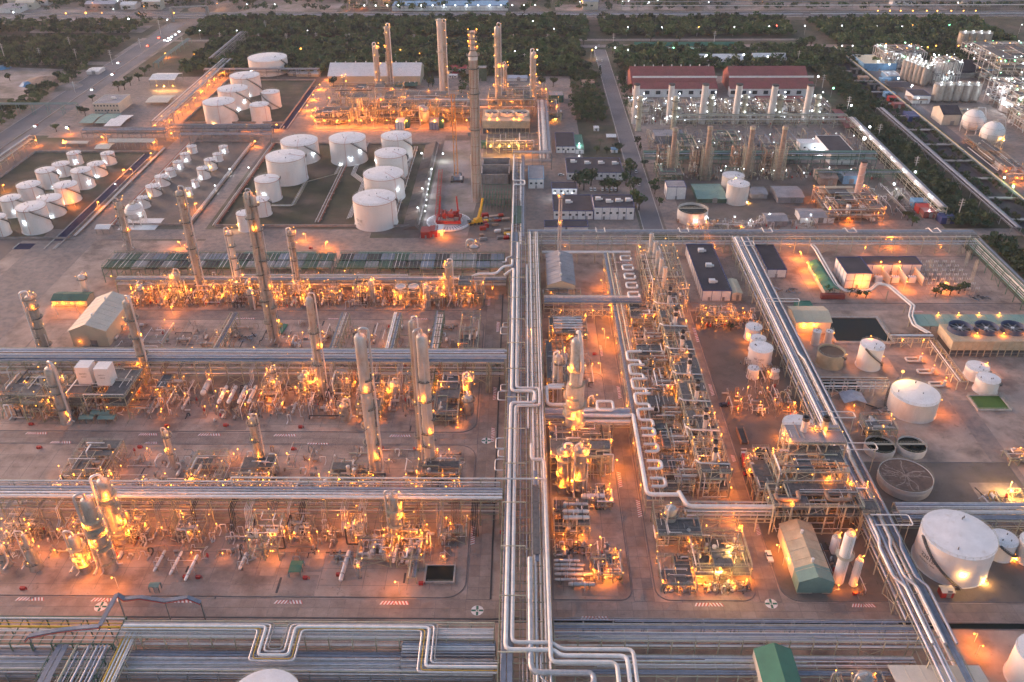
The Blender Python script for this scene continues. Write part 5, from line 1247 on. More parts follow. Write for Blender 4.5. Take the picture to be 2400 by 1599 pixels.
# ============================================================ UNIT RIGHT OF THE SPINE
shed(12.9, 27.4, 396, 431.6, 10.2, 12.8, 'tall narrow cream hall with grey seamed roof right of the spine', 'y', 'beige', 'roofgrey', vents=3, overhang=.2, name='hall')
P_ = g(2, 1527, 1560+14); P_ = V(20.5, 437, 0); t = thing('flare_stack', 'slim double pipe stack rising behind the cream hall', 'stack', P_)
h = hgt(2, 1525, 1345, 437)
for s in (-.7, .7): urod('pipe', 'silver', t, P_+V(s, 0, 0), P_+V(s*.8, 0, h), .42)
ring_platform(t, P_, .9, h-1.5, w=.8, n=8, e=500); ring_platform(t, P_, .9, h*.6, w=.7, n=8, e=350)
for k in range(8): ubar('clamp', 'grey', t, P_+V(-1, 0, h*k/8), P_+V(1, 0, h*k/8), .2)
structure(13, 31, 352, 366, [5, 8.5], 'bright yellow-lit unit with silver header pipes right of the spine', 3, 2, seed=50, lamps=9, e=1300, vessels=4, pipes=26)
t = THINGS[-1]
for k in range(5): urod('header', 'silver', t, V(15, 354+k*2.4, 10), V(29, 354+k*2.4, 10), .5, 'drum')
P_ = V(21, 280.5, 0); H_ = 50
t = column(P_, 3.6, H_, 'massive lit column with stepped narrower top right of the spine', plats=[6, 10, 14.5, 19, 23.5, 29, 36], taper=(2.4, .56), e=1500, goose=False, pm='tan2', c='o', ls=.55)
upipe(t, [P_+V(1.6, -1.8, 30), P_+V(2.2, -2.6, 38), P_+V(1.4, -1.4, H_-1), P_+V(.6, 0, H_+3), P_+V(0, .8, H_+2)], .8, 'white', 10, 'overhead_pipe', bend=2)
for z in (10, 13, 18, 24): lamp(t, P_+V(R.choice((-3, 3, 0)), -4.6, z), 900, 'o', .5)
column((15.6, 309), 1.7, 24, 'lit reddish column left behind the massive column', e=700, plats=[6, 12, 20])
column((30, 300), 1.1, 8, 'low vessel with lamps right of the massive column', e=700, plats=[5])
column((15.8, 250.5), 1.9, 21, 'left one of two lit columns below the cross rack', plats=[4, 9, 16, 19], e=900, pm='tan2')
column((21.8, 248.5), 1.9, 23, 'right one of two lit columns below the cross rack', plats=[4, 9, 16, 21], e=900, pm='tan2')
for (a, b_, c_, d_, lv, s, lb_, e_) in ((11, 34, 256, 266, [5, 9, 12], 51, 'dense lit steel frame in front of the cross rack, nearest the columns', 800), (11, 35, 268, 279, [5, 9], 52, 'dense lit steel frame behind the two columns', 800), (11.5, 24, 225, 238, [3.5, 6.8], 53, 'two-deck platform with silver exchangers right of the spine', 600), (24.3, 33.8, 204.5, 214, [4.2], 54, 'raised deck with dark panel in the lower right of the spine block', 900), (11, 19, 312, 345, [4.5, 8], 55, 'pipe frame along the spine behind the massive column', 500), (11, 30, 389, 395, [4, 8], 56, 'low pipe frame behind the truss bridge', 300), (26, 33, 240, 248, [4], 57, 'small lit platform with a turned vessel by the road', 700)):
    structure(a, b_, c_, d_, lv, lb_, 3, 2, seed=s, lamps=7 if e_ > 500 else 4, e=e_, vessels=5, pipes=30)
for i, (x0, x1, y, r, z, mk) in enumerate(((15, 24, 234.6, .6, 7.4, 'silver'), (14.5, 24, 230.6, .75, 7.4, 'vesselw'), (14.5, 24, 227.6, .75, 7.4, 'vesselw'), (22, 31, 243, 1.1, 3, 'silver'), (11, 20, 213, .5, 1.5, 'silver'), (11, 21.5, 211, .5, 1.5, 'vesselw'), (11, 21, 209, .55, 1.5, 'silver'), (11, 24, 206.8, .55, 1.5, 'vesselw'), (11, 21, 204.4, .5, 1.5, 'vesselw'), (15.5, 24.5, 202.2, .75, 1.5, 'silver'))):
    drum(((x0+x1)/2, y), x1-x0, r, 0, 'horizontal exchanger lying crosswise right of the spine, %s from the back' % ORD[i], z=z, mk=mk, e=700 if i in (7, 8) else 0, pipes=2)
row_fill(11, 35, 215, 224, 8, 'bundle of bent lines in the front of the spine block', 4, 18, 2, 600, 57)
row_fill(11, 34, 316, 350, 8, 'pipe group on the paving right of the spine', 4, 14, 1, 400, 67)
row_fill(11, 33, 293, 300, 9, 'pipe group beside the cross rack', 6, 12, 2, 500, 77)
for (x, y) in ((40, 352), (40, 360), (35.8, 330), (43.6, 296), (44, 380), (43, 410), (36, 262)):
    lamp_post((x, y), 6, 'lamp post on the lit orange road between the spine block and the heaters', 3200)
order(THINGS[-7:], axis='y', fmt='lamp post on the lit orange road beside the heater block, {o} from the front')
# ============================================================ HEATER BLOCK
rack('y', 237, 438, 45.2, 51.5, [4.5, 8], 'rack with thick looping lines on the left flank of the heater block', n=6, sp=7, seed=60, mk='tan2', rmax=.45, mats=['white', 'silver', 'tan2'], lamps=8)
HR = THINGS[-1]
upipe(HR, [V(44, 285, 10.2), V(45.4, 285, 10.2), V(45.4, 237.4, 10.2), V(58, 237.4, 10.2)], .8, 'white', 12, 'large_pipe', bend=2.2)
ys = [428, 417, 407, 397, 387]
for y in ys: upipe(HR, [V(59.5, y+3, 9.6), V(54, y+3, 9.6), V(54, y-2.5, 9.6), V(59.5, y-2.5, 9.6), V(59.5, y+.5, 9.6)], .55, 'white', 10, 'expansion_loop', bend=1.3)
y = 340; s = 1
pts = [V(54, 343, 9.6), V(48, 343, 9.6), V(48, 334, 9.6)]
for k in range(5):
    y1 = 334-k*11; pts2 = [V(54.5, y1, 9.6), V(47.6, y1, 9.6), V(47.6, y1-7.5, 9.6), V(53, y1-7.5, 9.6), V(53, y1-11, 9.6)]; upipe(HR, pts2, .62, 'white', 10, 'expansion_loop', bend=1.5)
for k in range(4):
    y1 = 277-k*10; upipe(HR, [V(47.6, y1, 9.6), V(53, y1, 9.6), V(53, y1-4.5, 9.6), V(47.6, y1-4.5, 9.6)], .6, 'white', 10, 'expansion_loop', bend=1.5)
structure(64, 84, 386, 440, [5, 10, 14], 'big orange-glowing grid frame at the back of the heater block', 4, 8, seed=61, lamps=30, e=700, vessels=8, pipes=60, mk='tan2', decks=False, rails=False)
t = THINGS[-1]
for (x, y) in ((71, 436), (72, 426), (72, 416), (72.5, 406), (73, 396)): 
    MB().lathe((x, y, 0), [(1.6, 8), (1.2, 11), (1.1, 20), (1.15, 20.1), (1.15, 20.8), (.8, 20.8), (.8, 20)], 14).build('furnace_stack', 'vesselw', t, smooth=35)
y = 372
cells = [(366, 383), (345, 364), (325, 343.5), (305, 323), (285.5, 303.5), (266, 284), (246, 264)]
for i, (a, c) in enumerate(cells):
    t = structure(66.2, 77.2, a, c, [5, 10, 13.5], 'cracking heater bay with two short dark-topped stacks, %s from the back' % ORD[i], 3, 3, seed=70+i, lamps=9, e=650, vessels=6, pipes=46, mk='tan2', name='heater_bay')
    for (sx, sy) in ((72.9, a+(c-a)*.62), (71.9, a+(c-a)*.35)):
        MB().lathe((sx, sy, 0), [(.9, 12), (.85, 18.2)], 12).build('heater_stack', 'silver', t, smooth=35)
        MB().lathe((sx, sy, 0), [(.95, 18.2), (.95, 19.4), (.6, 19.4), (.6, 18.6)], 12).build('stack_cap', 'dark', t, smooth=35)
    for k in range(5): urod('coil_pipe', 'vesselw' if k % 2 else 'rustpipe', t, V(59, a+3+k*1.6, 8), V(66, a+3+k*1.6, 8), .38)
    structure(53, 64.5, a+1, c-1, [4, 7.5], 'lower pipe floor left of a heater bay, %s from the back' % ORD[i], 2, 2, seed=90+i, lamps=5, e=650, vessels=5, pipes=40, mk='tan2')
    upipe(t, [V(77.5, a+4, 14), V(66, a+4, 14.5), V(64.8, a+6, 14.5), V(64.8, a+9, 8)], .3, 'white', 8)
row = []
for i in range(12):
    P_ = (77.7, 390-i*14.2); row.append(lamp_post(P_, 4.5, 'x', 1500))
order(row, axis='y', fmt='lamp on the right flank of the heater block, {o} from the front')
structure(47, 62, 218, 234, [5, 9], 'lit frame with a bulbous vessel under the thick white line', 2, 2, seed=101, lamps=6, e=700, vessels=5, pipes=26)
structure(58, 76.5, 205, 222, [4, 8], 'brightly lit compressor frame at the front of the heater block', 3, 2, seed=102, lamps=12, e=1500, vessels=7, pipes=30)
t = THINGS[-1]; lamp(t, V(66, 205, 7), 6000, 'y', .8, 1.2); lamp(t, V(70.5, 211, 9.5), 4000, 'y', .9)
structure(46.5, 57, 201, 214, [3.5], 'low grey compressor house at the front left of the heater block', 2, 2, seed=103, lamps=5, e=700, vessels=6, pipes=26)
row_fill(47, 76, 200, 205, 7, 'silver pipes at the front kerb of the heater block', 3, 16, 2, 700, 87)
vessel((52, 226), 2.2, 15, 'silver top-shaped vessel beside the thick white line', z=4, e=500)
# ============================================================ BOILER FRAME AND ITS SURROUNDINGS
structure(88.5, 120, 228, 240, [9, 13.5], 'front bay of the tall lit boiler frame with two curved ducts', 5, 2, seed=110, lamps=9, e=1300, vessels=5, pipes=34, mk='tan2', post=.45)
t = THINGS[-1]
for s, x in ((1, 98), (-1, 108)):
    upipe(t, [V(x, 234, 15), V(x, 230.5, 14.2), V(x-s*8+4*s, 230.5, 14.2), V(x-8*s, 230.8, 14.2), V(x-8*s, 233, 14.6)], .75, 'rustpipe', 10, 'curved_duct', bend=2)
structure(93, 118, 241, 252, [9, 14, 18], 'middle bay of the tall lit boiler frame', 4, 2, seed=111, lamps=10, e=1500, vessels=6, pipes=30, mk='tan2', post=.45)
structure(99, 120, 253, 264, [9, 16, 21.5], 'rear bay of the boiler frame with a grey top deck and two stacks', 3, 2, seed=112, lamps=6, e=900, vessels=5, pipes=20, mk='tan2', post=.45)
t = THINGS[-1]; ubox('top_deck', 'roofgrey', t, (110, 258.5, 21.75), 20.4, 10.6, .2)
for x, c_ in ((106, 'silver'), (113.6, 'tan2')):
    MB().lathe((x, 260, 0), [(1.25, 21.9), (1.2, 27)], 16).build('stack', c_, t, smooth=35); MB().lathe((x, 260, 0), [(1.35, 27), (1.35, 28.4), (.9, 28.4), (.9, 27.2)], 16).build('stack_cap', 'dark', t, smooth=35)
lamp(t, V(113.6, 258.2, 24), 900, 'o', .4)
structure(119, 125, 226, 240, [9, 12.5], 'side bay of the boiler frame beside the slanting rack', 1, 2, seed=113, lamps=3, e=1300, vessels=1, pipes=10, mk='tan2')
structure(86.5, 94, 240, 262, [6, 10], 'left side bay of the boiler frame with white loops', 1, 3, seed=114, lamps=5, e=1100, vessels=3, pipes=22, mk='tan2')
t = shed(91.4, 102.4, 200.6, 227, 5.8, 8.2, 'long brown ribbed shed with a teal front bay, right foreground', 'y', 'beigew', 'cream', vents=2, name='hall', overhang=.3)
b = MB()
for s in (0, 1):
    xa = 91 if s == 0 else 102.8; b.add([(xa, 200.1, 5.9), (xa, 206.2, 5.9), (96.9, 206.2, 8.46), (96.9, 200.1, 8.46)], [(0, 1, 2, 3)] if s else [(3, 2, 1, 0)])
b.add([(91.1, 200.2, .9), (91.1, 200.2, 5.9), (96.9, 200.2, 8.4), (102.7, 200.2, 5.9), (102.7, 200.2, .9)], [(4, 3, 2, 1, 0)]); b.build('front_cladding', 'teal', t)
MB().box(91.05, 91.25, 200.2, 206.2, .9, 5.9).build('side_cladding', 'teal', t)
for i, (x, y) in enumerate(((89.8, 219), (89.8, 213))): lamp_post((x, y), 4, 'lamp left of the long brown shed, %s one' % ('rear' if i == 0 else 'front'), 1500)
row_fill(88, 118, 264, 276, 9, 'rusty pipework behind the boiler frame', 3, 14, 2, 600, 97)
row_fill(88, 118, 296, 318, 10, 'lit pumps and pipes right of the narrow basin', 5, 16, 3, 800, 107)
row_fill(101, 118, 318, 340, 9, 'lit pipework between the lettered tank and the slanting rack', 5, 14, 2, 700, 117)
row_fill(88, 118, 368, 386, 9, 'lit pipe frames below the dark-roofed building', 5, 20, 3, 900, 127)
structure(90, 106, 372, 383, [3.5, 6], 'orange-lit manifold frame at the road corner', 3, 2, seed=120, lamps=8, e=900, vessels=3, pipes=30)
row_fill(104, 118, 199, 225, 8, 'low lit pipes beside the white vertical vessels', 3, 8, 1, 600, 137)
# ============================================================ BUILDINGS ON THE RIGHT
flatb(94, 109, 398, 453, 6, 'long dark flat-roofed building with white walls and blue trim', win=0, ac=3, doors=2)
shed(109.6, 114.6, 398, 413, 4.5, 5.2, 'small beige lean-to shed beside the dark-roofed building', 'y', 'beigew', 'beige')
flatb(134, 144.4, 424, 457, 5, 'dark flat-roofed building just right of the slanting rack', ac=0)
flatb(172.6, 186, 412, 431, 9, 'two-storey dark-roofed substation house with blue-trimmed white panels', levels=2)
flatb(187, 219, 427.6, 437, 6.4, 'long low white wing with dark roof behind the transformers')
t = THINGS[-1]
lamp(t, V(196, 426.8, 8.4), 3500, 'o', .8); lamp(t, V(206, 426.8, 8.4), 3500, 'o', .8)
for i in range(3):
    t = thing('transformer', 'white transformer between blast walls, %s from the left' % ORD[i], 'transformer', (193+i*9, 419, 0))
    ubox('tank', 'bwhite', t, (193+i*9, 419, 1.9), 3.8, 2.8, 3.4)
    for k in range(5): ubox('radiator', 'grey', t, (190.6+i*9+k*.01, 418+k*.5, 1.8), .6, .3, 2.4)
    for k in range(3): urod('bushing', 'rustpipe', t, V(192+i*9+k, 419, 3.6), V(192+i*9+k, 419, 5), .15)
    MB().box(197.2+i*9, 197.6+i*9, 414.5, 427, 0, 5.2).build('blast_wall', 'beigew', t)
shed(159.6, 167, 403, 435, 3.6, 5.4, 'long green-roofed shed sloping beside the substation', 'y', 'beigew', 'green', vents=0)
shed(134, 151, 365.6, 381, 6.4, 8.4, 'wide beige shed open at the front left of the pond', 'x', 'beigew', 'beige'); t = THINGS[-1]
lamp(t, V(138, 364.6, 5.5), 2600, 'o', .7); lamp(t, V(142.6, 364.6, 5.5), 2600, 'o', .7)
flatb(139.6, 147.6, 383.4, 390, 4.4, 'small dark green flat-roofed hut behind the beige shed', 'green', 'green', 'green', panel=False)
P_ = g(6, 1030, 490); t = thing('shipping_container', 'rust-red shipping container beside the bushes', 'container', P_)
ubox('body', mat('containerred', (.22, .05, .04), .7, 0, .2, 1), t, P_+V(0, 0, 1.35), 12.2, 2.5, 2.6)
for k in range(24): ubox('rib', 'containerred' if 'containerred' in M else 'red', t, P_+V(-5.8+k*.5, -1.27, 1.35), .12, .06, 2.3)
P_ = g(6, 1180, 1270); shed(P_.x-4.2, P_.x+4.6, P_.y+1, P_.y+8, 4, 5.6, 'pale blue gabled shelter right of the slanting rack', 'y', 'conc', 'bluepipe', open_=True)
lamp(THINGS[-1], V(P_.x, P_.y+1, 2.6), 900)
t = thing('canopy', 'long teal canopy behind the blue-ringed cooling towers', 'canopy', (222, 366, 0))
b = MB(); b.box(192, 256, 362.8, 374, 5.8, 6.1); b.build('roof', 'teal', t)
for i in range(12):
    for y in (363.5, 373): ubar('post', 'grey', t, V(193+i*5.6, y, 0), V(193+i*5.6, y, 5.8), .3)
for i in range(15): ubox('roof_rib', 'teal', t, (194+i*4.3, 368.4, 6.2), .2, 11, .12)
for i in range(4): lamp(t, V(206+i*10, 373.6, 7.2), 800, 'o', .5)
# cooling towers with blue fan rings
def cooling_tower(x0, x1, y0, y1, h, fans, fr, label, ring='ringblue', wall='cream'):
    t = thing('cooling_tower', label, 'cooling tower', ((x0+x1)/2, (y0+y1)/2, 0))
    MB().box(x0, x1, y0, y1, h*.42, h).build('casing', wall, t)
    MB().box(x0+.6, x1-.6, y0+.6, y1-.6, 0, h*.42).build('louvre_bank', 'dark', t)
    k = max(3, int((x1-x0)/3.2))
    for i in range(k+1):
        x = x0+(x1-x0)*i/k; ubar('column', wall, t, V(x, y0, 0), V(x, y0, h*.42), .35); ubar('rib', wall, t, V(x, y0-.05, h*.42), V(x, y0-.05, h), .25)
    for i in range(3): ubar('louvre', 'grey', t, V(x0, y0+.1, h*(.1+.1*i)), V(x1, y0+.1, h*(.1+.1*i)), .25)
    deck_rail(t, x0, x1, y0, y1, h)
    for (fx, fy) in fans:
        MB().lathe((fx, fy, h), [(fr, .02), (fr*.93, 1.2), (fr, 2.6), (fr*.96, 2.6), (fr*.9, 1.2), (fr*.9, .6)], 32).build('fan_ring', ring, t, smooth=35)
        MB().lathe((fx, fy, h), [(fr*.9, .5), (fr*.9, .7)], 24).build('fan_deck', 'dark', t)
        for kk in range(8):
            a = kk*PI/4; ubar('fan_blade', 'grey', t, V(fx, fy, h+1.3), V(fx+fr*.86*math.cos(a), fy+fr*.86*math.sin(a), h+1.3), .7, .08)
        urod('hub', 'bwhite', t, V(fx, fy, h+1.1), V(fx, fy, h+1.7), .8)
    return t
M['ringblue'] = mat('ringblue', (.06, .08, .15), .6, 0, .15, .5); M['ringw'] = mat('ringw', (.62, .55, .48), .6)
cooling_tower(201, 262, 345, 361, 8.4, [(208, 355), (220.4, 355), (232.8, 355), (245.2, 355)], 5.4, 'row of cooling tower cells with blue fan rings at the right edge')
for i in range(4): lamp(THINGS[-1], V(214+i*12.4, 350, 10), 900, 'o', .5)
# substation yard
sheet('gravel_yard', 'grey', rect(212, 248, 402, 446), .02)
gt = []
for i in range(6):
    for j in range(7):
        P_ = V(217+i*4.6, 405+j*5.2, 0); t = thing('switch_frame', 'x', 'switchgear', P_, 'switch frames in the substation yard')
        for s in (-1, 1): ubar('post', 'rail', t, P_+V(s, 0, 0), P_+V(s, 0, 3.4), .16)
        ubar('beam', 'rail', t, P_+V(-1.2, 0, 3.4), P_+V(1.2, 0, 3.4), .18)
        for s in (-.9, 0, .9): urod('insulator', 'bwhite', t, P_+V(s, 0, 3.5), P_+V(s, 0, 4.6), .12)
        t['label'] = 'small grey switch frame with white insulators in the substation yard'
order(THINGS[-42:], fmt='grey switch frame with white insulators, {o} from the left')
for i, (n, x, y, yt) in enumerate(((6, 1690, 320, 220), (6, 1945, 270, 160), (6, 1985, 385, 225), (6, 1895, 190, 125))):
    P_ = g(n, x, y); h = hgt(n, x+20, yt, P_.y); t = thing('lattice_mast', 'tapering lattice mast in the substation yard, %s from the left' % ORD[[0, 2, 3, 1][i]], 'mast', P_)
    for a, c in ((-1, -1), (1, -1), (1, 1), (-1, 1)): ubar('leg', 'rail', t, P_+V(a, c, 0), P_+V(a*.1, c*.1, h), .14)
    for k in range(6):
        f = k/6; w = 1-f*.9
        ubar('brace', 'rail', t, P_+V(-w, -w, h*f), P_+V(w*.85, -w*.85, h*(f+.15)), .09); ubar('brace', 'rail', t, P_+V(w, -w, h*f), P_+V(-w*.85, -w*.85, h*(f+.15)), .09)
# curving thick lines in the right yard
t = thing('pipeline', 'pair of white pipelines bending past the green shed to the cooling towers', 'pipeline', (175, 400, 0))
for o, r in ((0, .5), (1.6, .5)):
    upipe(t, [V(165+o, 452, 6.5), V(165.5+o, 446, 6.5), V(166+o, 408, 4), V(170, 403+o, 3), V(183, 403+o, 3), V(187, 404+o, 7), V(191+o, 402, 7), V(196+o, 382, 6.4), V(191+o, 372, 6.4), V(190+o, 364, 6), V(194+o, 356, 6)], r, 'vesselw', 8)
for p in ((166, 430), (166, 414), (176, 403), (191, 400), (195, 386), (192, 372), (193, 358)): ubar('post', 'tan2', t, V(p[0], p[1], 0), V(p[0], p[1], 5), .35)
rack('x', 176, 196, 352.5, 356.8, [5.6], 'small rack leading from the pond to the cooling towers', n=5, sp=5, seed=130, mk='tan2', lamps=2, tray=False)
rack('y', 318, 352, 193, 197.5, [4.6], 'yellowish pipe walkway running down from the cooling towers', n=4, sp=6, seed=131, mk='tan2', tray=False, mats=['yellow', 'white', 'rustpipe'])
rack('x', 130, 160, 312, 316, [5, 8], 'open steel frame in front of the open brown tank', n=2, sp=6, seed=132, mk='railw', tray=False)
for i, (x, y) in enumerate(((181, 341), (182.6, 331), (184, 321))):
    t = thing('pump_set', 'white curled pipe and pump set on the round pad, %s from the back' % ORD[i], 'pump', (x, y, 0))
    upipe(t, [V(x+4, y+1.4, 1), V(x, y+1.4, 1), V(x-1.6, y+1.4, 1), V(x-1.6, y-1.4, 1), V(x, y-1.4, 1), V(x+4, y-1.4, 1)], .45, 'vesselw', 10, bend=1.4)
    urod('motor', 'vesselw', t, V(x+5, y, .4), V(x+5, y, 2.8), .7); ubox('plinth', 'slab', t, (x+3, y, .25), 8, 4, .3); lamp(t, V(x+6, y+1.5, 3.4), 1400, 'o', .45)
cluster(176, 192, 236, 250, 'bright yellow-lit scaffold of pipes on a light pad at the right', 30, 6, 140, 4500, 5, c='y', mats=['yellow', 'tan', 'grey'])
MB().box(172, 190, 238, 256, .02, .16).build('pad', 'slab', None, 'structure')
structure(140, 152, 280, 290, [4.5, 7], 'chemical frame with hoppers behind the two clarifiers', 2, 2, seed=141, lamps=5, e=900, vessels=6, pipes=20)
structure(192, 203, 266, 272, [3], 'low frame of red-lit valves under the algae basin', 3, 1, seed=142, lamps=5, e=700, vessels=3, pipes=14)
# pieces below the front racks at the right
P_ = g(9, 620, 1568); shed(P_.x-5.5, P_.x+5.5, P_.y-9, P_.y+5.5, 8, 10.8, 'bright green gabled roof at the bottom edge', 'y', 'beigew', 'green', seams=False, overhang=.1)
P_ = g(9, 1700, 1568); shed(P_.x-13, P_.x+13, P_.y-12, P_.y+.6, 6.4, 7.0, 'wide pale beige canopy at the bottom edge', 'x', 'beigew', 'beigew', open_=True)
structure(91, 104, 151, 163, [6, 9], 'deck with a silver domed vessel at the bottom edge', 2, 2, seed=143, lamps=5, e=900, vessels=3, pipes=16)
vessel((97, 158), 2.5, 15, 'silver domed drum ringed by a railing at the bottom edge', z=9, e=300)
P_ = V(107.5, 152, 0); t = thing('stack', 'short grey stack with dark mouth at the bottom edge', 'stack', P_); MB().lathe(P_, [(1.5, 0), (1.25, 14)], 16).build('shell', 'vesselw', t, smooth=35); MB().lathe(P_, [(1.3, 14), (1.3, 15.2), (1, 15.2), (1, 14.2)], 16).build('stack_cap', 'dark', t, smooth=35)
lamp_post(g(9, 2018, 1388), 5, 'lamp beside the pipes right of the wide canopy', 2500); lamp_post(g(9, 2010, 1290), 4, 'lamp near the drain in the lower right corner', 1500)
cluster(150, 166, 166, 178, 'angled line of small pipes in the lower right corner', 10, 2.5, 144, 500, 1)
# sheet kiosk, hydrant hut, parked vehicles
def vehicle(P, rz, label, kind='car', col=(.6, .6, .62)):
    P = V(P[0], P[1], P[2] if len(P) > 2 else 0); t = thing({'car': 'car', 'pickup': 'pickup', 'truck': 'truck'}[kind], label, kind, P); mk = mat('paint_%d_%d_%d' % tuple(int(c*100) for c in col), col, .35, 0, .06, .5); M[mk.name] = mk
    co, si = math.cos(rz), math.sin(rz); T = lambda x, y, z: P+V(x*co-y*si, x*si+y*co, z+.12)
    L, Wd = {'car': (4.3, 1.75), 'pickup': (5.2, 1.9), 'truck': (8.5, 2.5)}[kind]
    b = MB()
    if kind == 'truck':
        b.cbox(T(-.9, 0, .9), 6.2, Wd, 2.4, rz); b.build('cargo_box', mk, t); b = MB(); b.cbox(T(3.3, 0, .5), 1.9, 2.3, 2.1, rz); b.build('cab', 'bwhite', t)
    else:
        b.cbox(T(0, 0, .35), L, Wd, .55, rz); b.build('body', mk, t)
        b = MB(); x0, x1, u0, u1 = (-1.5, 1.1, -1.2, .6) if kind == 'car' else (-.4, 1.6, -.2, 1.1)
        vs = [T(x, y*Wd/2*.96, .9) for x, y in ((x0, -1), (x1, -1), (x1, 1), (x0, 1))]+[T(x, y*Wd/2*.8, 1.42) for x, y in ((u0, -1), (u1, -1), (u1, 1), (u0, 1))]
        b.add(vs, [(0,1,5,4), (1,2,6,5), (2,3,7,6), (3,0,4,7)]); b.build('windows', 'glass', t)
        b = MB(); b.add([v+V(0, 0, .01) for v in vs[4:]]+[v+V(0, 0, .07) for v in vs[4:]], [(0,3,2,1), (4,5,6,7), (0,1,5,4), (1,2,6,5), (2,3,7,6), (3,0,4,7)]); b.build('roof', mk, t)
    for sx in (-.3, .3):
        for sy in (-.5, .5):
            c = T(sx*L, sy*Wd, .33); d = V(-si, co, 0)*(.11); urod('wheel', 'tyre', t, c-d, c+d, .34)
    return t
vehicle(g(9, 595, 710), PI/2, 'white pickup parked beside the kerb near the long brown shed', 'pickup', (.7, .7, .72))
vehicle(g(6, 285, 1232), .1, 'dark blue car parked beside the narrow basin', 'car', (.03, .03, .07))
vehicle(g(9, 425, 60), PI/2-.1, 'red truck near the narrow basin', 'truck', (.45, .03, .02)); vehicle(g(9, 455, 140), 0, 'small red utility vehicle in front of the red truck', 'car', (.5, .03, .02))
P_ = g(9, 1820, 990); shed(P_.x-2, P_.x+2, P_.y, P_.y+3, 2.6, 3, 'small red hydrant hut with cream roof before the largest tank', 'x', 'red', 'beigew', overhang=.2)
P_ = g(6, 410, 1450); t = thing('open_skip', 'long narrow orange trough beside the brown yard', 'trough', P_)
for s in (-1, 1): MB().box(P_.x+s*1.4-.1, P_.x+s*1.4+.1, P_.y-4.5, P_.y+5, 0, 1.8).build('side_panel', 'rustpipe', t)
MB().box(P_.x-1.3, P_.x+1.3, P_.y-4.5, P_.y+5, .1, .9).build('load', 'dark', t)
# scrap and stored material
for i, (n, x, y, lb_) in enumerate(((4, 1690, 760, 'rack of dismantled pipes in the yard behind the middle rack, left'), (5, 730, 690, 'pile of dark pipes and frames right of the slim towers'), (6, 720, 440, 'heap of scrap metal below the slanting rack'), (6, 1380, 1270, 'heap of dark scrap beside the pale blue shelter'), (9, 2120, 300, 'row of long dark pipes stored on the ground at the right'), (6, 2050, 490, 'heap of scrap under the blue tarpaulin'))):
    P_ = g(n, x, y); t = thing('scrap_heap', lb_, 'scrap', P_)
    for k in range(14):
        a = R.uniform(0, PI); L = R.uniform(1.5, 5); q = P_+V(R.uniform(-5, 5), R.uniform(-3, 3), R.uniform(.2, 1)); d = V(math.cos(a), math.sin(a), R.uniform(-.05, .05))
        urod('scrap_pipe', R.choice(('grey', 'dark', 'rustpipe', 'bluepipe')), t, q-d*L/2, q+d*L/2, R.uniform(.1, .3))
for i in range(16):
    P_ = V(R.uniform(134, 172), R.uniform(236, 300), 0)
P_ = g(4, 1930, 700); t = thing('stored_panels', 'yellow and green panel stacks beside the twin dark columns', 'panels', P_)
ubox('panel', 'yellow', t, P_+V(-1.2, 0, .5), 2.2, 9, .8, -.12); ubox('panel', 'green', t, P_+V(1.6, -.6, .4), 2.2, 9, .6, -.12)
# ============================================================ TREES
def crown_pts(q, n, R_, H_, lumps):
    cs = [(q.uniform(-.55, .55)*R_, q.uniform(-.55, .55)*R_, q.uniform(-.3, .35)*H_, q.uniform(.38, .62)) for _ in range(lumps)]
    out = []
    for _ in range(n):
        c = q.choice(cs); a = q.uniform(0, 2*PI); u = q.uniform(-1, 1); rr = q.uniform(.7, 1.05)*c[3]; s = math.sqrt(1-u*u)
        out.append((c[0]+rr*R_*s*math.cos(a), c[1]+rr*R_*s*math.sin(a), c[2]+rr*H_*.55*u))
    return out
def leaf_cards(pts, q, size, zc):
    vs = []; fs = []
    for (x, y, z) in pts:
        s = size*q.uniform(.6, 1.25); n = V(q.gauss(0, 1), q.gauss(0, 1), q.gauss(.5, 1)).normalized(); u = n.orthogonal().normalized(); w = n.cross(u); c = V(x, y, z+zc); o = len(vs)
        vs += [tuple(c+u*s), tuple(c+w*s*.8), tuple(c-u*s), tuple(c-w*s*.7)]; fs.append((o, o+1, o+2, o+3))
    return vs, fs
TV = []
for i in range(8):
    q = random.Random(100+i); conifer = i >= 6
    R_, H_ = (1.0, 1.0)
    if conifer:
        pts = []
        for k in range(230): f = q.random(); a = q.uniform(0, 6.28); r = (1-f)*.55*q.uniform(.6, 1); pts.append((r*math.cos(a), r*math.sin(a), f*2.0-.7))
        vs, fs = leaf_cards(pts, q, .13, 1.2)
    else:
        vs, fs = leaf_cards(crown_pts(q, 260, 1.0, 1.0, q.randint(6, 9)), q, .15, 1.35)
    b = MB(); b.add(vs, fs); me = b.mesh('crown', ('leaf', 'leaf2', 'leafd')[i % 3] if not conifer else 'leafd')
    tb = MB(); tb.cone((0, 0, 0), (.03, .02, 1.0), .09, .05, 6)
    for k in range(4):
        a = k*1.6+i; tb.cone((.02, 0, .7), (.5*math.cos(a), .5*math.sin(a), 1.3), .045, .015, 5)
    TV.append((me, tb.mesh('trunk', 'bark')))
TREES = {}
def tree(x, y, s, group, i=None, tall=1.0):
    i = R.randrange(6) if i is None else i
    t = thing('conifer_tree' if i >= 6 else 'tree', 'tree', 'tree', (x, y, 0), group)
    c = put('crown', TV[i][0], t, (0, 0, 0)); c.scale = (s, s, s*tall); c.rotation_euler = (0, 0, R.uniform(0, 6))
    k = put('trunk', TV[i][1], t, (0, 0, 0)); k.scale = (s, s, s*tall)
    TREES.setdefault(group, []).append(t); return t
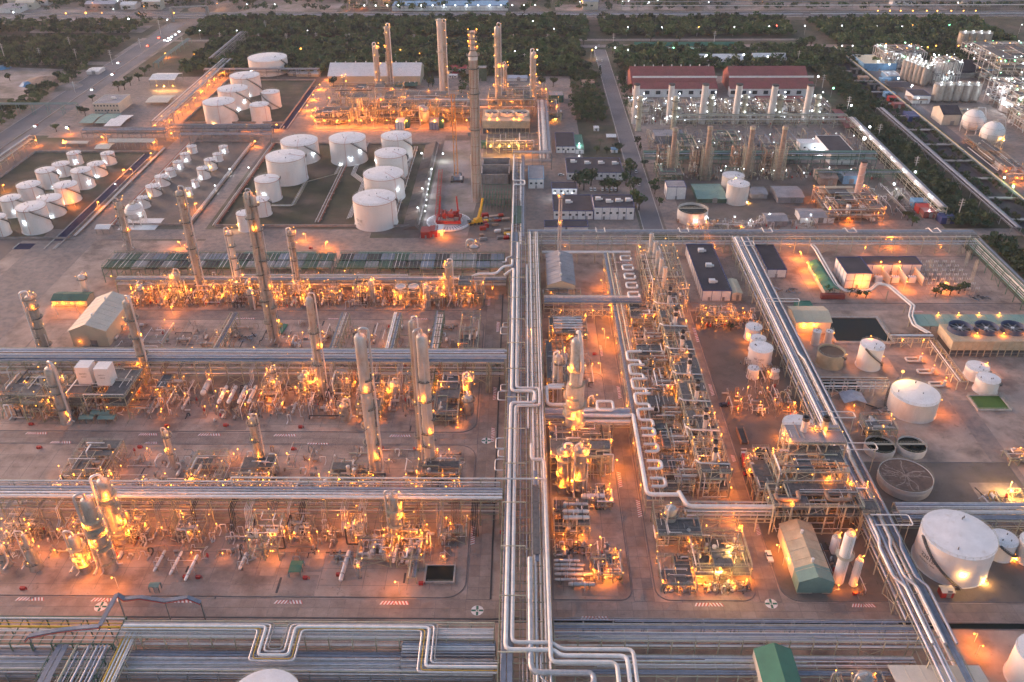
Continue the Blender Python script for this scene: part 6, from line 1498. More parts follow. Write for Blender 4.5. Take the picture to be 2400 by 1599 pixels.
def forest(label_name, polys, spacing, smin, smax, n=55, seed=1, mk='leaf', gaps=.06, mks=('leaf', 'leafd', 'leaf2')):
    q = random.Random(seed); rng = np.random.default_rng(seed); base_v = []
    for i in range(6):
        qq = random.Random(500+i); vs, fs = leaf_cards(crown_pts(qq, n, 1.0, 1.0, 5), qq, .22, .95); base_v.append(np.array(vs))
    VS = {m: [] for m in mks}
    for (x0, x1, y0, y1) in polys:
        nx = int((x1-x0)/spacing); ny = max(1, int((y1-y0)/spacing))
        for a in range(nx):
            for c in range(ny):
                if q.random() < gaps: continue
                x = x0+(a+.5+q.uniform(-.5, .5))*spacing; y = y0+(c+.5+q.uniform(-.5, .5))*spacing; s = q.uniform(smin, smax)
                v = base_v[q.randrange(6)]*np.array([s, s, s*q.uniform(.8, 1.25)]); an = q.uniform(0, 6.28); co, si = math.cos(an), math.sin(an)
                v = np.stack([v[:, 0]*co-v[:, 1]*si+x, v[:, 0]*si+v[:, 1]*co+y, v[:, 2]], 1); VS[q.choice(mks)].append(v)
    for m, L in VS.items():
        if not L: continue
        v = np.concatenate(L).astype(np.float32); k = len(v)//4
        me = bpy.data.meshes.new(label_name); me.vertices.add(len(v)); me.vertices.foreach_set('co', v.ravel()); me.loops.add(len(v)); me.loops.foreach_set('vertex_index', np.arange(len(v), dtype=np.int32))
        me.polygons.add(k); me.polygons.foreach_set('loop_start', np.arange(0, len(v), 4, dtype=np.int32)); me.polygons.foreach_set('loop_total', np.full(k, 4, np.int32)); me.materials.append(M[m]); me.update(); me.validate()
        o = put(label_name, me, None, None, 'stuff')
forest('forest', [(-372, 76, 984, 1070), (88, 300, 984, 1066), (-330, 60, 835, 962), (95, 300, 845, 925), (330, 520, 930, 1060)], 6.0, 3.6, 6.4, 90, 11, gaps=.02)
forest('scrubland', [(-620, -425, 855, 980), (-600, -430, 580, 640), (-440, -418, 640, 850), (-620, -430, 1000, 1060), (-420, -396, 300, 640), (300, 620, 860, 925)], 6.8, 3.2, 5.8, 75, 12, gaps=.12)
forest('forest', [(-900, 1100, 1118, 1140), (-900, 1100, 1150, 1290), (-700, -410, 1060, 1078)], 9.5, 4, 7, 60, 13, gaps=.55)
forest('tree_belt', [(262, 290, 488, 722), (278, 300, 722, 905), (272, 286, 380, 470)], 4.2, 3.2, 4.6, 90, 14, gaps=.02, mks=('leaf2', 'leafd'))
forest('undergrowth', [(44, 72, 690, 835), (-60, 70, 822, 838), (88, 96, 700, 830), (-58, -45, 770, 830), (40, 62, 700, 760)], 5.0, 2.2, 3.8, 60, 15, gaps=.12)
forest('undergrowth', [(300.5, 310, 395, 925), (316, 325.5, 395, 925)], 4.2, 1.5, 3.0, 60, 16, gaps=.15, mks=('leafd', 'leaf2'))
sheet('forest_floor', 'grass', rect(-380, 302, 828, 1072), .03); sheet('forest_floor', 'grass', rect(258, 302, 372, 905), .04); sheet('forest_floor', 'grass', rect(44, 73, 600, 838), .05)
sheet('forest_floor', 'grass', rect(-620, -418, 560, 640), .035)
for (x, y, s, gname) in [(g(n, a, b_).x, g(n, a, b_).y, s, gn) for (n, a, b_, s, gn) in (
    (2,1670,1310,7.0,'o'),(2,1640,1290,6.0,'o'),(2,1720,1280,6.0,'o'),(2,1850,1330,5.5,'o'),(2,1990,1220,6,'o'),(2,2010,1330,6,'o'),(2,2030,1430,6,'o'),(2,2050,1450,5.5,'o'),(2,1960,1280,5,'o'),(2,1900,1320,5,'o'),(2,1810,1320,4.5,'o'),(2,1975,1180,5,'o'),
    (2,1720,720,4.5,'g'),(2,1700,760,4.5,'g'),(2,1760,800,4.5,'g'),(2,1800,780,4,'g'),(2,1690,840,4.5,'g'),(2,1740,850,4,'g'),(2,1900,1040,4,'g'),(2,1920,1050,4,'g'),(2,1830,1060,3.5,'g'),(2,1760,1060,4,'g'),(2,1820,780,4,'g'),
    (1,70,560,5,'l'),(1,590,800,5,'l'),(1,640,700,4,'l'),(1,860,620,6,'l'),(1,820,630,6,'l'),(1,900,590,6,'l'),(1,960,560,5,'l'),(1,1000,520,5,'l'),(1,390,910,4.5,'l'),(1,155,760,5,'l'),(1,2150,480,5,'l'),(1,2300,600,6,'l'),(1,560,780,4,'l'),(1,1030,490,4,'l'),
    (3,1580,1560,4.5,'r'),(3,1530,1500,3,'r'),(3,1490,1400,3,'r'),(3,1550,1520,4.5,'r'),(3,1100,420,5,'r'),(3,840,340,8,'r'),(3,880,330,8,'r'),(3,800,340,7,'r'),(3,1320,350,8,'r'),(3,1370,350,8,'r'),(3,1720,430,6,'r'),(3,1790,440,6,'r'),
    (3,2130,1540,4,'r'),(3,230,450,5,'r'),(3,320,460,5,'r'),(3,200,460,4,'r'),(3,360,460,4,'r'),(3,560,770,4,'r'),
    (2,1670,310,8,'t'),(2,1870,370,8,'t'),(2,2130,300,7,'t'),(2,2330,300,7,'t'),(2,1900,470,6,'t'),(2,1930,560,6,'t'),(2,1950,600,6,'t'),(2,1990,640,5,'t'),(2,2000,720,5,'t'),(2,2040,1000,4,'t'),(2,2060,1040,3.5,'t'),(2,2090,1150,3.5,'t'),(2,2150,1300,4.5,'t'),(2,2160,1340,4.5,'t'),(2,2190,1420,4,'t'),(2,1780,540,6,'t'),(2,1750,570,6,'t'),(2,1700,500,6,'t'),(2,1550,440,6,'t'),(2,1460,600,6,'t'),(2,1380,600,6,'t'),(2,740,150,7,'t'),(2,1260,100,7,'t'),(2,600,600,6,'t'),(2,630,600,6,'t'),(2,590,560,5,'t'),(2,840,560,6,'t'),
    (6,1010,470,3.5,'s'),(6,1150,470,3,'s'),(6,1200,480,3,'s'),(6,1260,490,3,'s'),(6,1780,460,4,'s'),(6,1840,470,4,'s'),(6,1900,460,4,'s'),(6,1740,480,3.4,'s'),(6,1940,440,3.4,'s'),(6,330,710,2.6,'s'))]:
    tree(x, y, s*(.95 if gname == 'o' else .8), gname, R.choice((6, 7)) if gname == 't' and R.random() < .25 else None)
names = {'o': 'dark tree among the flat-roofed offices', 'g': 'tree in the small garden beside the upper road', 'l': 'tree along the left highway and its yards', 'r': 'tree among the workshops at the upper right', 't': 'tree lining the straight upper road and forest edge', 's': 'low bush in the substation yard'}
for gk, ts in TREES.items():
    for t in ts:
        t['group'] = names[gk].replace('tree', 'trees').replace('low bush', 'low bushes').replace('dark ', 'dark ')
    order(ts, fmt=names[gk]+', {o} from the left')
# ============================================================ FAR BUILDINGS (front base line read off the photograph)
def BL(n, xl, xr, yb, yt, yr, label, kind='flat', ridge='x', hr=None, **kw):
    P, Q = g(n, xl, yb), g(n, xr, yb); h = max(2.5, hgt(n, (xl+xr)/2, yt, P.y)); d = max(5, g(n, xl, yr, h).y-P.y)
    if kind == 'flat': return flatb(P.x, Q.x, P.y, P.y+d, h, label, **kw)
    hh = hr or h*1.3
    return shed(P.x, Q.x, P.y, P.y+d, h, hh, label, ridge, **kw)
BL(2, -85, 545, 590, 525, 455, 'long white-roofed warehouse behind the far lit unit', 'shed', wall='beige', roof='bwhite', vents=9, seams=False, name='warehouse', hr=16)
BL(2, 80, 300, 455, 440, 423, 'low pale teal-roofed shed behind the long warehouse', 'shed', wall='beige', roof='teal', seams=False)
BL(2, 320, 540, 460, 448, 430, 'low brown-roofed shed behind the long warehouse, right', 'shed', wall='rustpipe', roof='roofgrey', seams=False)
M['crim'] = mat('crim', (.42, .035, .05), .6, 0, .15, .3); M['redroof'] = mat('redroof', (.27, .085, .075), .6, 0, .2, .2, col2=(.26, .07, .07), scale2=.1)
BL(2, 720, 865, 510, 472, 445, 'bright crimson-roofed building behind the tall columns', 'flat', wall='bwhite', roof='crim', trim='crim', win=6, levels=2)
BL(2, 765, 850, 525, 512, 490, 'small crimson-trimmed annex in front of the crimson roof', 'flat', wall='bwhite', roof='crim', trim='crim', win=3)
BL(2, 735, 800, 540, 528, 515, 'small white box building by the crimson roof', 'flat', wall='bwhite', roof='bwhite', trim='bwhite', win=2)
BL(2, 920, 1000, 560, 470, 455, 'pale green block half behind the tall chimney', 'flat', wall='crossgrate', roof='grey', trim='grey', win=0, panel=False)
BL(2, 1135, 1280, 560, 540, 518, 'long pale blue-grey roof among the trees', 'shed', wall='bwhite', roof='bluepipe', seams=False)
BL(2, 1660, 1745, 600, 572, 550, 'small pinkish guard house beside the upper road', 'flat', wall='beigew', roof='rustpipe', trim='rustpipe', win=3)
BL(2, 1430, 1530, 708, 660, 630, 'dark green box building at the right of the far lit unit', 'flat', wall='dgreen', roof='roofgrey', trim='dgreen', panel=False, win=0)
lamp(THINGS[-1], g(2, 1450, 700, 14), 2600, 'o', .8)
BL(2, 375, 520, 612, 600, 560, 'green curved roof hall inside the far lit unit, left', 'shed', open_=True, wall='tan', roof='dgreen', seams=True, vents=4, hr=None, ridge='x')
BL(2, 1170, 1270, 655, 640, 610, 'green roof hall inside the far lit unit, right', 'shed', open_=True, wall='tan', roof='dgreen', seams=True, vents=2)
# offices and control rooms between the spine and the upper road
BL(2, 1480, 1612, 1055, 1010, 915, 'dark flat-roofed white office beside the silver bundle rack', win=4)
BL(2, 1290, 1395, 1300, 1235, 1145, 'brown-roofed white box office with a blue band', wall='bwhite', roof='roofgrey', trim='lblue', win=3)
BL(2, 1555, 1940, 1240, 1190, 1090, 'wide dark-roofed office behind the big trees', ac=4, win=9)
BL(2, 1450, 1625, 1340, 1300, 1258, 'low dark-roofed office with white lamps on its edge', win=4)
for k in range(3): lamp(THINGS[-1], g(2, 1470+k*60, 1330, 5), 1300, 'w', .6)
BL(2, 1462, 1735, 1512, 1455, 1345, 'large dark-roofed office with blue-trimmed white wall, left part', ac=1, win=6, doors=3)
BL(2, 1740, 2015, 1515, 1430, 1345, 'large dark-roofed office with blue-trimmed white wall, right part', ac=4, win=6, doors=2)
BL(2, 1400, 1700, 1590, 1568, 1520, 'low dark roof just behind the rear cross rack', win=0, panel=False)
BL(2, 1615, 1672, 1060, 1030, 930, 'narrow green-roofed lean-to with bright white lamps', wall='bwhite', roof='green', trim='green', win=0, panel=False)
lamp(THINGS[-1], g(2, 1640, 990, 5), 3000, 'w', .7); lamp(THINGS[-1], g(2, 1640, 1075, 4), 2500, 'w', .7)
BL(2, 1740, 1775, 905, 890, 875, 'tiny white kiosk beside the garden', win=1, wall='bwhite', roof='bwhite', trim='bwhite')
BL(2, 1830, 1890, 970, 945, 925, 'white canopy shelter beside the garden', 'shed', wall='bwhite', roof='bwhite', open_=True, hr=4, seams=False)
BL(2, 1860, 1905, 1055, 1035, 1020, 'small blue-roofed hut beside the garden', 'flat', wall='bwhite', roof='lblue', trim='lblue', panel=False)
P_ = g(2, 1780, 1040); t = thing('palm_tree', 'single palm on the pale court beside the garden', 'tree', P_)
urod('trunk', 'bark', t, P_, P_+V(0, 0, 8), .25); b = MB()
for k in range(13):
    a = k*2*PI/13; p = P_+V(0, 0, 8)
    for s in range(4):
        d = V(math.cos(a), math.sin(a), .35-.33*s); q = p+d*.95; b.bar(p, q, .5-.08*s, .04); p = q
b.build('frond', 'leaf', t)
for i, x in enumerate((1720, 1747, 1800, 1830, 1860, 1890)): vehicle(g(2, x, 1312), PI/2, 'white car parked in front of the dark-roofed offices, %s from the left' % ORD[i], 'car', (.7, .72, .74))
vehicle(g(2, 1515, 1212), 0, 'white car parked beside the brown-roofed office', 'car', (.7, .7, .7)); vehicle(g(2, 2030, 1190), PI/2, 'white car at the kerb of the upper road', 'car', (.6, .6, .62)); vehicle(g(2, 2050, 1280), PI/2, 'silver car on the upper road by the trees', 'car', (.5, .5, .52))
for i, (x, y) in enumerate(((1795, 425), (1760, 425), (1785, 460), (1775, 320))): vehicle(g(2, x, y), PI/2, 'vehicle on the far end of the upper road, %s' % ('nearest the gate', 'left at the gate', 'in front of the gate', 'beyond the gate')[i], 'car', (.6, .6, .6))
# ============================================================ FAR LIT UNIT
structure(-168, -140, 684, 700, [5, 10], 'front left lit frame of the far unit', 4, 2, seed=201, lamps=16, e=1500, vessels=5, pipes=26, group=None)
structure(-138, -120, 684, 704, [6, 12, 20], 'tall boxy lit frame of the far unit, left of centre', 3, 2, seed=202, lamps=18, e=1500, vessels=5, pipes=26)
structure(-118, -100, 686, 704, [6, 12, 18], 'tall boxy lit frame of the far unit, second from the left', 3, 2, seed=203, lamps=16, e=1500, vessels=5, pipes=24)
structure(-98, -70, 690, 704, [5, 10, 14], 'middle lit frame of the far unit', 4, 2, seed=204, lamps=14, e=1500, vessels=5, pipes=24)
structure(-68, -42, 690, 704, [5, 9, 13], 'lit frame of the far unit left of the chimney', 4, 2, seed=205, lamps=12, e=1400, vessels=5, pipes=22)
structure(-162, -100, 712, 732, [6, 13, 20], 'rear left block of lit frames in the far unit', 8, 2, seed=206, lamps=26, e=1500, vessels=8, pipes=40)
structure(-98, -46, 712, 734, [7, 13], 'rear middle block of lit frames in the far unit', 6, 2, seed=207, lamps=18, e=1400, vessels=8, pipes=34)
structure(-28, 8, 700, 730, [6, 12, 17], 'lit frames of the far unit right of the chimney', 5, 3, seed=208, lamps=24, e=1500, vessels=8, pipes=44)
structure(-20, 20, 738, 760, [6, 12], 'rear lit frames of the far unit, right part', 5, 2, seed=209, lamps=16, e=1400, vessels=6, pipes=30)
structure(20, 30, 690, 728, [4, 8], 'pipe frame at the right end of the far unit', 1, 4, seed=210, lamps=6, e=1100, vessels=3, pipes=18)
rack('x', -100, 10, 705, 711, [8, 14], 'dark rack crossing the far unit', n=7, sp=9, seed=211, mk='tan2', mats=['silver', 'grey', 'white'])
def fcol(n, x, y, nt, xt, yt, w, label, **k):
    P = g(n, x, y); column(P, width(n, w, P)/2, hgt(nt, xt, yt, P.y), label, pm='tan2', ls=.75, **k)
fcol(2, 262, 620, 2, 245, 310, 30, 'shortest glowing column at the left of the far unit', e=700)
fcol(2, 343, 590, 2, 310, 180, 32, 'tall plain column second from the left in the far unit', e=500, plats=[6, 20, 34, 46, 51])
fcol(2, 700, 680, 2, 668, 128, 38, 'very tall lit column of the far unit, left tube with ladder', e=0, mk='vesselw', plats=[40, 66], goose=False)
fcol(2, 722, 676, 2, 698, 150, 30, 'very tall lit column of the far unit, right tube lined with lamps', e=500, plats=[8+6*i for i in range(10)])
fcol(2, 1082, 800, 2, 1073, 180, 38, 'tall column with lamps right of the chimney in the far unit', e=700, plats=[8+8*i for i in range(8)])
fcol(2, 1132, 660, 2, 1130, 440, 22, 'short slim lit column in the far unit, second from the right', e=600)
fcol(2, 1323, 725, 2, 1323, 355, 34, 'rightmost lit column of the far unit', e=700, plats=[8, 16, 24, 32, 40])
fcol(2, 25, 600, 2, 25, 525, 18, 'stubby column at the far left of the far unit', e=400)
fcol(2, 135, 840, 2, 130, 690, 26, 'pale column standing in front of the lit frames', e=400)
P_ = g(2, 580, 860); vessel(P_, 3.4, 15, 'grey domed vessel at the front of the far unit', e=600, z=3)
for i, x in enumerate((405, 640)):
    P_ = g(2, x, 895); t = thing('skid', 'blue-framed white equipment skid before the far unit, %s one' % ('left', 'right')[i], 'skid', P_)
    MB().box(P_.x-3.5, P_.x+3.5, P_.y, P_.y+12, .2, 6).build('casing', 'bwhite' if i == 0 else 'bluepipe', t); MB().box(P_.x+3.6, P_.x+7, P_.y+3, P_.y+12, .2, 7).build('house', 'dgreen', t)
    for k in range(4): ubar('frame', 'bblue', t, P_+V(-3.5+k*2.3, -.1, .2), P_+V(-3.5+k*2.3, -.1, 6), .3)
for i in range(14):
    P_ = (-166+i*9.5+R.uniform(-2, 2), 676.5); lamp_post(P_, 7, 'x', 6500, s=.9)
order(THINGS[-14:], fmt='lamp post along the front road of the far unit, {o} from the left')
# small cooling tower and transformer bays right of the chimney
a, c = g(2, 975, 905), g(2, 1298, 905); h_ = hgt(2, 1130, 885, a.y)+3
ct = cooling_tower(a.x, c.x, a.y-6, a.y+24, 10, [(g(2, x, 860, 10).x, a.y+10) for x in (1033, 1140, 1245)], 5.6, 'three-cell cooling tower with pale fan rings beside the chimney', ring='ringw')
for x in (1020, 1075, 1190, 1225): lamp(ct, g(2, x, 815, 11), 2600, 'o', .9)
y0_ = g(2, 1100, 1060).y
structure(g(2, 1000, 1060).x, g(2, 1360, 1060).x, y0_, y0_+22, [5, 8], 'brightly lit open bay with four lamps below the small cooling tower', 8, 2, seed=212, lamps=8, e=1500, vessels=6, pipes=24, decks=False)
for x in (1030, 1092, 1156, 1222): lamp(THINGS[-1], g(2, x, 1005, 8), 5000, 'y', 1.5, .8)
BL(2, 965, 1000, 1025, 985, 975, 'small green hut beside the lit bay', 'flat', wall='green', roof='green', trim='green', panel=False)
t, C_, r_, h_ = None, None, None, None
# concrete cells under construction and green steel
t = thing('concrete_cell', 'unfinished concrete cell building beside the chimney foot', 'building', (-12, 560, 0))
P_, Q_ = g(2, 965, 1270), g(2, 1160, 1270)
for (x0, x1, y0, y1, h) in ((P_.x, Q_.x, P_.y, P_.y+.8, 7), (P_.x, Q_.x, P_.y+26, P_.y+27, 9), (P_.x, P_.x+.8, P_.y, P_.y+26, 8), (Q_.x-.8, Q_.x, P_.y, P_.y+26, 8), (P_.x, Q_.x, P_.y+13, P_.y+13.8, 9)): MB().box(x0, x1, y0, y1, 0, h).build('wall', 'wall', t)
for k in range(10): ubar('rib', 'conc', t, V(P_.x+k*3, P_.y-.1, 0), V(P_.x+k*3, P_.y-.1, 7.2), .3)
P_, Q_ = g(2, 975, 1460), g(2, 1165, 1460)
structure(P_.x, Q_.x, P_.y, P_.y+24, [5, 9], 'unlit green steel frame going up right of the chimney foot', 9, 3, seed=213, lamps=0, vessels=0, pipes=0, mk='grn', decks=False, rails=False)
# tall chimney
P_ = g(2, 935, 1388); h_ = hgt(2, 897, 215, P_.y); w_ = width(2, 56, P_)/2
t = thing('tall_chimney', 'tallest chimney, pale ribbed shaft with lamp-ringed narrow top', 'chimney', P_)
q0 = h_*.88
MB().lathe(P_, [(w_*1.05, 0), (w_*1.02, 8), (w_, 9), (w_*.98, q0), (w_*.6, q0+1.5), (w_*.6, h_), (w_*.5, h_)], 28).build('shaft', mat('chimney', (.52, .37, .30), .7, 0, .12, .2, col2=(.56, .47, .42), scale2=.1, streak=True), t, smooth=35); 
for k in range(14): z = 7+k*(q0-9)/14; MB().lathe(P_, [(w_*1.04, z), (w_*1.04, z+.35)], 28).build('hoop', 'rustpipe' if k % 2 else 'tan2', t)
MB().lathe(P_, [(w_*1.05, q0-3.5), (w_*1.05, q0-1)], 28).build('white_band', 'bwhite', t)
for f in (.45, .66, .8, .87): ring_platform(t, P_, w_, h_*f, w=1.3, n=16)
for f in (.9, .93, .96, .99): ring_platform(t, P_, w_*.6, h_*f, w=1.1, n=12, e=500, s=.7)
for k in range(9): a_ = PI+k*PI/8; d_ = V(math.cos(a_)*(w_+.03), math.sin(a_)*(w_+.03), 0); ubar('vertical_rib', 'tan2' if k % 2 else 'rustpipe', t, P_+d_+V(0, 0, 3), P_+d_+V(0, 0, q0-4), .3)
for s in (-1, 1): urod('riser', 'silver', t, P_+V(s*(w_+.4), -w_*.4, 0), P_+V(s*(w_+.4), -w_*.4, h_*(.8 if s > 0 else .3)), .22)
for k in range(5): ubox('side_box', 'grey', t, P_+V(-w_-1, 0, h_*(.42+k*.09)), 1.8, 1.6, 2.2)
# orange lattice boom crawler crane
P_ = g(2, 800, 1245); top = g(2, 790, 640); hb_ = hgt(2, 783, 640, P_.y+4); t = thing('crawler_crane', 'crawler crane with a tall orange lattice boom on the building site', 'crane', P_)
for s in (-1, 1): ubox('track', 'dark', t, P_+V(s*3.6, 0, .8), 1.6, 9, 1.4)
ubox('body', 'steelblue', t, P_+V(0, 0, 2.6), 4.6, 7, 2.4); ubox('counterweight', 'dark', t, P_+V(0, 4.5, 2.4), 5.4, 2, 2.6); ubox('cab', 'bwhite', t, P_+V(2.8, -2.6, 3), 1.6, 2, 2); M['cranor'] = mat('cranor', (.62, .26, .06), .5, 0, .1, .5)
A_ = P_+V(0, -2, 3.2); B_ = P_+V(-1.5, 3, hb_); u = V(1, 0, 0); n_ = 34
for a_, c_ in ((-1, -1), (1, -1), (1, 1), (-1, 1)): ubar('boom_chord', 'cranor', t, A_+V(a_*1.3, c_*1.1, 0), B_+V(a_*.8, c_*.7, 0), .32)
lb_ = MB()
for k in range(n_):
    f, f2 = k/n_, (k+1)/n_; p, q = A_.lerp(B_, f), A_.lerp(B_, f2); s = 1 if k % 2 else -1; w1 = 1.3-.5*f
    lb_.bar(p+V(-w1*s, -w1*.85, 0), q+V(w1*s, -w1*.85, 0), .16); lb_.bar(p+V(-w1, w1*.8*s, 0), q+V(-w1, -w1*.8*s, 0), .16); lb_.bar(p+V(w1, w1*.8*s, 0), q+V(w1, -w1*.8*s, 0), .16)
lb_.build('boom_lacing', 'cranor', t, 'stuff')
# yellow mobile crane
P_ = g(2, 935, 1545); t = thing('mobile_crane', 'yellow mobile crane with raised telescopic boom', 'crane', P_); M['cry'] = mat('cry', (.72, .40, .03), .45, 0, .1, .5)
ubox('carrier', 'cry', t, P_+V(-1, 0, 1.6), 9, 2.8, 1.3, .35); ubox('turntable', 'cry', t, P_+V(.5, .4, 3), 5, 2.6, 1.8, .7); ubox('cab', 'glass', t, P_+V(-4.6, -1.6, 2.4), 2, 2.4, 1.4, .35)
for sx in (-3.6, -1.2, 1.2, 3): urod('wheel', 'tyre', t, P_+V(sx, -1.6+sx*.3, .75), P_+V(sx, -1.1+sx*.3, .75), .7)
hh = hgt(2, 968, 1370, P_.y+4)
ubar('boom', 'cry', t, P_+V(1, 0, 4), P_+V(2.5, 3.2, hh*.6), 1.5); ubar('inner_boom', 'cry', t, P_+V(2.4, 3, hh*.58), P_+V(3.6, 5, hh), 1.1)
# red ring crane
P_ = g(2, 740, 1535); t = thing('ring_crane', 'big red ring crane base with bundled red machinery', 'crane', P_); rr_ = width(2, 300, P_)/2
MB().lathe(P_, [(rr_, .1), (rr_, .9), (rr_*.62, .9), (rr_*.62, .2)], 48).build('ring_track', 'red', t)
MB().lathe(P_, [(rr_*1.01, .1), (rr_*1.01, 1.0), (rr_*.985, 1.0)], 48).build('ring_rim', 'bwhite', t)
for k in range(40): a = k*2*PI/40; ubar('sleeper', 'dark', t, P_+V(math.cos(a)*rr_*.66, math.sin(a)*rr_*.66, 1), P_+V(math.cos(a)*rr_*.96, math.sin(a)*rr_*.96, 1), .3)
for s in (-1, 1):
    ubar('girder', 'red', t, P_+V(-7, s*5, 2.5), P_+V(8, s*5, 2.5), 1.4, 1.8); ubar('girder', 'red', t, P_+V(s*7, -5, 3), P_+V(s*7, 5, 3), 1.2, 1.6); ubar('mast_leg', 'red', t, P_+V(s*6, 3, 3), P_+V(s*5, 6, 15), .8)
for k in range(16): ubar('machinery', R.choice(('red', 'red', 'grey', 'redroof')), t, P_+V(R.uniform(-7, 7), R.uniform(-4, 6), 3), P_+V(R.uniform(-7, 7), R.uniform(-4, 8), R.uniform(4, 9)), R.uniform(.5, 1.4))
ubox('winch_house', 'red', t, P_+V(0, 0, 5), 7, 4, 3); ubox('control_box', 'grey', t, P_+V(1.5, -4.7, 4), 5, 1, 1.6)
for s in (0, 1): ubar('spare_boom', 'red', t, P_+V(-9+s*2, 8, 1.5), P_+V(-13+s*2.4, 86, 1.5), .45, .9)
for k in range(18): ubar('lacing', 'redline', t, P_+V(-9-k*.22, 8+k*4.3, 2.4), P_+V(-7-k*.22, 11+k*4.3, 2.4), .3)
for k in range(7): lamp(t, P_+V(-15-k*.4, 6+k*9, 5), 1800 if k % 2 == 0 else 0, 'w', .5)
lamp(t, g(2, 700, 1060, 6), 6000, 'w', .9)
for i, (x, y, mk, w, h) in enumerate(((583, 1640, 'red', 5.6, 4), (637, 1632, 'red', 4.6, 4), (675, 1625, 'bwhite', 4.6, 4))):
    P_ = g(2, x, y); t = thing('site_cabin', ('large red', 'small red', 'white')[i]+' site cabin in front of the red ring crane', 'cabin', P_); ubox('body', mk, t, P_+V(0, 3, h/2), w, 8, h); ubox('roof', mk, t, P_+V(0, 3, h+.1), w+.3, 8.3, .2); ubox('door', 'grey', t, P_+V(0, -1.05, 1.1), 1, .1, 2)
for i in range(26):
    P_ = g(2, R.uniform(960, 1160), R.uniform(1490, 1660)); t = thing('material_stack', 'x', 'building material', P_, 'stacked building materials on the site'); w = R.uniform(1.5, 5)
    mk = R.choice(('grey', 'red', 'green', 'rustpipe', 'steelblue', 'yellow', 'bwhite', 'conc')); q = R.randint(2, 4)
    for k in range(q): ubox('layer', mk, t, P_+V(R.uniform(-.2, .2), R.uniform(-.2, .2), .35+k*.55), w, R.uniform(1.2, 3), .45, .2)
order(THINGS[-26:], fmt='pile of building material on the site beside the spine, {o} from the left')
P_ = g(5, 915, 190); t = thing('vent_vessel', 'round vessel with a big curled pipe and platform behind the green coolers', 'vessel', P_); hv = hgt(5, 915, 130, P_.y)
MB().lathe(P_, [(1.2, 0), (1.2, hv*.5), (2.6, hv*.65), (2.6, hv), (.5, hv+1.2)], 20).build('shell', 'vesselw', t, smooth=35); ring_platform(t, P_, 2.7, hv, e=600, c='o')
upipe(t, [P_+V(0, 0, hv+1), P_+V(0, 0, hv+4), P_+V(-4, 0, hv+4), P_+V(-4, 0, hv-1)], .7, 'vesselw', 10, 'curled_pipe', bend=2)
# ============================================================ POWER STATION (upper right)
TW = 74; TD = 21
BL(2, 1995, 2570, 640, 560, 492, 'left long red-roofed turbine hall', 'shed', wall='redroof', roof='redroof', name='turbine_hall', hr=19, vents=9)
BL(3, 320, 852, 640, 560, 490, 'right long red-roofed turbine hall', 'shed', wall='redroof', roof='redroof', name='turbine_hall', hr=19)
for t in THINGS[-2:]:
    P_ = BASE[t.name]; xs = [c.location.x for c in bpy.data.objects if 0]
    ubox('fascia', 'bwhite', t, (P_.x, P_.y-TD, 15.2), TW, .5, 1.6)
    b = MB(); x0, x1, ya, yb = P_.x-TW/2, P_.x+TW/2, P_.y-TD-9, P_.y-TD-.4
    b.add([(x0, ya, 7.2), (x1, ya, 7.2), (x1, yb, 11), (x0, yb, 11), (x0, ya, 7.5), (x1, ya, 7.5), (x1, yb, 11.3), (x0, yb, 11.3)], [(0,3,2,1), (4,5,6,7), (0,1,5,4), (1,2,6,5), (2,3,7,6), (3,0,4,7)]); b.build('lower_roof', 'redroof', t)
    MB().box(x0+.5, x1-.5, ya+.5, yb, 0, 7.1).build('lower_wall', 'bwhite', t)
    for k in range(8): ubox('window', 'glass', t, (P_.x-34+k*9.6, P_.y-TD-8.6, 4), 4, .3, 3)
for (n, xl, xr, yb, yt, yr, lb_, kw) in ((3, 120, 425, 460, 430, 385, 'white-roofed workshop behind the red halls, left', dict(wall='bwhite', roof='bwhite', seams=False)), (3, 490, 715, 450, 430, 392, 'white-roofed workshop behind the red halls, right', dict(wall='bwhite', roof='bwhite', seams=False)), (3, 510, 830, 720, 705, 672, 'low red canopy in front of the right red hall', dict(wall='beigew', roof='redroof', open_=True)), (3, -330, 380, 335, 325, 305, 'long bright green canopy lit by white lamps near the forest', dict(wall='bwhite', roof='green', open_=True, seams=False)), (3, -100, 570, 368, 360, 350, 'long low grey roof below the green canopy', dict(wall='beigew', roof='roofgrey', seams=False))):
    BL(n, xl, xr, yb, yt, yr, lb_, 'shed', hr=(9 if 'workshop' in lb_ else 5.5), **kw)
lamp(THINGS[-2], g(3, 50, 330, 6), 5000, 'g', 1.2); lamp(THINGS[-2], g(3, 220, 330, 6), 5000, 'g', 1.2); lamp(THINGS[-2], g(3, 310, 330, 6), 5000, 'g', 1.2); lamp(THINGS[-2], g(2, 2290, 330, 6), 4000, 'g', 1.0)
for (x, y) in ((152, 445), (420, 440), (570, 455), (1140, 800), (915, 595)): lamp_post(g(3, x, y), 9, 'x', 5000, 'w', s=1.5)
order(THINGS[-5:], fmt='white lamp post around the red turbine halls, {o} from the left')
for i, (x0, y0, x1, y1) in enumerate(((1035, 765, 1110, 885),)):
    t = thing('canopy', 'red slanting roof beside the tree belt', 'canopy', g(3, 1110, 820)); b = MB(); P1, P2, P3, P4 = [g(3, *p, 4) for p in ((1030, 755), (1085, 755), (1210, 880), (1125, 885))]
    b.add([P1, P2, P3, P4]+[p+V(0, 0, .4) for p in (P1, P2, P3, P4)], [(0,1,2,3), (7,6,5,4), (0,4,5,1), (1,5,6,2), (2,6,7,3), (3,7,4,0)]); b.build('roof', 'redroof', t)
    for p in (P1, P2, P3, P4): ubar('post', 'grey', t, V(p.x, p.y, 0), p, .4)
chs = []
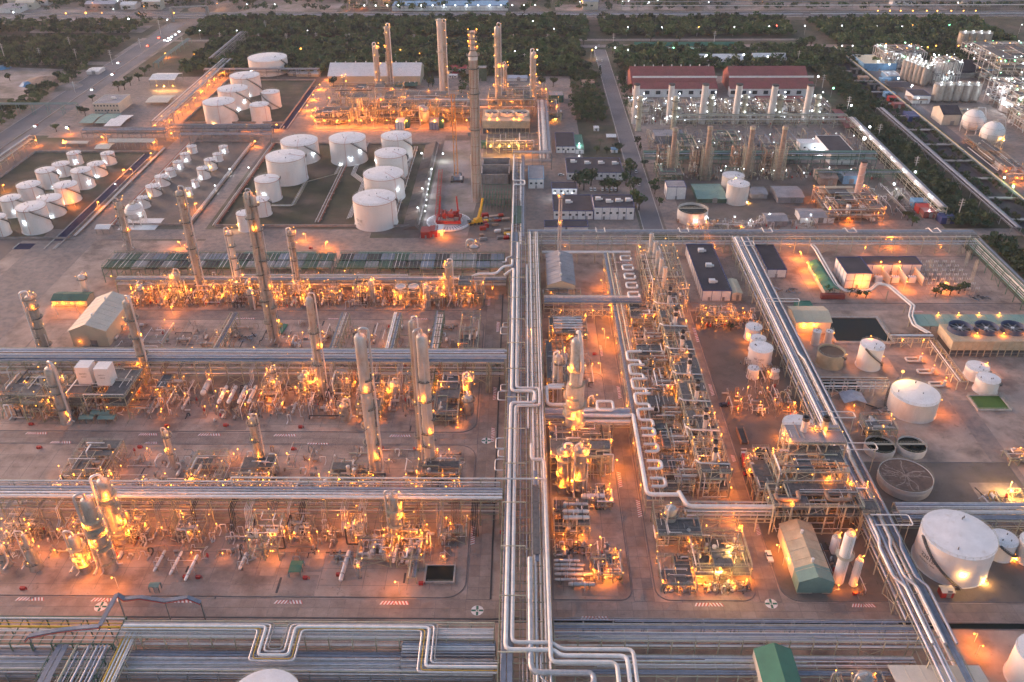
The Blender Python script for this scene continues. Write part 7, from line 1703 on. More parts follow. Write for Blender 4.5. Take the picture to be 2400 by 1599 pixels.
for (n, xb, yb, xt, yt, w) in ((3, 838, 850, 872, 590, 44), (3, 600, 850, 637, 590, 44), (3, 358, 850, 400, 585, 44), (3, 130, 850, 162, 585, 44), (2, 2255, 850, 2280, 585, 40), (2, 2020, 850, 2040, 585, 40)):
    P_ = g(n, xb, yb); r = width(n, w, P_)/2; h = hgt(n, xt, yt, P_.y); t = thing('concrete_chimney', 'pale concrete chimney', 'chimney', P_)
    MB().lathe(P_, [(r*1.1, 0), (r, h), (r*.85, h), (r*.85, h-1)], 20).build('shaft', 'vesselw', t, smooth=35); MB().lathe(P_, [(r*1.08, h-.2), (r*1.08, h+.8), (r*.8, h+.8)], 20).build('rim', 'dark', t); chs.append(t)
order(chs, fmt='pale concrete chimney before the red halls, {o} from the left')
chs = []
for (n, xb, yb, xt, yt, w) in ((3, 905, 850, 945, 650, 36), (3, 650, 850, 695, 650, 36), (3, 410, 850, 450, 650, 36), (3, 180, 850, 205, 650, 36), (2, 2285, 900, 2320, 660, 34), (2, 2045, 900, 2070, 660, 34)):
    P_ = g(n, xb, yb); r = width(n, w, P_)/2; h = hgt(n, xt, yt, P_.y); chs.append(column(P_, r, h, 'x', name='boiler_stack', e=500, c='w', mk='tan2', goose=False, plats=[h*.35, h*.6, h*.85], ls=.9, ladder=True))
order(chs, fmt='brown boiler stack lit by white lamps before the red halls, {o} from the left')
for i, (x0, x1) in enumerate(((88, 108), (112, 136), (140, 164), (168, 192), (196, 224), (226, 250))):
    structure(x0, x1, 700, 722, [5, 10], 'white-lit boiler equipment in front of the red halls, %s from the left' % ORD[i], 4, 2, seed=220+i, lamps=7, e=1100, vessels=7, pipes=46, mk='tan2', c='w', vr=2.0, pm=['rustpipe', 'tan2', 'grey', 'silver'])
    t = THINGS[-1]; ubox('white_casing', 'bwhite', t, ((x0+x1)/2+3, 708, 4), 7, 9, 7); ubox('white_casing', 'bwhite', t, ((x0+x1)/2-6, 712, 3), 4, 6, 5)
rack('x', 118, 256, 676, 682, [6, 10], 'brown-lit rack in front of the boiler stacks', n=7, sp=10, seed=230, mk='tan2', mats=['yellow', 'silver', 'tan2'])
rack('y', 500, 676, 256, 262, [6, 9], 'rack slanting down beside the tree belt', n=6, sp=10, seed=231, mk='tan2', mats=['silver', 'white', 'tan2'])
for k in range(7): lamp(THINGS[-1], V(256, 515+k*22, 11), 900, 'w', .7)
M['oldsteel'] = mat('oldsteel', (.34, .26, .22), .6, .2, .3, .4)
chs = []
for i, (n, xb, yb, xt, yt) in enumerate(((3, 650, 1235, 715, 870), (3, 435, 1225, 485, 870), (3, 150, 1235, 200, 870), (2, 2270, 1225, 2310, 880))):
    P_ = g(n, xb, yb); h = hgt(n, xt, yt, P_.y); r = width(n, 34, P_)/2
    t = thing('furnace_stack', 'x', 'chimney', P_); MB().lathe(P_, [(r*1.1, 0), (r, h*.5), (r*.95, h), (r*.8, h)], 18).build('shaft', 'oldsteel', t, smooth=35); MB().lathe(P_, [(r*1.15, h-2), (r*1.15, h-.4)], 18).build('collar', 'tan2', t)
    rs = MB()
    for k in range(22):
        z = h*.62*k/22; w = 3.3
        for a_, c_ in (((-w, -w), (w, -w)), ((w, -w), (w, w)), ((w, w), (-w, w)), ((-w, w), (-w, -w))): rs.bar(P_+V(*a_, z), P_+V(*c_, z), .18)
    for a_ in (-3.3, 3.3):
        for c_ in (-3.3, 3.3): ubar('scaffold_post', 'tan2', t, P_+V(a_, c_, 0), P_+V(a_, c_, h*.64), .3)
    rs.build('scaffold', 'tan2', t, 'stuff'); chs.append(t)
    structure(P_.x-9, P_.x-1.5, P_.y+4, P_.y+14, [6, 12, 18], 'dark rusty gear tower behind a furnace stack', 2, 2, seed=240+i, lamps=2, e=500, vessels=5, pipes=24, mk='rustpipe', c='w', pm=['rustpipe', 'dark', 'tan2'])
    THINGS[-1]['label'] = 'dark rusty gear tower behind a furnace stack, %s from the right' % ORD[i]
order(chs, fmt='furnace stack wrapped in scaffold hoops, {o} from the left')
for i, (x0, x1, y0, y1, h) in enumerate(((112, 124, 600, 625, 12), (138, 156, 606, 628, 14), (176, 200, 600, 618, 8), (92, 108, 556, 580, 8), (140, 150, 560, 575, 6))):
    structure(x0, x1, y0, y1, [h/2, h], 'unlit teal steel frame between the furnace stacks, %s' % ('leftmost', 'second', 'rightmost', 'front left', 'front middle')[i], 3, 2, seed=250+i, lamps=2, e=700, vessels=5, pipes=26, mk='grn', c='w', pm=['grn', 'grey', 'tan2', 'teal', 'rustpipe'])
rack('x', 86, 250, 590, 598, [6, 10], 'teal and grey rack between the furnace stacks and boilers', n=9, sp=9, seed=256, mk='grn', mats=['teal', 'grey', 'grn'])
rack('x', 200, 262, 560, 566, [5, 8], 'green rack leading to the white control building', n=7, sp=9, seed=257, mk='grn', mats=['grn', 'teal'])
# buildings of the lower part of the power station
BL(3, 1010, 1180, 1135, 1060, 935, 'white control building with a stepped dark roof', 'flat', trim='bwhite', win=4, panel=False)
lamp(THINGS[-1], g(3, 950, 1020, 5), 9000, 'w', 1); lamp(THINGS[-1], g(3, 890, 1000, 5), 7000, 'w', 1)
BL(3, 800, 940, 1050, 990, 960, 'bright white-lit annex left of the control building', 'flat', trim='bwhite', roof='bwhite', win=2, panel=False)
for (xl, xr, yb, yt, yr, lb_, kw) in ((100, 300, 1400, 1370, 1270, 'teal gable-roofed shed beside the cream tanks', dict(wall='crossgrate', roof='teal')), (470, 580, 1370, 1340, 1290, 'small mauve-roofed shed beside the cream tanks', dict(wall='roofgrey', roof='roofgrey')), (650, 830, 1400, 1360, 1285, 'mauve-roofed gabled workshop right of the cream tanks', dict(wall='roofgrey', roof='roofgrey')), (1100, 1200, 1270, 1210, 1170, 'pale blue gabled hut before the leaning stack', dict(wall='lblue', roof='bluepipe')), (930, 1165, 1400, 1330, 1285, 'tan canopy over pumps left of the leaning stack', dict(wall='beige', roof='beige', open_=True)), (945, 1060, 1280, 1230, 1165, 'grey concrete block house', dict(wall='conc', roof='conc')), (580, 720, 1560, 1525, 1470, 'low mauve-roofed hut by the rear rack', dict(wall='roofgrey', roof='roofgrey')), (810, 1040, 1540, 1500, 1440, 'flat lavender-roofed store by the orange unit', dict(wall='bwhite', roof='roofgrey')), (1655, 1770, 1430, 1400, 1370, 'small green canopy near the right canal', dict(wall='bwhite', roof='green')), (1700, 1800, 1490, 1470, 1440, 'white van-like cabin near the right canal', dict(wall='bwhite', roof='bwhite'))):
    BL(3, xl, xr, yb, yt, yr, lb_, 'shed', hr=None, **kw)
BL(2, 2240, 2370, 1375, 1290, 1245, 'white block house with blue trim at the left of the workshops', 'flat', win=0, roof='roofgrey')
BL(2, 2160, 2360, 990, 940, 895, 'mauve flat roof left of the teal frames', 'flat', wall='roofgrey', roof='roofgrey', trim='roofgrey', panel=False)
P_ = g(3, 1185, 1418); h_ = hgt(3, 1240, 1115, P_.y); r_ = width(3, 44, P_)/2; t = thing('spiral_stack', 'leaning-looking stack with spiral bands above the orange unit', 'chimney', P_)
MB().lathe(P_, [(r_*1.1, 0), (r_*.9, h_), (r_*.7, h_)], 20).build('shaft', mat('stackpink', (.50, .36, .33), .7, 0, .15, .4), t, smooth=35)
for k in range(40):
    a = k*.5; a2 = a+.5; z = h_*(.4+k*.015); ubar('strake', 'vesselw', t, P_+V(r_*1.08*math.cos(a), r_*1.08*math.sin(a), z), P_+V(r_*1.08*math.cos(a2), r_*1.08*math.sin(a2), z+h_*.015), .25)
MB().lathe(P_, [(r_*1.05, h_-.3), (r_*1.05, h_+.6), (r_*.7, h_+.6)], 20).build('rim', 'dark', t)
structure(188, 222, 495, 530, [5, 9], 'orange-lit furnace unit around the spiral-banded stack', 5, 4, seed=260, lamps=26, e=1700, vessels=8, pipes=70, mk='rustpipe', vr=1.6, pm=['rustpipe', 'tan2', 'silver'])
structure(100, 108, 470, 485, [4], 'small lit frame beside the round sludge pit', 2, 2, seed=261, lamps=6, e=1500, vessels=3, pipes=16)
structure(111, 132, 476, 484, [3, 5], 'lit pipe frame behind the rear cross rack', 3, 1, seed=262, lamps=5, e=1300, vessels=4, pipes=16)
t, C_, r_, h_ = clarifier(3, 80, 210, 1480, 1560, 'round open pit tank behind the rear cross rack')
P_ = g(3, 1195, 1190); lamp_post(g(3, 1195, 1180), 24, 'tall mast with a bright white floodlight beside the control building', 16000, 'w', s=2.2); lamp_post(g(3, 1280, 960), 10, 'white lamp post behind the control building', 6000, 'w', s=1.6)
row_fill(95, 180, 486, 500, 14, 'grey plant and small tanks before the workshops', 5, 14, 1, 900, 147, c='w')
row_fill(92, 252, 606, 660, 17, 'crowded grey-brown plant between the stacks and boilers', 8, 30, 1, 700, 187, mats=['rustpipe', 'grey', 'tan2', 'steelblue'], c='w')
row_fill(92, 252, 684, 698, 15, 'grey-brown pipework before the boiler equipment', 7, 26, 1, 700, 188, mats=['rustpipe', 'grey', 'tan2', 'silver'], c='w')
row_fill(100, 250, 566, 584, 16, 'dim rusty plant on the ground below the furnace stacks', 6, 20, 1, 900, 157, mats=['rustpipe', 'dark', 'grn', 'grey', 'tan2'], c='w')
row_fill(225, 256, 500, 560, 12, 'dim plant between the orange unit and the tree belt', 5, 20, 1, 1500, 167, c='w')
# ============================================================ RIGHT CANAL, CONVEYOR, FAR WORKS
sheet('canal_bank', 'dark', rect(300, 326, 380, 930), .05); sheet('canal_water', 'roofdark', rect(306, 318, 380, 930), .07)
for x in (300, 326): edge([(x, 380), (x, 930)], 'kerb', .8, .8)
rack('y', 480, 715, 293, 299, [4.5], 'grey pipe track running beside the dark canal', n=8, sp=14, seed=270, mk='grey', part=0, mats=['silver', 'grey', 'bluepipe'])
rack('y', 500, 925, 320, 324, [4], 'yellowish pipe track on the far bank of the canal', n=5, sp=16, seed=271, mk='grn', part=0, mats=['tan2', 'yellow', 'grey'])
for i in range(14):
    t = thing('pipe_bridge', 'small pale pipe bridge over the canal', 'bridge', (312, 430+i*34, 0))
    MB().box(300, 324, 428+i*34, 432+i*34, 1.4, 1.8).build('deck', 'grey', t); ubar('handrail', 'bwhite', t, V(300, 428+i*34, 2.6), V(324, 428+i*34, 2.6), .25)
order(THINGS[-14:], axis='y', fmt='small pale pipe bridge over the dark canal, {o} from the front')
poles = []
def power_pole(n, x, yb, yt, lean=0):
    P_ = g(n, x, yb); h = min(26, max(9, hgt(n, x, yt, P_.y))); t = thing('power_pole', 'x', 'power pole', P_); urod('pole', 'railw', t, P_, P_+V(0, 0, h), .28)
    for k in range(3): ubar('crossarm', 'railw', t, P_+V(-1.8, 0, h-1-k*1.6), P_+V(1.8, 0, h-1-k*1.6), .22)
    for k in range(3):
        for s in (-1.6, 1.6): urod('insulator', 'rustpipe', t, P_+V(s, 0, h-.9-k*1.6), P_+V(s, 0, h-.4-k*1.6), .14)
    poles.append(t)
for a in ((3,960,610,515),(3,1128,790,665),(3,1343,965,855),(3,1595,1190,1080),(3,1890,1520,1370),(3,790,445,350),(3,215,300,215),(3,97,250,185),(1,290,435,330),(1,45,440,300),(1,535,430,335),(1,775,445,345),(1,520,640,560),(1,1260,310,240),(1,970,330,265),(1,490,340,255),(1,1525,300,225),(1,1790,305,230),(1,1980,305,230),(1,2185,300,225),(1,1835,220,140),(1,2315,210,140),(1,1535,180,140),(1,1110,240,140),(2,505,310,235),(2,345,200,140),(2,803,200,135),(2,1187,295,235),(2,1422,300,235),(2,1262,440,370),(2,1875,290,230),(2,1808,180,110),(2,60,300,230),(2,38,300,235)): power_pole(*a)
order(poles, fmt='slim power pole with crossarms, {o} from the left')
# far right works: silos' bases, halls, dense white-lit plant
for (xl, xr, yb, yt, yr, lb_, kw) in ((1240, 1470, 490, 440, 378, 'flat yellow-lit roofed works building with blue wall', dict(wall='lblue', roof='beige', trim='lblue', panel=False)), (1410, 1500, 555, 525, 490, 'small pale blue building before the dense silo block', dict(wall='lblue', roof='bluepipe', trim='bwhite', panel=False)), (1580, 1700, 715, 660, 620, 'dark-roofed house left of the front silos', dict(wall='bwhite', panel=False)), (2040, 2230, 540, 500, 460, 'bright blue-roofed white building of the right works', dict(wall='bwhite', roof='lblue', trim='lblue', panel=False))):
    BL(3, xl, xr, yb, yt, yr, lb_, 'flat', **kw)
BL(3, 1780, 1900, 865, 790, 735, 'cream hall with dark roof between the silos and the spheres', 'shed', wall='beigew', roof='roofdark', hr=13)
BL(3, 1420, 1570, 640, 600, 560, 'long dark-roofed loading shed beside the silo block', 'shed', wall='bwhite', roof='roofdark', open_=True)
BL(3, 1560, 1680, 720, 690, 660, 'brown-roofed loading shed beside the lit yard', 'shed', wall='bwhite', roof='rustpipe', open_=True)
BL(3, 1840, 2010, 540, 500, 455, 'large dark roof behind the front silos', 'shed', wall='grey', roof='roofdark', hr=14)
for (x, y, c_, e_) in ((1560, 650, 'w', 9000), (1600, 740, 'w', 7000), (1480, 600, 'w', 6000), (1330, 480, 'w', 6000), (1420, 500, 'w', 5000), (1700, 700, 'o', 5000), (1670, 380, 'y', 3000), (1740, 370, 'y', 4000), (1880, 370, 'y', 4000), (1580, 225, 'y', 2500), (1240, 240, 'y', 2500), (1495, 235, 'w', 2500), (1820, 222, 'g', 2500), (2200, 1030, 'y', 5000), (2190, 940, 'w', 5000), (2185, 1300, 'g', 4000), (2265, 1360, 'g', 4000), (1575, 1260, 'w', 9000), (1450, 1345, 'w', 12000), (1020, 670, 'g', 5000)):
    lamp_post(g(3, x, y), 8, 'x', e_, c_, s=1.3)
order(THINGS[-20:], fmt='outlying lamp post around the right works and canal, {o} from the left')
for i, (x0, x1, y0, y1, lv, nl) in enumerate(((398, 438, 700, 750, [6, 12, 20], 34), (445, 500, 690, 750, [6, 12], 30), (420, 520, 780, 840, [6, 12, 20, 28], 44), (390, 412, 640, 690, [7, 13], 12), (505, 560, 700, 800, [8, 16], 20), (415, 470, 610, 680, [6, 10], 22), (345, 385, 850, 880, [8, 16], 14), (372, 392, 790, 812, [10, 22], 10), (440, 520, 860, 900, [8, 14], 16))):
    structure(x0, x1, y0, y1, lv, 'white-glittering plant of the far right works, part %s' % ('near the blue roof', 'right of the blue roof', 'at the back', 'beside the front silos', 'at the far right edge', 'behind the spheres', 'under the far silo row', 'beside the slim chimney', 'behind the tall lit frames')[i], 8, 6, seed=280+i, lamps=nl//2, e=4200, vessels=22, pipes=90, mk='railw', c=('w', 'g', 'w', 'y', 'g', 'w', 'w', 'w', 'g')[i], vr=2.6, post=.4, rails=False)
    for k in range(nl*2): 
        q_ = THINGS[-1]; lamp(q_, V(R.uniform(x0, x1), R.uniform(y0, y1), R.choice(lv)+R.uniform(0, 3)), 0, R.choice('wwgwy'), .8)
fcol(3, 2155, 400, 3, 2180, 310, 22, 'slim pale chimney in the far right works', e=0, goose=False, plats=[10])
structure(333, 345, 560, 640, [3, 6], 'orange-lit flare piping beside the spheres', 1, 5, seed=291, lamps=12, e=2500, vessels=2, pipes=24, mk='rustpipe')
structure(350, 366, 700, 706, [6], 'low white-lit rack beside the spheres', 3, 1, seed=292, lamps=4, e=2500, vessels=2, pipes=8, c='w')
rack('y', 480, 700, 395, 401, [6, 10], 'dark rack running behind the two spheres', n=6, sp=14, seed=293, mk='dark', mats=['dark', 'grey', 'bluepipe'])
rack('x', 330, 420, 560, 566, [5], 'low rack crossing below the spheres', n=5, sp=12, seed=294, mk='grey')
for (n, x, y, w, yt, yb, lb_) in ((3, 2270, 0, 120, 710, 780, 'white round tank below the glittering plant'), (3, 2260, 0, 150, 1150, 1180, 'low round basin at the right edge by the canal road')):
    tank(n, x, w, yt, yb, lb_, -1, [], red=False, stair=False)
cont = []
for i, (x, y, c_) in enumerate(((1310, 610, 'dark'), (1380, 640, 'dark'), (1420, 670, 'lblue'), (1450, 700, 'red'), (1480, 745, 'redroof'), (1390, 570, 'lblue'), (1190, 505, 'dark'), (1580, 830, 'bblue'), (1560, 810, 'bblue'), (1240, 560, 'rustpipe'), (1620, 1420, 'lblue'), (1655, 1460, 'red'), (1690, 1490, 'redroof'), (1810, 1530, 'bblue'))):
    P_ = g(3, x, y); t = thing('stacked_container', 'x', 'container', P_); ubox('body', c_, t, P_+V(0, 0, 2.2), 9, 7, 4.2); ubox('door', 'grey', t, P_+V(0, -3.55, 2), 2.2, .1, 3.6); cont.append(t)
order(cont, fmt='container or truck body in the right-hand yards, {o} from the left')
# ============================================================ UPPER LEFT: OFFICE, SHELTERS, LONG RACKS, HIGHWAY
P_, Q_ = g(1, 655, 780), g(1, 830, 780)
flatb(P_.x, Q_.x, P_.y, P_.y+26, hgt(1, 740, 715, P_.y), 'two-storey cream office with grey roof beside the left highway', wall='beigew', roof='roofgrey', trim='beigew', win=8, levels=2, ac=1, panel=False)
for (n, xl, xr, yb, yt, yr, lb_, kw) in ((1, 553, 640, 868, 855, 785, 'pale teal lean-to in front of the cream office, left', dict(wall='bwhite', roof='teal', open_=True)), (1, 660, 760, 870, 855, 785, 'pale teal lean-to in front of the cream office, right', dict(wall='bwhite', roof='teal', open_=True)), (1, 725, 830, 890, 872, 795, 'white carport roof in front of the cream office', dict(wall='bwhite', roof='bwhite', open_=True)), (1, 1040, 1210, 600, 550, 505, 'white-lit loading shelter with a pale roof', dict(wall='bwhite', roof='bwhite', open_=True)), (1, 1010, 1160, 730, 705, 660, 'cream flat canopy beside the left rack road', dict(wall='beige', roof='beigew', open_=True)), (1, 435, 605, 1010, 1000, 978, 'long cream shelter roof behind the left tank farm', dict(wall='beige', roof='beigew', open_=True)), (1, 660, 755, 1050, 1025, 990, 'small cream gabled shelter over the left tank farm rack', dict(wall='beige', roof='beigew', open_=True)), (1, 760, 1070, 1030, 980, 962, 'longest cream shelter roof on thin posts behind the left tank farm', dict(wall='beige', roof='beigew', open_=True)), (1, 1390, 1545, 930, 903, 890, 'cream shelter roof beside the upper farm ditch', dict(wall='beige', roof='beigew', open_=True)), (1, 1590, 1640, 935, 905, 892, 'tiny cream shelter roof beside the upper farm ditch', dict(wall='beige', roof='beigew', open_=True)), (1, 2045, 2195, 530, 515, 485, 'white-roofed store behind the broad low tank', dict(wall='beige', roof='bwhite')), (1, 1990, 2060, 525, 515, 470, 'narrow white-roofed store behind the broad low tank', dict(wall='beige', roof='bwhite')), (4, 670, 760, 50, 10, -20, 'small white shelter beside the spherical tank', dict(wall='bwhite', roof='bwhite', open_=True)), (1, 620, 740, 195, 180, 160, 'grey shed with arched roofs in the sandy yard', dict(wall='grey', roof='roofgrey')), (1, 600, 680, 515, 495, 465, 'pale box shed in the sandy yard by the left highway', dict(wall='bwhite', roof='bwhite')), (1, 0, 140, 90, 55, 20, 'white lit office at the upper left corner', dict(wall='bwhite', roof='roofgrey')), (1, 640, 830, 45, 30, -10, 'pale blue-roofed factory at the top left', dict(wall='bwhite', roof='bluepipe')), (1, 400, 600, 165, 150, 130, 'low grey shed in the sandy field', dict(wall='grey', roof='roofgrey'))):
    BL(n, xl, xr, yb, yt, yr, lb_, 'shed', hr=None, seams=False, **kw)
    if 'loading' in lb_: [lamp(THINGS[-1], g(1, x, 590, 5), 4500, 'y', .9) for x in (1080, 1130, 1190)]
    if 'lit office' in lb_: lamp(THINGS[-1], g(1, 90, 85, 6), 8000, 'w', 1.3)
rack('y', 668, 860, -293, -283, [5, 9], 'long grey roofed rack running back beside the upper tank farm', n=8, sp=10, seed=300, mk='grey', lamps=0)
t = THINGS[-1]
for k in range(9): lamp(t, V(-281.5, 680+k*20, 6), 6000, 'o', .7)
rack('x', -340, -276, 648, 656, [5, 8], 'grey rack behind the left tank farm', n=8, sp=9, seed=301, mk='grey', mats=['silver', 'bluepipe', 'grey'])
rack('x', -275, -196, 656, 664, [5, 8], 'grey rack crossing the road between the tank farms', n=8, sp=9, seed=302, mk='grey', mats=['silver', 'bluepipe', 'grey'])
rack('x', -262, -192, 641, 645, [7], 'slim rack behind the middle tank farm', n=4, sp=8, seed=303, mk='grey', mats=['silver', 'bluepipe'])
rack('x', -300, -192, 823, 829, [5, 8], 'rack behind the upper tank farm', n=6, sp=10, seed=304, mk='grey', mats=['silver', 'grey'])
rack('y', 850, 960, -303, -295, [7, 12], 'raised grey conveyor bridge beyond the upper tank farm', n=4, sp=12, seed=305, mk='grey', mats=['roofgrey'])
rack('y', 480, 640, -378, -372, [4, 7], 'roofed rack along the left edge of the left tank farm', n=6, sp=9, seed=306, mk='tan2', lamps=8)
rack('y', 860, 960, -362, -357, [5], 'teal pipe bridge beside the left highway', n=3, sp=12, seed=307, mk='teal', mats=['teal'])
rack('x', -460, -372, 712, 716, [9], 'teal pipe bridge over the left highway', n=4, sp=12, seed=308, mk='teal', mats=['teal'])
for i in range(6):      # ground pipe tracks in the tank farms
    x = (-272, -256, -208, -191.5, -82, -129)[i]; y0, y1 = ((475, 630), (490, 640), (490, 640), (490, 640), (492, 632), (495, 600))[i]
    t = thing('pipe_track', 'low pipe track running front to back %s' % ('between the left farm ditch and the road', 'along the left side of the middle farm', 'along the right side of the middle farm', 'along the left wall of the right farm', 'along the right wall of the right farm', 'through the right farm between the tanks')[i], 'pipework', (x, (y0+y1)/2, 0))
    for k in range(4): urod('pipe', R.choice(('silver', 'redline', 'white', 'rustpipe')), t, V(x+k*.9, y0, .9), V(x+k*.9, y1, .9), .22)
    for k in range(10): ubox('sleeper', 'conc', t, (x+1.3, y0+(y1-y0)*(k+.5)/10, .45), 4.4, .5, .5)
for i, (pts, lb_) in enumerate((([(-110, 500), (-110, 560), (-120, 575), (-120, 640)], 'bright pipe track bending past the large tanks of the right farm'), ([(-176, 520), (-150, 520), (-150, 560), (-132, 575), (-132, 640)], 'stepped pipe track left of the large tanks in the right farm'))):
    t = thing('pipe_track', lb_, 'pipework', (pts[0][0], pts[0][1], 0))
    for k in range(4): upipe(t, [V(x+k*.8, y+k*.8, .9) for x, y in pts], .2, R.choice(('silver', 'white', 'tan2')), 6)
for i, x in enumerate((-150, -120, -158, -135)):
    pass
# road lamps: orange along the tank farm roads
LPs = []
for (n, x, y) in ((1,1090,905),(1,1198,960),(1,720,985),(1,1065,1020),(1,250,1010),(1,490,930),(1,1700,900),(1,1905,900),(1,2075,395),(1,2290,405),(1,1215,765),(1,1375,620),(1,1440,560),(1,1130,840),(1,520,1430),(1,855,1215),(1,920,1210),(1,1040,1100),(1,680,1440),(1,1352,1450),(1,2115,765),(1,2170,690),(1,2215,620),(1,2265,555),(1,2150,800),(1,30,1320),(1,1755,1015),(1,1140,400),(1,1355,400),(1,1540,455),(2,565,1100),(2,615,1210),(2,570,1345),(2,540,1480),(4,1250,150),(4,2110,95),(4,2250,150),(6,1415,135),(6,810,225),(6,860,300),(6,905,385),(6,1220,440),(6,1785,440),(6,1520,435),(5,700,75),(1,455,1010),(1,1500,1325),(1,1600,1210),(1,1730,1200),(1,815,1315)):
    P_ = g(n, x, y); w_ = n == 2 or y in (1325, 1210, 1200, 1315) and x > 800 and (x, y) != (855, 1215) and (x, y) != (920, 1210)
    LPs.append(lamp_post(P_, 5 if P_.y > 450 else 5.5, 'x', (900 if w_ else 5200 if P_.y < 700 else 11000), 'w' if w_ else 'o', s=.7 if P_.y < 600 else 1.0))
order(LPs, fmt='roadside lamp post around the tank farms and yards, {o} from the left')
LPs = []
for (n, x, y, e_, c_, s) in ((1,475,140,14000,'o',2.2),(1,600,137,20000,'o',2.8),(1,722,137,8000,'o',1.6),(1,967,137,16000,'o',2.4),(1,1205,137,12000,'o',2.0),(1,905,180,9000,'w',2.0),(1,222,38,5000,'o',1.4),(1,1160,185,4000,'w',1.4),(1,2075,392,16000,'o',2.2),(1,655,65,2000,'o',1.1),(1,800,110,1500,'w',1),(1,1010,90,3000,'o',1.2),(1,1040,45,1200,'w',1),(1,1098,12,2000,'w',1.3),(1,1705,75,1200,'w',1.1),(1,1908,75,1200,'w',1.1),(1,1383,262,1200,'w',.9),(1,1637,262,1200,'w',.9),(1,2122,262,1200,'w',.9),(2,1315,195,1500,'w',1.1),(2,1470,250,1200,'w',1),(2,1965,240,1800,'w',1.1),(2,2210,240,1500,'w',1.1),(2,1190,410,1500,'w',.9),(2,1357,400,1500,'w',.9),(2,1595,410,2500,'y',1.2),(2,1720,400,5000,'y',1.4),(2,1745,385,5000,'w',1.4),(2,1890,385,5000,'w',1.4),(2,1965,400,4000,'w',1.3),(2,1648,58,1200,'w',1),(2,1940,55,1500,'w',1.1),(2,2110,62,3000,'w',1.5),(2,2170,45,4000,'w',1.6),(3,1080,228,1500,'w',1),(3,838,230,1500,'w',1),(3,595,232,1500,'w',1),(3,343,238,1500,'w',1),(3,98,238,1500,'y',1),(3,1165,372,2500,'w',1.2),(3,1080,372,2500,'w',1.2),(3,645,228,0,'r',1.4),(3,1330,228,1500,'w',1),(3,2315,222,1500,'w',1),(2,405,400,8000,'o',1.6),(2,538,425,7000,'o',1.5)):
    P_ = g(n, x, y+12); LPs.append(lamp_post(P_, 10, 'x', e_*.8, c_, s=s*.75))
for k in range(9): LPs.append(lamp_post(g(3, 1330+k*84, 122), 8, 'x', 2500, 'y', s=1.4))
order(LPs, fmt='distant street lamp near the top of the picture, {o} from the left')
q = random.Random(5); LPs = []
for k in range(44):
    P_ = V(q.uniform(-560, 560), q.uniform(1120, 1250), 0); LPs.append(lamp_post(P_, 9, 'x', 1800 if k % 3 == 0 else 0, q.choice('wwwoyg'), s=.9))
order(LPs, fmt='tiny lamp in the distant town at the top edge, {o} from the left')
# cars on the left highway
cs = []
for k, (x, y) in enumerate(((1215, 240), (1240, 220), (1190, 255), (1168, 265), (1180, 275), (1160, 283), (1140, 280), (1100, 262), (1022, 318), (820, 435), (640, 620), (470, 880), (250, 870), (780, 515))):
    P_ = g(1, x, y); t = vehicle(P_, PI/2, 'x', 'car', R.choice(((.6, .6, .6), (.1, .1, .12), (.5, .05, .04)))); lamp(t, P_+V(.6, -2.4, .8), 0, 'w' if k not in (7, 8) else 'r', .9); lamp(t, P_+V(-.6, -2.4, .8), 0, 'w' if k not in (7, 8) else 'r', .9); cs.append(t)
order(cs, fmt='car with lit lamps on the left highway, {o} from the left')
# overhead sign-like pipe gantry and long wall along the top highway
t = thing('pipe_gantry', 'large square pipe gantry over the road junction at the upper left', 'gantry', g(1, 1320, 130)); a, c = g(1, 1195, 150), g(1, 1440, 140); hg = 16
for p in (a, c): ubar('leg', 'grey', t, p, p+V(0, 0, hg), 3.0); 
ubar('top_beam', 'grey', t, a+V(0, 0, hg), c+V(0, 0, hg), 3.0, 1.5)
for i, (x0, x1) in enumerate(((-380, -60), (-50, 330), (340, 800))):
    rack('x', x0, x1, 1074, 1080, [5], 'pale pipe line along the top highway, %s stretch' % ('left', 'middle', 'right')[i], n=5, sp=22, seed=310+i, mk='grey', mats=['silver', 'bwhite' if 'bwhite' in M else 'white', 'bluepipe'], part=0)
rack('x', 120, 700, 1113, 1120, [7, 12], 'raised pipe rack beyond the top highway, right', n=5, sp=20, seed=315, mk='grey', mats=['silver', 'white', 'rustpipe'])
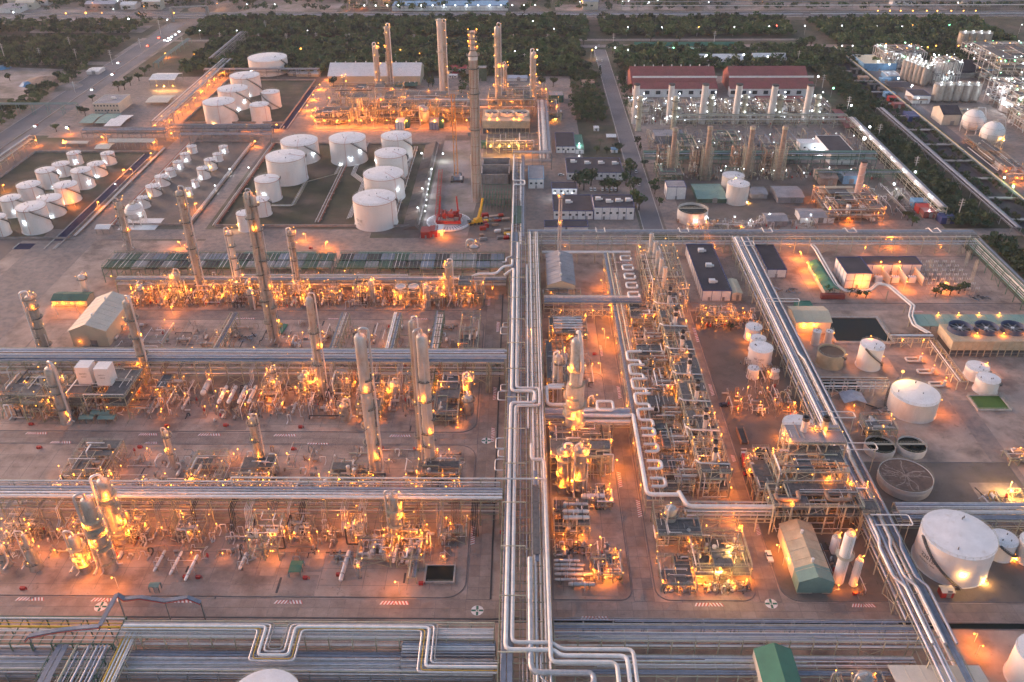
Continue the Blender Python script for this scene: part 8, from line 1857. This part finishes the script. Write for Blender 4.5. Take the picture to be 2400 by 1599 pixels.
# distant industrial halls beyond the highway
DH = []
q = random.Random(9)
BL(2, 350, 1150, 75, 40, 5, 'long blue and white factory with arched bays at the top centre', 'flat', wall='bwhite', roof='lblue', trim='bblue', win=0, levels=2, panel=True, side=False)
t = THINGS[-1]; P_ = BASE[t.name]
for k in range(16): lamp(t, V(P_.x-105+k*14, g(2, 400, 78).y-1, 7), 1500 if k % 2 else 0, 'w', 1.2)
structure(-215, -165, 1122, 1140, [6, 12], 'orange-lit plant left of the blue and white factory', 4, 2, seed=320, lamps=16, e=3500, vessels=4, pipes=16, post=.5, rails=False)
cols = ['bwhite', 'bluepipe', 'roofgrey', 'teal', 'beigew', 'roofgrey', 'lblue', 'rustpipe']
for k in range(58):
    x = q.uniform(-640, 700); y = q.uniform(1125, 1340); w = q.uniform(16, 50); d = q.uniform(10, 24); h = q.uniform(5, 10)
    if -230 < x < 25 and y < 1180: continue
    if abs(x+395) < 30: continue
    t = thing('distant_hall', 'x', 'building', (x, y, 0)); MB().box(x-w/2, x+w/2, y, y+d, 0, h).build('wall', q.choice(('bwhite', 'beigew', 'grey')), t)
    ro = MB(); ro.add([(x-w/2-.5, y-.5, h), (x+w/2+.5, y-.5, h), (x+w/2+.5, y+d/2, h+2.4), (x-w/2-.5, y+d/2, h+2.4), (x+w/2+.5, y+d+.5, h), (x-w/2-.5, y+d+.5, h)], [(0,1,2,3), (3,2,4,5)]); ro.build('roof', q.choice(cols), t)
    for i in range(int(w/7)): ubox('window', 'glass', t, (x-w/2+4+i*7, y-.05, h*.5), 3, .2, 1.8)
    DH.append(t)
order(DH, fmt='distant hall beyond the top highway, {o} from the left')
for i, (n, x, y, mk) in enumerate(((1, 180, 590, 'lblue'), (1, 300, 560, 'rustpipe'), (1, 460, 600, 'sand'), (1, 20, 470, 'lblue'), (1, 1420, 60, 'rustpipe'), (1, 1600, 50, 'rustpipe'))):
    P_ = g(n, x, y); t = thing('stockpile', '%s in the yards left of the highway' % ('blue tarpaulin heap', 'brown material mound', 'sandy material mound', 'small blue heap near the left edge', 'brown earth mound near the top, left one', 'brown earth mound near the top, right one')[i], 'mound', P_)
    w = (6, 18, 14, 8, 22, 30)[i]; prof = [(w, 0), (w*.7, 1.6), (w*.3, 3), (.1, 3.3)]; b = MB().lathe(P_, prof, 18); b.v = [(a+R.uniform(-.6, .6), c+R.uniform(-.6, .6), max(0, d+R.uniform(-.4, .4)) if d > .1 else d) for a, c, d in b.v]
    M.setdefault('sand', MATS['sand']); b.build('mound', mk, t)
# ============================================================ AIR
hz = bpy.data.materials.new('haze'); hz.use_nodes = True; hn = hz.node_tree.nodes; hl = hz.node_tree.links
hn.remove(hn['Principled BSDF']); pv = hn.new('ShaderNodeVolumePrincipled'); pv.inputs['Color'].default_value = (.80, .86, .97, 1); pv.inputs['Density'].default_value = .00006
pv.inputs['Anisotropy'].default_value = .2
hl.new(pv.outputs[0], hn['Material Output'].inputs['Volume'])
b = MB(); b.box(-3300, 3300, -320, 4300, -4, 232); o = put('haze', b.mesh('haze', hz), None, None, 'stuff')
print('LAMPS', NL[0], 'OBJECTS', len(bpy.data.objects), 'TRIS', sum(len(m.polygons) for m in bpy.data.meshes))
